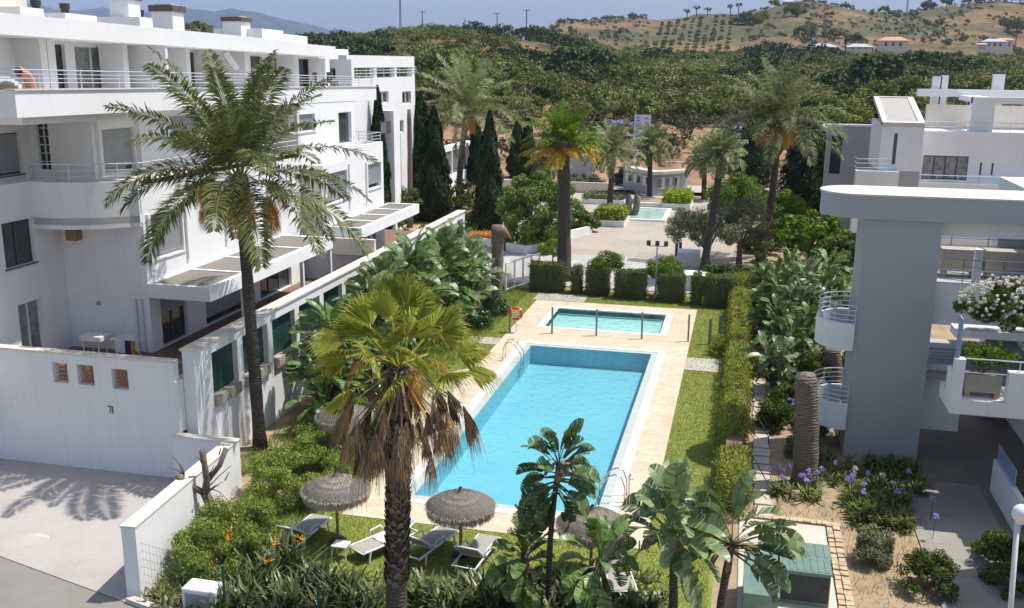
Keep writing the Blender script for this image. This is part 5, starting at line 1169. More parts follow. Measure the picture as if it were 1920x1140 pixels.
# ------------------------------------------------------------------ cypresses and garden trees
for px, by, ty, r, lab in ((790, 412, 180, 1.75, 'dark cypress left of the pair behind the bare palm trunk'), (815, 414, 205, 1.5, 'broad dark cypress standing right of the bare palm trunk'), (714, 452, 168, .95, 'narrow cypress touching the corner of the long white building'),
        (917, 436, 214, 1.25, 'tall slim cypress right of the grey green date palm'), (894, 352, 226, .95, 'slim cypress tucked behind the taller one right of the date palm'), (969, 335, 228, 1.0, 'left one of the cypress pair behind the round green tree'), (989, 335, 226, 1.0, 'right one of the cypress pair behind the round green tree'),
        (1408, 352, 204, 2.2, 'stout cypress left of the big leaning date palm'), (1502, 410, 214, 2.2, 'broad black green cypress between the leaning date palm and the grey house'), (1543, 400, 226, 1.35, 'narrow cypress beside the dark doorway of the grey house'), (1118, 300, 224, 1.5, 'distant dark cypress at the foot of the orchard behind the purple tree')):
    b = G(px, by); cypress(lab, b, top_z(px, ty, b), r * (b[1] / 85.0) ** .5)
b = G(1008, 466); tree('round_tree', 'large round bright green tree left of the thick yellowing palm', b, top_z(1008, 326, b), 2.9, 2.6, 2.75, 'round', 130, .6, 38000, .18, tr=.22, zc=2.75, low=-1)
b = G(1330, 512); tree('olive_tree', 'grey green olive tree with several lobes behind the street lamp', b, top_z(1300, 392, b), 2.6, 2.2, 1.35, 'olive', 70, .5, 16000, .15, W=.05, tr=.2, cx=-.6)
b = G(1385, 500); tree('olive_tree', 'taller olive tree left of the leaning date palm trunk', b, top_z(1385, 375, b), 2.3, 2.2, 1.9, 'olive', 70, .5, 17000, .15, W=.05, tr=.22)
b = G(1380, 432); tree('leafy_tree', 'bright green leafy tree behind the olive trees', b, top_z(1375, 332, b), 2.6, 2.2, 1.8, 'round', 60, .55, 12000, .2, tr=.18)
b = G(1470, 430); tree('leafy_tree', 'small leafy tree between the leaning date palm trunk and the broad cypress', b, 3.2, 2.0, 2.0, 1.6, 'bright', 50, .5, 9000, .18, tr=.15)
b = G(1515, 520); tree('fig_tree', 'lime green large leaved tree beside the rounded flat roof', b, top_z(1515, 398, b), 2.4, 2.0, 1.7, 'bright', 60, .5, 8000, .26, W=.2, tr=.18)
b = G(1572, 560); tree('dark_tree', 'dark broadleaf tree pressed against the grey stair tower', b, 3.9, 1.7, 1.6, 1.9, 'hedged', 50, .45, 9000, .2, W=.1, tr=.15)
for k, (px, py, ty, lab) in enumerate(((1137, 548, 472, 'young street tree standing in the gap between two hedge blocks left of the lamp'), (1245, 556, 482, 'young street tree directly right of the street lamp'), (1036, 498, 450, 'young street tree left of the thick palm trunk'))):
    b = G(px, py); tree('street_tree', lab, b, top_z(px, ty, b), .95, .95, .7, 'bright', 34, .3, 4500, .12, tr=.05, group='young street trees', limbs=4)
for k, (px, py, rx_, rz_, lab, lf) in enumerate(((742, 440, 2.3, 3.3, 'mixed green shrubs below the corner of the long white building', 'hedged'), (850, 392, 2.4, 2.2, 'green shrub between the date palm and the cypress, lower left garden', 'hedged'), (895, 432, 1.6, 1.1, 'low shrub at the foot of the tall slim cypress', 'round'),
        (1085, 432, 1.8, 1.5, 'rounded shrub right of the thick palm trunk', 'round'), (985, 372, 3.2, 1.6, 'wide shrub behind the round green tree', 'bright'), (1090, 352, 2.4, 1.3, 'ochre green shrub in front of the blue grey wall', 'olive'), (1178, 352, 1.9, 2.0, 'dark cloud pruned tree in front of the long gatehouse', 'orchd'),
        (1412, 388, 2.6, 2.2, 'leafy shrub mass under the stout cypress', 'round'), (1440, 470, 2.0, 1.4, 'dark shrub at the base of the leaning date palm', 'hedged'), (1355, 545, 2.0, 1.2, 'dark shrub behind the last hedge block', 'hedged'))):
    b = G(px, py); bush('garden_shrub', lab, b, rx_, rx_, rz_, lf, 7000, .2, None, 34, .45, group='shrubs in the far garden')
b = G(1158, 290); tree('jacaranda', 'small jacaranda covered in purple blossom left of the tall banner', b, top_z(1156, 229, b), 3.6, 2.6, 1.1, 'purf', 70, .6, 12000, .3, tr=.15)
b = G(1380, 300); tree('jacaranda', 'faint purple jacaranda behind the leaning palm crown', b, 4.6, 3.0, 2.4, 1.4, 'purf', 30, .8, 2500, .3, tr=.15)
# ------------------------------------------------------------------ hedges
def hedge(name, label, x0, x1, y0, y1, h, leaf, n, L=.075, group=None, rough=.05, core=True, faces='xyXYt'):
    t = thing(name, label, 'hedge', ((x0 + x1) / 2, (y0 + y1) / 2, 0), group)
    MB().box(x0 + .08, x1 - .08, y0 + .08, y1 - .08, .03, h - .07).build('light_block_core', M['bark'], t)  # solid box added inside the leaves to block light
    npmesh('foliage', box_leaves(x0, x1, y0, y1, .08, h, n, L, None, rough, faces), M[leaf], t); return t
for i, (a, b_, yb, yt) in enumerate(((993, 1054, 546, 493), (1071, 1087, 551, 500), (1098, 1138, 554, 501), (1152, 1208, 560, 507), (1232, 1280, 566, 513), (1296, 1312, 572, 515), (1320, 1375, 576, 518))):
    p = G(a, yb); q = G(b_, yb + (b_ - a) * .06); h = top_z((a + b_) / 2, yt + 3, ((p[0] + q[0]) / 2, (p[1] + q[1]) / 2, 0))
    lab = ['widest clipped hedge block at the left end of the row', 'narrow hedge column right of the thick palm trunk', 'third hedge block of the row, left of a young street tree', 'wide hedge block between street tree and street lamp', 'hedge block right of the street lamp', 'very narrow hedge column near the right end of the row', 'last hedge block of the row beside the long yellow green hedge'][i]
    hedge('hedge_block', lab, p[0], q[0], p[1], p[1] + .95, h, 'hedged', int(5200 * (q[0] - p[0] + .8) / 2), .085, 'clipped hedge blocks behind the pools')
t = thing('long_hedge', 'long uneven yellow green hedge bordering the right lawn', 'hedge', (.2, 45, 0))
m = MB(); m.box(-.05, .5, 29.2, 59.5, .02, 1.0); m.build('light_block_core', M['bark'], t)  # unseen solid core added to stop light passing through the hedge
Q = []; y = 28.6; k = 0
while y < 60:
    l_ = R.uniform(1.1, 2.2); h = R.uniform(1.0, 1.45); 
    if not (31.0 < y < 32.6): 
        Q.append(box_leaves(-.2 + R.uniform(-.05, .05), .62 + R.uniform(-.08, .1), y, y + l_, .05, h, int(2300 * l_), .075, None, .07)); Q.append(crown((.2 + R.uniform(-.1, .15), y + l_ / 2, h - .15), .36, l_ * .5, .32, 12, .2, 1200, .075))
    y += l_
npmesh('foliage', np.concatenate(Q), M['hedge'], t)
bush('topiary_ball', 'small round clipped bush beside the gate post at the lawn edge', (-.65, 46.6, 0), .55, .55, .75, 'hedge', 3000, .07, ncl=20, cr=.2)
t = bush('dry_hedge_section', 'dead brown section of the long hedge', (.25, 31.8, 0), .5, 1.0, .9, 'dead', 3500, .09, .02, ncl=26, cr=.22)
# ------------------------------------------------------------------ shrubs near the pool
for k, (x, y, rx_, ry_, rz_, lf, n, lab, nm) in enumerate((
        (-13.5, 31.6, 1.5, 2.3, 1.05, 'feath', 30000, 'feathery light green shrub mass right of the tall date palm trunk', 'feathery_shrub'), (-13.25, 27.6, 1.75, 2.3, 1.3, 'feath', 38000, 'big feathery light green shrub beside the left lawn edge', 'feathery_shrub'), (-13.4, 22.9, 1.2, 2.2, 1.15, 'feath', 30000, 'feathery green shrub inside the white driveway wall near the bare tree', 'feathery_shrub'),
        (-13.3, 34.9, 1.1, 1.4, 1.05, 'hib', 8000, 'glossy dark shrub against the garden wall behind the date palm', 'glossy_shrub'), (-11.95, 30.8, .95, 1.2, 1.25, 'hib', 9000, 'glossy hibiscus shrub dotted with red flowers left of the dead palm skirt', 'hibiscus'),
        (-12.95, 51.2, .75, .75, .8, 'hib', 4200, 'dark round shrub at the foot of the topped palm trunk, upper one', 'round_shrub'), (-13.2, 48.2, .85, .85, .85, 'hib', 4800, 'dark round shrub left of the lifebuoy', 'round_shrub'), (-13.9, 44.5, 1.0, 1.5, .8, 'feath', 5000, 'loose greenery left of the stepping path', 'feathery_shrub'))):
    t = bush(nm, lab, (x, y, 0), rx_, ry_, rz_, lf, n, .10 if lf == 'hib' else .08, None if lf == 'hib' else .036, 90, .3, 'shrubs along the left side of the pool')
    if nm == 'hibiscus': npmesh('flower', crown((x, y, .6), 1.0, 1.2, 1.1, 12, .07, 260, .08, .07), M['redf'], t)
# bare pollarded tree
b = G(405, 1000); t = thing('pollarded_tree', 'bare pollarded tree with knobbly stubs and thin twigs beside the driveway wall', 'tree', b)
A = lambda px, py, dy=0: tuple(np.array(above(px, py, b)) + np.array([0, dy, 0]))
m = MB(); m.tube([b, A(400, 960), A(385, 925)], [.17, .15, .14], 10); m.tube([A(385, 930), A(388, 900), A(383, 868), A(380, 845)], [.13, .10, .085, .10], 9); m.tube([A(386, 905), A(405, 878, .2), A(414, 848, .3)], [.09, .075, .085], 8); m.tube([A(384, 925), A(363, 905, -.2), A(348, 888, -.3)], [.1, .08, .09], 8)
m.tube([A(350, 890, -.3), A(340, 884, -.3)], [.08, .05], 7); m.build('trunk', M['bare'], t, smooth=True)
m = MB()
for s_, e_ in (((348, 888), (330, 850)), ((350, 886), (338, 860)), ((385, 925), (425, 898)), ((390, 915), (440, 868)), ((372, 935), (300, 940)), ((300, 940), (262, 985)), ((395, 920), (418, 905)), ((348, 888), (355, 930)), ((414, 850), (420, 835)), ((350, 892), (332, 905)), ((386, 905), (408, 868)), ((372, 918), (352, 950)), ((383, 870), (372, 850)), ((350, 890), (322, 872)), ((394, 912), (432, 930)), ((425, 898), (437, 880))):
    m.tube([A(*s_, -.1), tuple((np.array(A(*s_)) + np.array(A(*e_))) / 2 + np.array([0, -.1, .04])), A(*e_, -.2)], [.022, .015, .008], 5)
m.build('twigs', M['bare'], t)
# strap leaved planting along the bottom
for k, (px, py, n, L_) in enumerate(((455, 1050, 110, 1.0), (500, 1085, 120, 1.05), (545, 1060, 120, 1.1), (590, 1095, 120, 1.0), (470, 1120, 110, 1.0), (540, 1130, 110, 1.0), (640, 1115, 120, 1.0), (690, 1130, 110, .9), (610, 1150, 110, .9), (800, 1120, 120, .9), (850, 1135, 110, .9), (900, 1110, 120, .95), (940, 1140, 110, .9), (830, 1165, 110, .8), (960, 1080, 100, .8), (430, 1150, 110, .9), (520, 1165, 110, .9), (1060, 1120, 110, .9), (1160, 1150, 110, .8), (1030, 1165, 110, .9), (690, 1165, 100, .9), (1205, 1135, 80, .7))):
    b = G(px, py + 18); t = thing('strap_leaved_plant', 'dark strap leaved bird of paradise bush in the bottom border of the lawn', 'plant', b, 'strap leaved bushes along the bottom border')
    npmesh('leaves', np.concatenate([straps(b, int(n * .8), L_ * 1.05, .085, .42, (35, 86), .9), straps(b, n // 2, L_ * .5, .10, .5, (15, 60), .9)]), M['regin'], t)
    if k in (0, 1, 2):
        q = []
        for j in range(4): a = R.uniform(0, 6.28); z = L_ * R.uniform(.85, 1.1); c_ = np.array([b[0] + .35 * math.cos(a), b[1] + .35 * math.sin(a), z]); npmesh('flower', straps(c_, 4, .15, .035, .01, (10, 80), .3, 3), M['orangef'], t)
t = thing('ground_cover', None, None, G(700, 1120)); COL.objects.unlink(t); bpy.data.objects.remove(t)
Q = []
for i in range(1500):
    px, py = R.uniform(280, 1250), R.uniform(1080, 1300); g_ = G(px, py)
    if g_[0] < -14.2: continue
    Q.append(straps(g_, 3, .4, .06, .2, (20, 80), 1.0, 3))
o_ = npmesh('ground_cover', np.concatenate(Q), M['regin']); props(o_, 'low dark green leafy ground cover filling the bottom border', kind='stuff')
# hedge along the road under the camera edge
# right side bed: agapanthus, shrubs
for k, (px, py, n, lab) in enumerate(((1465, 925, 90, 'agapanthus clump with lilac heads left of the ringed stump'), (1520, 935, 70, 'agapanthus clump at the right foot of the ringed stump'), (1605, 945, 110, 'agapanthus clump in the middle of the dirt bed'), (1480, 790, 90, 'agapanthus clump by the stone path near the round balconies'))):
    b = G(px, py); t = thing('agapanthus', lab, 'flowering plant', b, 'agapanthus clumps by the stair tower')
    npmesh('leaves', straps(b, n, .55, .06, .35, (25, 80), 1.4), M['grassy'], t)
    m = []; st = MB()
    for j in range(5):
        a = R.uniform(0, 6.28); r_ = R.uniform(.1, .5); x, y, z = b[0] + r_ * math.cos(a), b[1] + r_ * math.sin(a), R.uniform(.65, .9)
        MB().tube([(b[0] + r_ * .5 * math.cos(a), b[1] + r_ * .5 * math.sin(a), .0), (x, y, z)], .01, 4).build('flower_stem', M['greenpost'], t); npmesh('flower_head', crown((x, y, z), .06, .06, .06, 8, .05, 120, .05, .03, low=-1), M['purf'], t)
Q = []; Fh = []; Fw = []; st = MB()
t = thing('agapanthus_border', 'broad leafy agapanthus border with scattered lilac and cream heads below the grey stair tower', 'flowering plant', (4.8, 32, 0))
for i in range(150):
    x, y = R.uniform(3.9, 5.5), R.uniform(29.2, 31.2)
    Q.append(straps((x, y, 0), 14, .5, .06, .2, (25, 80), 1.3))
for i in range(90): Q.append(straps((R.uniform(2.6, 6.3), R.uniform(31.3, 34.4), 0), 14, .5, .06, .2, (25, 80), 1.3))
for px, py, c_ in ((1568, 868, 0), (1600, 885, 0), (1627, 888, 0), (1604, 878, 1), (1655, 890, 1), (1683, 922, 0), (1704, 884, 0), (1675, 905, 1), (1750, 935, 0), (1755, 968, 0), (1620, 922, 0), (1558, 815, 1), (1512, 902, 0), (1598, 900, 0), (1540, 880, 0)):
    g_ = G(px, py, .75); MB().tube([(g_[0], g_[1] + .1, 0), g_], .01, 4).build('flower_stem', M['greenpost'], t); npmesh('cream_flower_head' if c_ else 'lilac_flower_head', crown(g_, .07, .07, .07, 8, .055, 130, .05, .03, low=-1), M['whitef' if c_ else 'purf'], t)
npmesh('leaves', np.concatenate(Q), M['grassy'], t)
for k, (px, py, r_, lab) in enumerate(((1635, 1050, .62, 'rounded dark oleander shrub in the dirt bed, left of the pair'), (1735, 1105, .72, 'rounded dark oleander shrub beside the walkway, nearest the camera'))):
    b = G(px, py); bush('dark_shrub', lab, b, r_, r_, r_ * 1.2, 'olive' if k == 0 else 'hedged', 6500, .10, .035, 40, .2, 'dark shrubs in the dirt bed')
b = G(1880, 1075); bush('dark_shrub', 'shaded agapanthus shrub between the walkway and the lamp post', b, .75, 1.6, .7, 'hedged', 9000, .12, .04, 40, .25)
for k, (x, y, rx_, rz_, lf) in enumerate(((1.7, 37.0, .6, .9, 'hedged'), (2.3, 39.0, .8, 1.0, 'hedged'), (3.2, 37.2, .7, .9, 'olive'), (3.3, 41.0, 1.0, 1.5, 'hedged'), (1.5, 43.5, .6, .9, 'hedge'), (4.6, 42.5, 1.2, 1.8, 'hedged'), (2.6, 34.5, .6, .7, 'grassy'), (1.7, 50.0, .7, 1.3, 'hedged'), (3.8, 56.5, 1.3, 2.2, 'hedged'), (1.6, 53.5, .8, 2.0, 'hedged'), (1.5, 57.5, .9, 2.3, 'round'), (1.5, 48.5, .7, 1.6, 'olive'), (2.2, 62.5, 1.6, 2.5, 'hedged'), (5.4, 45.5, 1.2, 2.6, 'hedged'), (2.1, 60.5, 1.5, 1.7, 'round'), (5.6, 51.0, 1.3, 2.8, 'bright'))):
    bush('underplanting_shrub', 'leafy shrub in the dense shaded planting left of the grey stair tower', (x, y, 0), rx_, rx_, rz_, lf, 6000, .12, .05, 34, .28, 'shrubs left of the stair tower')
# lawn tufts
def tufts(name, label, polys, n, leaf, L, W):
    Q = []
    tot = sum((q[1] - q[0]) * (q[3] - q[2]) for q in polys)
    for q in polys:
        k = int(n * (q[1] - q[0]) * (q[3] - q[2]) / tot); x = NR.uniform(q[0], q[1], k); y = NR.uniform(q[2], q[3], k)
        P = np.stack([x, y, np.full(k, -.01)], 1); a = NR.uniform(0, 2 * pi, k); s = np.stack([np.cos(a), np.sin(a), 0 * a], 1); ln = NR.uniform(-.6, .6, (k, 2)) * L; up = np.stack([ln[:, 0], ln[:, 1], L * NR.uniform(.5, 1.1, k)], 1)
        Q.append(np.stack([P - s * W / 2, P + s * W / 2, P + up + s * W * .1, P + up - s * W * .1], 1))
    o = npmesh(name, np.concatenate(Q), M[leaf]); props(o, label, kind='stuff')
M['lawn'] = leafm('lawn_blade', (.17, .21, .04), (.34, .37, .10), .3, None, .8, .1)
tufts('grass', 'short mown grass of the pool lawns', [(-12.9, DX0 - .02, 21.6, 38.5), (-14.0, DX0 - .02, 38.5, 58), (DX0, DX1, 20.5, DY0 - .02), (DX1 + .02, -.25, 19.5, 60), (DX0, DX1, DY1 + .02, 58.2)], 150000, 'lawn', .045, .022)
tufts('undergrowth', 'low green undergrowth filling the bed beside the garden wall', [(-16.4, -12.4, 28, 44), (-14.4, -11.9, 20.5, 28), (-16.6, -12.2, 44, 58)], 26000, 'feath', .22, .03)
tufts('weeds', 'dry grass and weeds in the dirt beds', [(1.6, 5.5, 29.2, 30.6), (3.5, 5.5, 20, 29), (-14.3, -12.5, 20, 27), (-24, 4, 57.5, 59.2)], 6000, 'grassy', .14, .02)
# ------------------------------------------------------------------ thatched parasols and loungers
def parasol(label, base, h, r=.94):
    t = thing('thatched_parasol', label, 'parasol', base, 'thatched parasols on the near lawn'); x, y, z = base
    MB().tube([(x, y, z), (x, y, z + h + .3)], .045, 10).build('pole', M['wood'], t)
    m = MB(); m.lathe([(r * 1.0, h - .16), (r * 1.02, h - .06), (r * .84, h + .04), (r * .82, h + .07), (r * .62, h + .13), (r * .60, h + .16), (r * .36, h + .22), (r * .34, h + .25), (r * .12, h + .30), (.07, h + .36), (.05, h + .45)], (x, y, z), 36, False); m.build('canopy', M['thatchm'], t, smooth=True)
    n = 9000; a = NR.uniform(0, 2 * pi, n); u = NR.random(n) ** .5; rr_ = u * r * 1.03; ring = np.round(u * 4.5) / 4.5
    zz = z + h + .30 - .40 * u ** 1.5 + .03 * (np.sin(u * 28)); P = np.stack([x + rr_ * np.cos(a), y + rr_ * np.sin(a), zz], 1)
    Td = np.stack([np.cos(a), np.sin(a), -.45 - .5 * u], 1) + NR.normal(size=(n, 3)) * .22; N = nrm(np.stack([np.cos(a) * .5, np.sin(a) * .5, 1 + 0 * a], 1) + NR.normal(size=(n, 3)) * .2)
    Q1 = leafq(P, N, .20 * NR.uniform(.6, 1.2, n), .012, Td)
    n2 = 2600; a = NR.uniform(0, 2 * pi, n2); P = np.stack([x + r * NR.uniform(.95, 1.03, n2) * np.cos(a), y + r * np.sin(a), z + h - .18 - .10 * NR.random(n2) ** 2], 1)
    Q2 = leafq(P, nrm(np.stack([np.cos(a), np.sin(a), 0 * a], 1)), .22 * NR.uniform(.4, 1.5, n2), .012, np.stack([.2 * np.cos(a), .2 * np.sin(a), -1 + 0 * a], 1) + NR.normal(size=(n2, 3)) * .15)
    npmesh('straw_fringe', np.concatenate([Q1, Q2]), M['thatch'], t)
    for k in range(6): a = k * pi / 3; MB().tube([(x, y, z + h + .15), (x + r * .9 * math.cos(a), y + r * .9 * math.sin(a), z + h - .12)], .018, 5).build('rib', M['wood'], t)
    m = MB(); m.lathe([(.24, 0), (.24, .1), (.12, .16)], base, 20); m.build('foot', M['black'], t)
M['thatchm'] = simple('thatch_mat', (.17, .15, .135), .95, var=.4, scale=22, bump=1.0, bs=45)
for px, py, cy, lab in ((634, 1017, 912, 'thatched parasol on the left of the near lawn, beside the dead palm skirt'), (864, 1041, 942, 'middle thatched parasol standing right of the fan palm trunk'), (1107, 1078, 976, 'right hand thatched parasol between the two banana like plants')):
    b = G(px, py); parasol(lab, b, top_z(px, cy, b))
b = G(650, 880); parasol('thatched parasol mostly hidden behind the dead leaf skirt of the fan palm', b, top_z(650, 775, b))
def lounger(label, base, rz, back=45, towel=None, fab='mesh_grey'):
    t = thing('sun_lounger', label, 'sun lounger', (0, 0, 0), 'sun loungers on the lawn')
    L = 1.95; w = .66; piv = 1.25; a = rad(back); bl = L - piv
    m = MB()
    for s in (-1, 1):
        m.tube([(s * w / 2, 0, .30), (s * w / 2, .1, .33), (s * w / 2, piv, .33), (s * w / 2, L, .30)], .03, 8)
        m.tube([(s * w / 2, piv, .34), (s * w / 2, piv + bl * math.cos(a), .34 + bl * math.sin(a))], .028, 8)
    for y in (0, .6, piv, L): m.tube([(-w / 2, y, .32), (w / 2, y, .32)], .022, 8)
    m.tube([(-w / 2, piv + bl * math.cos(a), .34 + bl * math.sin(a)), (w / 2, piv + bl * math.cos(a), .34 + bl * math.sin(a))], .028, 8)
    m.build('frame', M['white_pl'], t, smooth=True)
    MB().box(-w / 2 + .03, w / 2 - .03, .02, piv - .02, .335, .35).build('seat', M[fab], t)
    m = MB(); c_, s_ = math.cos(a), math.sin(a); o = .02
    m.add([(-w / 2 + .03, piv, .35), (w / 2 - .03, piv, .35), (w / 2 - .03, piv + bl * c_, .35 + bl * s_), (-w / 2 + .03, piv + bl * c_, .35 + bl * s_)] + [(-w / 2 + .03, piv + s_ * o, .35 - c_ * o), (w / 2 - .03, piv + s_ * o, .35 - c_ * o), (w / 2 - .03, piv + bl * c_ + s_ * o, .35 + bl * s_ - c_ * o), (-w / 2 + .03, piv + bl * c_ + s_ * o, .35 + bl * s_ - c_ * o)], [(0, 1, 2, 3), (7, 6, 5, 4), (0, 4, 5, 1), (1, 5, 6, 2), (2, 6, 7, 3), (3, 7, 4, 0)])
    m.build('backrest', M[fab], t)
    for y in (.25, 1.6):
        for s in (-1, 1): MB().tube([(s * w / 2, y, .31), (s * (w / 2 + .02), y + (.06 if y > 1 else -.06), 0)], [.032, .026], 8).build('leg', M['white_pl'], t)
    for s in (-1, 1): MB().tube([(s * (w / 2 + .03), .75, .34), (s * (w / 2 + .05), .8, .52), (s * (w / 2 + .05), 1.15, .55), (s * (w / 2 + .03), 1.3, .36)], .024, 8).build('armrest', M['white_pl'], t, smooth=True)
    t.location = base; t.rotation_euler[2] = rz; return t
for px, py, rz, bk, fb, lab in ((604, 986, pi - .12, 38, 'mesh_grey', 'leftmost sun lounger, grey sling back raised towards the pool'), (668, 1052, -.55, 30, 'mesh_grey', 'sun lounger with a towel under the left parasol, turned right'), (842, 1010, pi - .3, 42, 'mesh_grey', 'sun lounger in the shade left of the middle parasol pole'), (918, 1024, pi - .12, 42, 'mesh_grey', 'sun lounger with a brownish sling right of the middle parasol pole'), (640, 868, -.2, 25, 'teal', 'sun lounger with turquoise cover half hidden behind the palm skirt'), (1170, 1130, .3, 45, 'mesh_grey', 'sun lounger at the lawn edge below the right thatched parasol')):
    lounger(lab, G(px, py), rz, bk, None, fb)
g_ = G(700, 1012); tw_ = thing('towel', 'white patterned towel draped over the raised back of a sun lounger', 'towel', (g_[0], g_[1], .4))
b = G(668, 1052); a = -.55; ca, sa = math.cos(a), math.sin(a); bk = rad(30)
def lw(x, y, z): return (b[0] + x * ca - y * sa, b[1] + x * sa + y * ca, b[2] + z)
m = MB(); n = 10; vs = []
for i in range(n + 1):
    for j in range(5):
        u = i / n; x = -.26 + .52 * j / 4; y = .75 + u * 1.15; z = .37 if y < 1.25 else .37 + (y - 1.25) * math.tan(bk)
        vs.append(lw(x + .02 * math.sin(i), y, z + .015 * math.sin(i * 1.7 + j * 2)))
m.add(vs, [(i * 5 + j, i * 5 + j + 1, (i + 1) * 5 + j + 1, (i + 1) * 5 + j) for i in range(n) for j in range(4)]); tm = simple('patterned_towel', (.66, .67, .72), .95, var=.25, scale=9)
m.build('cloth', tm, tw_)
t = thing('side_table', 'small white plastic table between the two left sun loungers', 'table', G(640, 1045)); c = G(640, 1045)
MB().box(c[0] - .22, c[0] + .22, c[1] - .2, c[1] + .2, .38, .42).build('tabletop', M['white_pl'], t)
for sx in (-.18, .18):
    for sy in (-.16, .16): MB().tube([(c[0] + sx, c[1] + sy, .38), (c[0] + sx * 1.2, c[1] + sy * 1.2, 0)], .018, 6).build('leg', M['white_pl'], t)
# ------------------------------------------------------------------ pool fence, lifebuoy, ladders
fe = thing('glass_fence', 'low clear glass fence with grey posts between the big pool and the paddling pool', 'fence', (-6.8, 48.2, 0))
fp = [(956, 622), (1035, 625), (1118, 629), (1203, 635), (1290, 640)]
fpos = [G(*p) for p in fp]; postm = simple('fence_post_grey', (.20, .23, .27), .4, .3)
cg = bpy.data.materials.new('clear_glass'); cg.use_nodes = True; nt = cg.node_tree; nt.nodes.clear(); o = N_(nt, 'ShaderNodeOutputMaterial'); tr = N_(nt, 'ShaderNodeBsdfTransparent'); tr.inputs[0].default_value = (.97, .985, .98, 1); gl = N_(nt, 'ShaderNodeBsdfGlossy'); gl.inputs['Roughness'].default_value = .02; mx = N_(nt, 'ShaderNodeMixShader'); mx.inputs[0].default_value = .05
nt.links.new(tr.outputs[0], mx.inputs[1]); nt.links.new(gl.outputs[0], mx.inputs[2]); nt.links.new(mx.outputs[0], o.inputs[0])
for i, p in enumerate(fpos): MB().box(p[0] - .045, p[0] + .045, p[1] - .045, p[1] + .045, 0, 1.38).build('post', postm, fe)
for a, b_ in zip(fpos[:-1], fpos[1:]):
    m = MB(); m.prism([(a[0] + .06, a[1] - .006), (b_[0] - .06, b_[1] - .006), (b_[0] - .06, b_[1] + .006), (a[0] + .06, a[1] + .006)], .06, 1.3); m.build('glass_panel', cg, fe)
for i, ((px, py), lab) in enumerate((((1330, 645), 'dark grey gate post on the paved strip right of the paddling pool'), ((1349, 637), 'second gate post against the long hedge, partly behind the clipped ball'))):
    c = G(px, py); t = thing('gate_post', lab, 'post', c, 'gate posts by the hedge'); MB().box(c[0] - .07, c[0] + .07, c[1] - .07, c[1] + .07, 0, 1.3).build('post', postm, t); MB().box(c[0] - .1, c[0] + .1, c[1] - .1, c[1] + .1, .0, .03).build('foot_plate', postm, t)
c = G(968, 622); lb = thing('lifebuoy', 'orange red ring lifebuoy on a thin stand at the pool fence', 'lifebuoy', (c[0], c[1] - .08, 0))
zb = top_z(968, 587, c); Mr = Matrix.Rotation(pi / 2, 3, 'X')
MB().torus((c[0], c[1] - .1, zb), .30, .075, 32, 12, Mr).build('ring', M['red'], lb, smooth=True)
for k in range(4):
    a = k * pi / 2 + pi / 4; MB().torus((c[0], c[1] - .1, zb), .30, .079, 4, 12, Mr, a - .12, a + .12).build('band', M['white_pl'], lb)
MB().tube([(c[0], c[1], 0), (c[0], c[1], zb + .1)], .02, 8).build('stand', M['alu'], lb)
def ladder(label, x, y, dirx):
    t = thing('pool_ladder', label, 'pool ladder', (x, y, 0), 'steel pool ladders')
    for s in (-.27, .27):
        pts = [(x + dirx * .75, y + s, -.0), (x + dirx * .72, y + s, .55), (x + dirx * .62, y + s, .82), (x + dirx * .42, y + s, .90), (x + dirx * .2, y + s, .80), (x - dirx * .12, y + s, .35), (x - dirx * .16, y + s, -.7)]
        MB().tube(pts, .024, 10).build('handrail', M['steel'], t, smooth=True)
    for z in (-.2, -.45): MB().box(x - dirx * .19, x - dirx * .11, y - .26, y + .26, z, z + .03).build('rung', M['steel'], t)
ladder('steel pool ladder at the far left corner of the big pool', PX0, 43.2, -1)
ladder('steel pool ladder at the near right corner of the big pool', PX1, 29.3, 1)
c = G(1178, 948); t = thing('shower_post', 'short chrome shower post beside the near right pool ladder', 'shower', c)
MB().tube([(c[0], c[1], 0), (c[0], c[1], 1.0), (c[0] + .05, c[1], 1.06)], .03, 10).build('pipe', M['steel'], t, smooth=True); MB().tube([(c[0] - .0, c[1] - .02, .9), (c[0] + .14, c[1] - .02, .9)], .015, 8).build('tap', M['steel'], t)
# floating swirl: filter inlet and the steps in the pool corner
m = MB(); m.box(PX1 - .9, PX1 - .004, PY0 + .004, PY0 + 1.1, -.9, -.2); props(m.build('pool_steps', gm_coping), kind='structure')
# ------------------------------------------------------------------ lamps
def four_lamp(label, b, h):
    t = thing('street_lamp', label, 'street lamp', b)
    MB().tube([(b[0], b[1], 0), (b[0], b[1], h)], [.05, .04], 10).build('pole', M['shutter'], t)
    MB().tube([(b[0], b[1], 0), (b[0], b[1], .5)], .08, 10).build('base', M['shutter'], t)
    MB().box(b[0] - .5, b[0] + .5, b[1] - .03, b[1] + .03, h, h + .05).build('arm', M['shutter'], t)
    for s in (-.5, 0, .5): 
        k = MB().box(b[0] + s - .11, b[0] + s + .11, b[1] - .11, b[1] + .11, h + .05, h + .32).build('lantern', M['lens'], t)
b = G(1228, 562); four_lamp('street lamp with three dark box lanterns behind the hedge blocks', b, top_z(1228, 462, b))
b = G(1880, 1330); t = thing('globe_lamp', 'white globe lamp on a pale post at the right bottom edge', 'street lamp', b); zt = top_z(1893, 1000, b); q = above(1908, 972, b)
MB().tube([b, (q[0], q[1], q[2])], .055, 12).build('post', M['alu'], t, smooth=True)
m = MB(); R0 = .19; m.lathe([(R0 * math.sin(pi * i / 14), -R0 * math.cos(pi * i / 14)) for i in range(1, 14)], (q[0] + .06, q[1], q[2] + .12), 24); m.build('globe', M['globe'], t, smooth=True)
MB().lathe([(.09, -.1), (.11, -.04), (.06, .0)], (q[0] + .06, q[1], q[2] - .0), 16).build('collar', M['alu'], t)
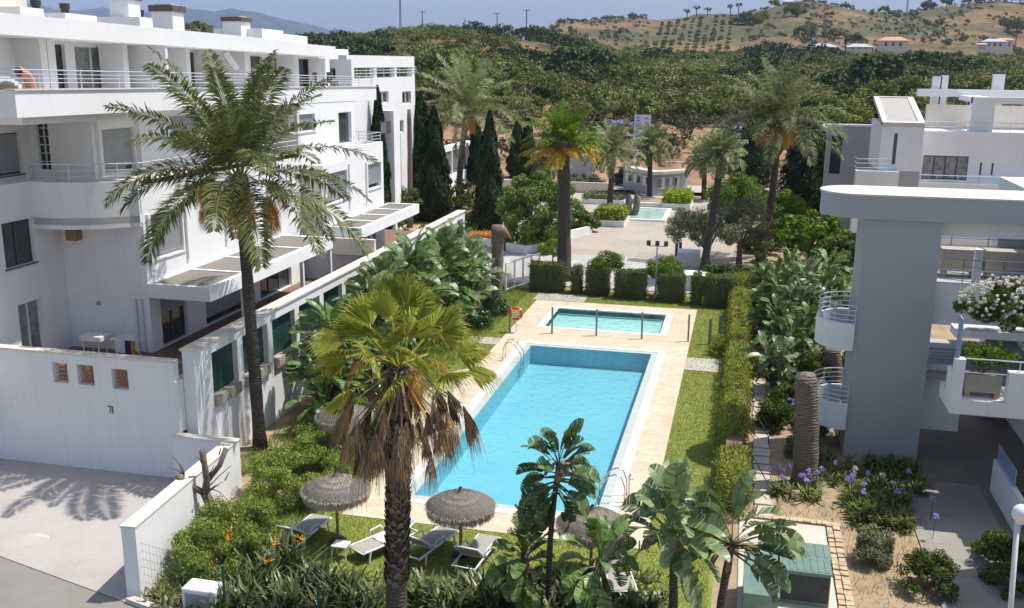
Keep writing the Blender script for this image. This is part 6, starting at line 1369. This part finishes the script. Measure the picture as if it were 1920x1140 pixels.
# ------------------------------------------------------------------ green cabinets on the pad
gcm = simple('cabinet_green', (.155, .235, .195), .45, var=.14, scale=3); gcd = simple('cabinet_dark', (.03, .04, .045), .6)
def cabinet(label, x0, x1, y0, y1, h, ribs=0):
    t = thing('utility_cabinet', label, 'utility cabinet', ((x0 + x1) / 2, (y0 + y1) / 2, 0), 'green utility cabinets')
    MB().box(x0 + .03, x1 - .03, y0 + .03, y1 - .03, .0, h).build('body', gcm, t)
    m = MB(); m.box(x0, x1, y0, y1, h + .003, h + .05)
    for i in range(ribs): x = x0 + .12 + (x1 - x0 - .24) * i / max(1, ribs - 1); m.box(x - .05, x + .05, y0 + .06, y1 - .06, h + .05, h + .065)
    m.build('lid', gcm, t, bevel=.008)
    if ribs: MB().box(x0 + .06, x1 - .06, y0 + .012, y0 + .029, .12, h - .08).build('louvre', gcd, t)
    MB().box(x1 - .2, x1 - .14, y0 - .005, y0 + .028, h * .5, h * .5 + .12).build('handle', gcd, t)
cabinet('big green cabinet with smooth lid at the front left of the concrete pad', .60, 1.46, 22.4, 24.65, 1.0)
cabinet('wide green cabinet with ribbed lid, the front one of the pair', 1.52, 2.80, 24.0, 24.85, .9, 7)
cabinet('wide green cabinet with ribbed lid, the rear one of the pair', 1.30, 2.84, 24.92, 25.75, .86, 7)
t = thing('floor_hatch', 'green framed floor hatch in the concrete pad below the cabinets', 'hatch', (2.3, 22.8, 0)); MB().box(1.85, 2.8, 22.3, 23.2, .012, .09).build('frame', gm_pad, t); MB().box(1.95, 2.7, 22.4, 23.1, .0905, .12).build('lid', gcm, t)
# stone slabs and edging
stm = ground_mat('path_stone', [(.3, (.40, .35, .29)), (.5, (.52, .47, .40)), (.7, (.60, .55, .48))], 2, 15, .9, .6)
rr = random.Random(9); y = 28.95; i = 0
while y < 47:
    l_ = rr.uniform(.7, 1.1); w0 = rr.uniform(.0, .1); m = MB()
    m.prism([(.88 + w0, y + .03), (1.5 - rr.uniform(0, .08), y + rr.uniform(0, .08)), (1.52 - rr.uniform(0, .1), y + l_ - .05), (.9 + rr.uniform(0, .1), y + l_ - rr.uniform(.02, .1))], -.03, .05 + rr.uniform(0, .05))
    o_ = m.build('paving_stone', stm, bevel=.02); props(o_, 'flat irregular stone slab of the stepping path along the long hedge', 'stone slab', 'stepping path slabs'); y += l_; i += 1
m = MB(); y = 15.0; vs = []
while y < 28.9:
    l_ = rr.uniform(.16, .3)
    for x0, x1 in ((3.03, 3.2), (3.22, 3.42)): m.box(x0 + rr.uniform(0, .02), x1, y + rr.uniform(0, .04), y + l_ - .02, -.03, .03 + rr.uniform(0, .05))
    y += l_
x = .9
while x < 3.4: l_ = rr.uniform(.15, .3); m.box(x, x + l_ - .02, 28.85 + rr.uniform(0, .05), 29.1, -.03, .03 + rr.uniform(0, .05)); x += l_
o_ = m.build('stone_edging', simple('edging_stone', (.52, .40, .26), .9, var=.3, scale=5, bump=.5)); props(o_, 'honey coloured rubble edging round the concrete pad', kind='stuff')
t = thing('hedge_handrail', 'thin dark slanted handrail along the stone path', 'handrail', (1.2, 33, 0)); 
for k, (y0, y1) in enumerate(((30.3, 32.6), (35.0, 37.6))):
    m = MB(); m.tube([(1.45, y0, .35), (.75, y1, .75)], .02, 6); m.build('rail', M['black'], t); MB().tube([(1.44, y0, 0), (1.44, y0, .36)], .018, 6).build('post', M['black'], t); MB().tube([(.76, y1, 0), (.76, y1, .76)], .018, 6).build('post', M['black'], t)
# green wire fence posts at the front
for k, (px, py, h, lab) in enumerate(((262, 1112, 1.65, 'dark green fence post beside the end of the white driveway wall'), (424, 1165, 1.5, 'dark green fence post in the planting right of the white meter box'), (600, 1195, 1.4, 'dark green fence post in the planting left of the fan palm trunk'))):
    b = G(px, py); t = thing('fence_post', lab, 'fence post', b, 'green wire fence posts'); MB().tube([(b[0], b[1], 0), (b[0], b[1], h)], .035, 8).build('post', M['greenpost'], t); MB().tube([(b[0], b[1], h), (b[0], b[1], h + .03)], .045, 8).build('cap', M['greenpost'], t)
b0 = G(262, 1112); b1 = G(424, 1165); wf = thing('wire_fence', 'green wire mesh strung between the fence posts at the bottom left', 'fence', ((b0[0] + b1[0]) / 2, b0[1], 0)); m = MB()
for k in range(7): z = .15 + .22 * k; m.tube([(b0[0], b0[1], z), (b1[0], b1[1], z)], .004, 4)
for k in range(1, 24): u = k / 24; m.tube([(b0[0] + (b1[0] - b0[0]) * u, b0[1] + (b1[1] - b0[1]) * u, .1), (b0[0] + (b1[0] - b0[0]) * u, b0[1] + (b1[1] - b0[1]) * u, 1.5)], .003, 4)
m.build('wire_mesh', M['greenpost'], wf)
b = G(376, 1150); t = thing('meter_box', 'squat white meter box with grey louvred door at the bottom left kerb', 'meter box', b)
hh = top_z(376, 1105, b); m = MB(); m.box(b[0] - .47, b[0] + .47, b[1] - .05, b[1] + .5, 0, hh); m.build('body', M['whiteclean'], t, bevel=.03); MB().box(b[0] - .36, b[0] + .28, b[1] - .075, b[1] - .052, .08, hh - .1).build('door', M['shut2'], t)
# ------------------------------------------------------------------ laundry corner on the terrace
g_ = onY(178, 640, 30.75); tx = g_[0]
t = thing('covered_table', 'folding table covered with a white cloth on the terrace', 'table', (tx, 30.75, 2.87)); MB().box(tx - .45, tx + .45, 30.45, 31.05, 3.4, 3.62).build('cloth', M['white_pl'], t, bevel=.04)
for s in (-.35, .35):
    for q in (30.5, 31.0): MB().tube([(tx + s, q, 3.45), (tx + s * .8, q, 2.87)], .018, 6).build('leg', M['white_pl'], t)
dx = onY(243, 650, 30.2)[0]
t = thing('drying_rack', 'white folding clothes drying rack behind the terrace wall', 'drying rack', (dx, 30.2, 2.87))
m = MB()
for q in (29.9, 30.5): m.tube([(dx - .35, q, 2.87), (dx + .3, q, 3.75)], .012, 6); m.tube([(dx + .35, q, 2.87), (dx - .3, q, 3.75)], .012, 6)
for k in range(9): x = dx - .5 + k * .13; m.tube([(x, 29.85, 3.76), (x, 30.55, 3.76)], .008, 4)
m.build('frame', M['white_pl'], t)
for x, w, z0, mt_, lab, nm in ((dx - .12, .42, 3.3, M['white_pl'], 'white garment hanging on the drying rack', 'shirt'), (dx + .2, .30, 3.0, M['purple'], 'purple towel hanging on the drying rack', 'towel'), (dx + .42, .2, 3.05, M['orangecl'], 'ochre yellow towel hanging at the right of the drying rack', 'towel')):
    m = MB(); n = 8; vs = []
    for i in range(n + 1):
        for j in range(5): vs.append((x - w / 2 + w * i / n, 29.86 - .03 * math.sin(i * 1.7) - .02 * j / 4 + (.0 if mt_ != M['orangecl'] else -.05), 3.77 - (3.77 - z0) * j / 4))
    m.add(vs, [(i * 5 + j, (i + 1) * 5 + j, (i + 1) * 5 + j + 1, i * 5 + j + 1) for i in range(n) for j in range(4)]); o_ = m.build(nm, mt_); props(o_, lab, 'laundry')
# ------------------------------------------------------------------ plaza furniture
plw = M['whiteclean']
def tray(name, label, p0, w, d, h, group='white planters on the plaza', cat='planter', fill=None, fh=0, leaf='hedgel', n=6000):
    x, y = p0[0], p0[1]; t = thing(name, label, cat, (x + w / 2, y + d / 2, 0), group)
    m = MB(); m.box(x, x + w, y, y + .25, 0, h); m.box(x, x + w, y + d - .25, y + d, 0, h); m.box(x, x + .25, y + .25, y + d - .25, 0, h); m.box(x + w - .25, x + w, y + .25, y + d - .25, 0, h); m.build('rim', plw, t)
    MB().box(x + .25, x + w - .25, y + .25, y + d - .25, 0, h - .06).build('soil', gm_soil, t)
    if fill:
        u = thing('clipped_hedge', fill, 'hedge', (x + w / 2, y + d / 2, h), 'clipped hedges in the plaza planters')
        MB().box(x + .4, x + w - .4, y + .4, y + d - .4, h, h + fh - .2).build('light_block_core', M['bark'], u); Q = box_leaves(x + .2, x + w - .2, y + .2, y + d - .2, h, h + fh, n, .2, None, .1); npmesh('foliage', Q, M[leaf], u)  # hidden core box added to block light behind the leaves
    return t
c = G(1112, 424); tray('planter', 'white planter with clipped hedge around the silvery palm', c, 2.6, 4.0, .55, fill='clipped hedge, dark red on its left half, around the silvery palm trunk', fh=.75, leaf='hedge')
c = G(1242, 392); tray('planter', 'white planter under the lime green clipped hedge', c, 2.6, 4.6, .55, fill='lime green clipped hedge in its white planter on the plaza', fh=.75)
c = G(1190, 388); tray('planter', 'low white planter at the foot of the palm before the gatehouse', c, 2.8, 4.5, .45)
c = G(1090, 382); tray('planter', 'low white planter wall with ochre ground plants, far left of the fountain', c, 4.2, 3.5, .5, fill='low ochre green planting in the far left planter', fh=.3, leaf='olive', n=4000)
c = G(1142, 412); f_ = thing('fountain', 'shallow pale green fountain basin with white rim on the plaza', 'fountain', (c[0] + 2.2, c[1] + 2, 0))
x, y = c[0], c[1]; m = MB(); ww, dd = 4.9, 7.5
for q in ((x, x + ww, y, y + .35), (x, x + ww, y + dd - .35, y + dd), (x, x + .35, y + .35, y + dd - .35), (x + ww - .35, x + ww, y + .35, y + dd - .35)): m.box(q[0], q[1], q[2], q[3], 0, .16)
m.build('rim', plw, f_); MB().box(x + .35, x + ww - .35, y + .35, y + dd - .35, 0, .1).build('water', simple('fountain_water', (.42, .58, .52), .1, var=.2, scale=1.5), f_)
for k, (px, lab) in enumerate(((1178, 'left dark standing stone of the fountain'), (1189, 'right curved standing stone of the fountain'))):
    b = G(px, 405); t = thing('standing_stone', lab, 'sculpture', b, 'standing stones in the fountain'); h = top_z(px, 366, b)
    m = MB(); pts = [(b[0] + (.22 * math.sin(u * 2.6) if k else 0), b[1], .1 + u * h) for u in np.linspace(0, 1, 9)]; m.tube(pts, [.30, .32, .32, .31, .30, .29, .27, .24, .17], 7); m.build('stone', simple('dark_stone%d' % k, (.14, .13, .11) if k == 0 else (.17, .16, .10), .9, var=.3, bump=.5), t)
# gatehouse and walls at the back of the plaza
gh = thing('gatehouse', 'low grey gatehouse with flat pale canopy and white framed windows behind the plaza', 'gatehouse', (-9, 112, 0))
def wallseg(m, a, b_, z0, z1, th=.3):
    a = np.array(a[:2]); b2 = np.array(b_[:2]); d = b2 - a; d = d / np.linalg.norm(d); n = np.array([-d[1], d[0]]) * th; m.prism([tuple(a), tuple(b2), tuple(b2 + n), tuple(a + n)], z0, z1)
A0 = G(1168, 356); A1 = G(1222, 368); A2 = G(1288, 362)
m = MB(); zt = top_z(1222, 328, A1); wallseg(m, A0, A1, 0, zt); wallseg(m, A1, A2, 0, zt - .1); m.build('wall', M['grey'], gh)
m = MB(); wallseg(m, (A0[0], A0[1] - .2), (A1[0] + .1, A1[1] - .2), zt + .004, zt + .35, 1.2); wallseg(m, (A1[0] + .12, A1[1] - .2), (A2[0] + .3, A2[1] - .2), zt + .004, zt + .3, 1.2); m.build('roof', M['rooftop'], gh)
for u0, u1 in ((.08, .3), (.36, .6), (.68, .92)):
    p = (A0[0] + (A1[0] - A0[0]) * u0, A0[1] + (A1[1] - A0[1]) * u0 - .08); q = (A0[0] + (A1[0] - A0[0]) * u1, A0[1] + (A1[1] - A0[1]) * u1 - .08); m = MB(); wallseg(m, p, q, zt * .45, zt * .9, .05); w_ = m.build('window', M['alu'], gh); m = MB(); wallseg(m, (p[0] + .15, p[1] - .03), (q[0] - .15, q[1] - .03), zt * .5, zt * .85, .02); m.build('pane', M['glass'], w_)
for u0, u1 in ((.15, .35), (.4, .55), (.62, .76)):
    p = (A1[0] + (A2[0] - A1[0]) * u0, A1[1] + (A2[1] - A1[1]) * u0 - .08); q = (A1[0] + (A2[0] - A1[0]) * u1, A1[1] + (A2[1] - A1[1]) * u1 - .08); m = MB(); wallseg(m, p, q, zt * .3, zt * .85, .05); w_ = m.build('window', M['alu'], gh); m = MB(); wallseg(m, (p[0] + .12, p[1] - .03), (q[0] - .12, q[1] - .03), zt * .36, zt * .8, .02); m.build('pane', M['glass'], w_)
cp_ = thing('carport', 'flat grey carport roof on thin posts over the rear road', 'carport', (-6, 125, 0)); a = atd(1215, 302, 128); b_ = atd(1345, 304, 128)
MB().box(a[0], b_[0] + 4, a[1], a[1] + 8, a[2] - .5, a[2]).build('roof', M['rooftop'], cp_)
for u in (0.05, .35, .68, .99): x = a[0] + (b_[0] + 3.8 - a[0]) * u; MB().box(x, x + .3, a[1] + .2, a[1] + .5, -.2, a[2] - .505).build('post', M['planter'], cp_)
bw = thing('rear_wall', 'blue grey boundary wall right of the yellowing palm behind the garden', 'wall', G(1090, 330)); p = G(1068, 338); q = G(1102, 338); m = MB(); zt = top_z(1085, 292, G(1085, 338)); m.box(p[0], q[0] + .6, p[1], p[1] + .4, 0, zt); m.build('wall', M['grey'], bw); MB().box(p[0] - .1, q[0] + .7, p[1] - .05, p[1] + .45, zt + .003, zt + .2).build('coping', M['whiteclean'], bw)
dwm = thing('garden_retaining_wall', 'low blue white curved wall behind the orange flower strip, left of the plaza', 'wall', G(960, 465)); pts = [G(x, y) for x, y in ((875, 462), (905, 462), (945, 470), (985, 476), (1020, 470), (1045, 456), (1075, 446), (1110, 438))]
m = MB()
for a, b_ in zip(pts[:-1], pts[1:]): wallseg(m, a, b_, 0, .6, .3)
m.build('wall', plw, dwm)
t = thing('flower_strip', 'strip of orange flowers left of the topped palm trunk', 'flower bed', G(905, 452)); p = G(876, 455); q = G(950, 459)
npmesh('blossom', box_leaves(p[0], q[0], p[1], p[1] + 1.6, .1, .6, 6000, .13, None, .06, 'ytX'), M['fruit'], t)
rd = thing('rear_boundary_wall', 'long pale wall closing the plaza in front of the dry bank', 'wall', (-20, 104, 0)); m = MB(); m.box(-46, -13.5, 104.2, 104.5, -.2, 1.1); m.build('wall', M['cream'], rd)
# banner
b = G(1204, 338); t = thing('banner', 'tall narrow white banner with purple lettering on a pole beside the palms', 'banner', b); lo_ = above(1190, 292, b); hi = above(1190, 215, b); x1 = above(1221, 215, b)
n = np.array([math.sin(PSI), -math.cos(PSI), 0]); bm = simple('banner_cloth', (.66, .67, .80), .8, var=.06); ink = simple('banner_ink', (.26, .24, .52), .8)
def bq(u0, u1, v0, v1, off, m):
    w = x1[0] - hi[0]; P = []
    for u, v in ((u0, v0), (u1, v0), (u1, v1), (u0, v1)): P.append((hi[0] + w * u + n[0] * off, hi[1] + (x1[1] - hi[1]) * u + n[1] * off, lo_[2] + (hi[2] - lo_[2]) * v))
    P2 = [(p[0] - n[0] * .03, p[1] - n[1] * .03, p[2]) for p in P]; m.add(P + P2, [(0, 1, 2, 3), (7, 6, 5, 4), (0, 4, 5, 1), (1, 5, 6, 2), (2, 6, 7, 3), (3, 7, 4, 0)])
m = MB(); bq(0, 1, 0, 1, 0, m); m.build('cloth', bm, t)
m = MB(); rr = random.Random(3)
for k in range(13): v = .95 - k * .07; bq(.1, .1 + rr.uniform(.18, .28), v - .03, v, .05, m)
for k in range(6): v = .93 - k * .11; bq(.62, .62 + rr.uniform(.15, .28), v - .04, v, .05, m)
m.build('lettering', ink, t)
m = MB(); m.tube([(hi[0] + .1, hi[1] + .1, 0), (hi[0] + .1, hi[1] + .1, hi[2] + .15)], .07, 8); m.build('pole', M['alu'], t)
# gate structure and closed parasols left of the hedges
t = thing('glass_gate_screen', 'white framed glazed entrance screen left of the widest hedge block', 'gate', G(965, 535)); p = G(948, 548); q = G(992, 546); hh = top_z(990, 492, q)
m = MB()
for k in range(5): x = p[0] + (q[0] - p[0]) * k / 4; y = p[1] + .9 * k; m.box(x - .05, x + .05, y, y + .1, 0, hh)
m.tube([(p[0], p[1] + .05, hh), (q[0], p[1] + 3.65, hh)], .06, 6); m.tube([(p[0], p[1] + .05, .15), (q[0], p[1] + 3.65, .15)], .05, 6); m.build('frame', M['whiteclean'], t)
m = MB(); m.prism([(p[0], p[1] + .04), (q[0], p[1] + 3.64), (q[0], p[1] + 3.66), (p[0], p[1] + .06)], .2, hh - .1); m.build('glazing', cg, t)
for k, (px, py, lab) in enumerate(((903, 522, 'closed rust brown parasol left of the topped palm trunk'), (880, 500, 'second closed brown parasol further left near the garden wall end'))):
    b = G(px, py); t = thing('closed_parasol', lab, 'parasol', b, 'closed parasols'); MB().tube([(b[0], b[1], 0), (b[0], b[1], 2.3)], .03, 6).build('pole', M['alu'], t); MB().lathe([(.16, .8), (.2, 1.1), (.12, 1.8), (.03, 2.35)], b, 10).build('canopy', M['terra'], t)
for k, (px, py, lab) in enumerate(((1295, 545, 'white planter block in shade under the olive tree, left one'), (1285, 500, 'pale blue white low wall block under the olive tree'))):
    b = G(px, py); t = thing('garden_block', lab, 'low wall', b); MB().box(b[0] - .6, b[0] + .9, b[1], b[1] + 1.6, 0, .95).build('block', plw, t)
# dark bollards along the promenade
for k, (px, py) in enumerate(((946, 470), (935, 492), (1000, 458), (1268, 480), (1275, 478))):
    b = G(px, py); t = thing('bollard', ['dark bollard by the blue white curved wall, left', 'dark bollard near the topped palm trunk', 'dark bollard under the round green tree', 'left one of two bollards near the olive tree', 'right one of two bollards near the olive tree'][k], 'bollard', b, 'bollards on the promenade'); MB().box(b[0] - .1, b[0] + .1, b[1] - .1, b[1] + .1, 0, .95).build('post', M['frame'], t)
t = thing('far_pine', 'dark pine crown peeping over the roof between two chimneys of the long building', 'tree', atd(372, 62, 170)); q = atd(372, 58, 170)
MB().tube([(q[0], q[1], 0), (q[0], q[1], q[2])], .4, 8).build('trunk', M['bark'], t); npmesh('crown', crown((q[0], q[1], q[2] - 1.0), 3.6, 3, 2.1, 26, 1.0, 4000, .4), M['olive'], t)
# ------------------------------------------------------------------ air, sky, sun, camera
HAZE_D = 0.00009
m = MB().box(-16000, 16000, -300, 16000, -8, 900); hz_o = m.build('haze', None); props(hz_o, 'pale summer haze over the far mountains', kind='stuff')
mt = bpy.data.materials.new('haze_air'); mt.use_nodes = True; nt = mt.node_tree; nt.nodes.clear(); o = N_(nt, 'ShaderNodeOutputMaterial'); v = N_(nt, 'ShaderNodeVolumePrincipled')
v.inputs['Color'].default_value = (.50, .65, 1, 1); v.inputs['Density'].default_value = HAZE_D; v.inputs['Anisotropy'].default_value = .0
nt.links.new(v.outputs[0], o.inputs['Volume']); hz_o.data.materials.append(mt)
SUN = Vector((.43, .23, 1)).normalized()
el = math.asin(SUN.z); az = math.atan2(SUN.x, SUN.y)
W = bpy.data.worlds.new('World'); S.world = W; W.use_nodes = True; nt = W.node_tree; nt.nodes.clear()
o = N_(nt, 'ShaderNodeOutputWorld'); b = N_(nt, 'ShaderNodeBackground'); s = N_(nt, 'ShaderNodeTexSky', sky_type='NISHITA')
s.sun_disc = False; s.sun_elevation = el; s.sun_rotation = az; s.dust_density = 1.8; s.ozone_density = 1.2; s.air_density = 1.0
b.inputs['Strength'].default_value = .14; nt.links.new(s.outputs[0], b.inputs[0]); nt.links.new(b.outputs[0], o.inputs[0])
l = bpy.data.lights.new('sun', 'SUN'); l.energy = 4.7; l.angle = rad(.5); l.color = (1, .95, .87)
lo = bpy.data.objects.new('sun', l); COL.objects.link(lo); lo.rotation_euler = SUN.to_track_quat('Z', 'Y').to_euler()
cd = bpy.data.cameras.new('camera'); co = bpy.data.objects.new('camera', cd); COL.objects.link(co)
cd.sensor_width = 36; cd.lens = F_PX / 1920 * 36; cd.clip_start = .3; cd.clip_end = 40000
Mx = Matrix(((RT[0], UP[0], -FW[0], 0), (RT[1], UP[1], -FW[1], 0), (RT[2], UP[2], -FW[2], CAM_H), (0, 0, 0, 1))); co.matrix_world = Mx
S.camera = co
S.view_settings.view_transform = 'Standard'; S.view_settings.look = 'None'; S.view_settings.exposure = 0.2; S.view_settings.gamma = 1.0
try: S.view_settings.use_curve_mapping = False
except Exception: pass
S.cycles.max_bounces = 8; S.cycles.transparent_max_bounces = 12; S.cycles.volume_bounces = 0
bpy.context.view_layer.update()
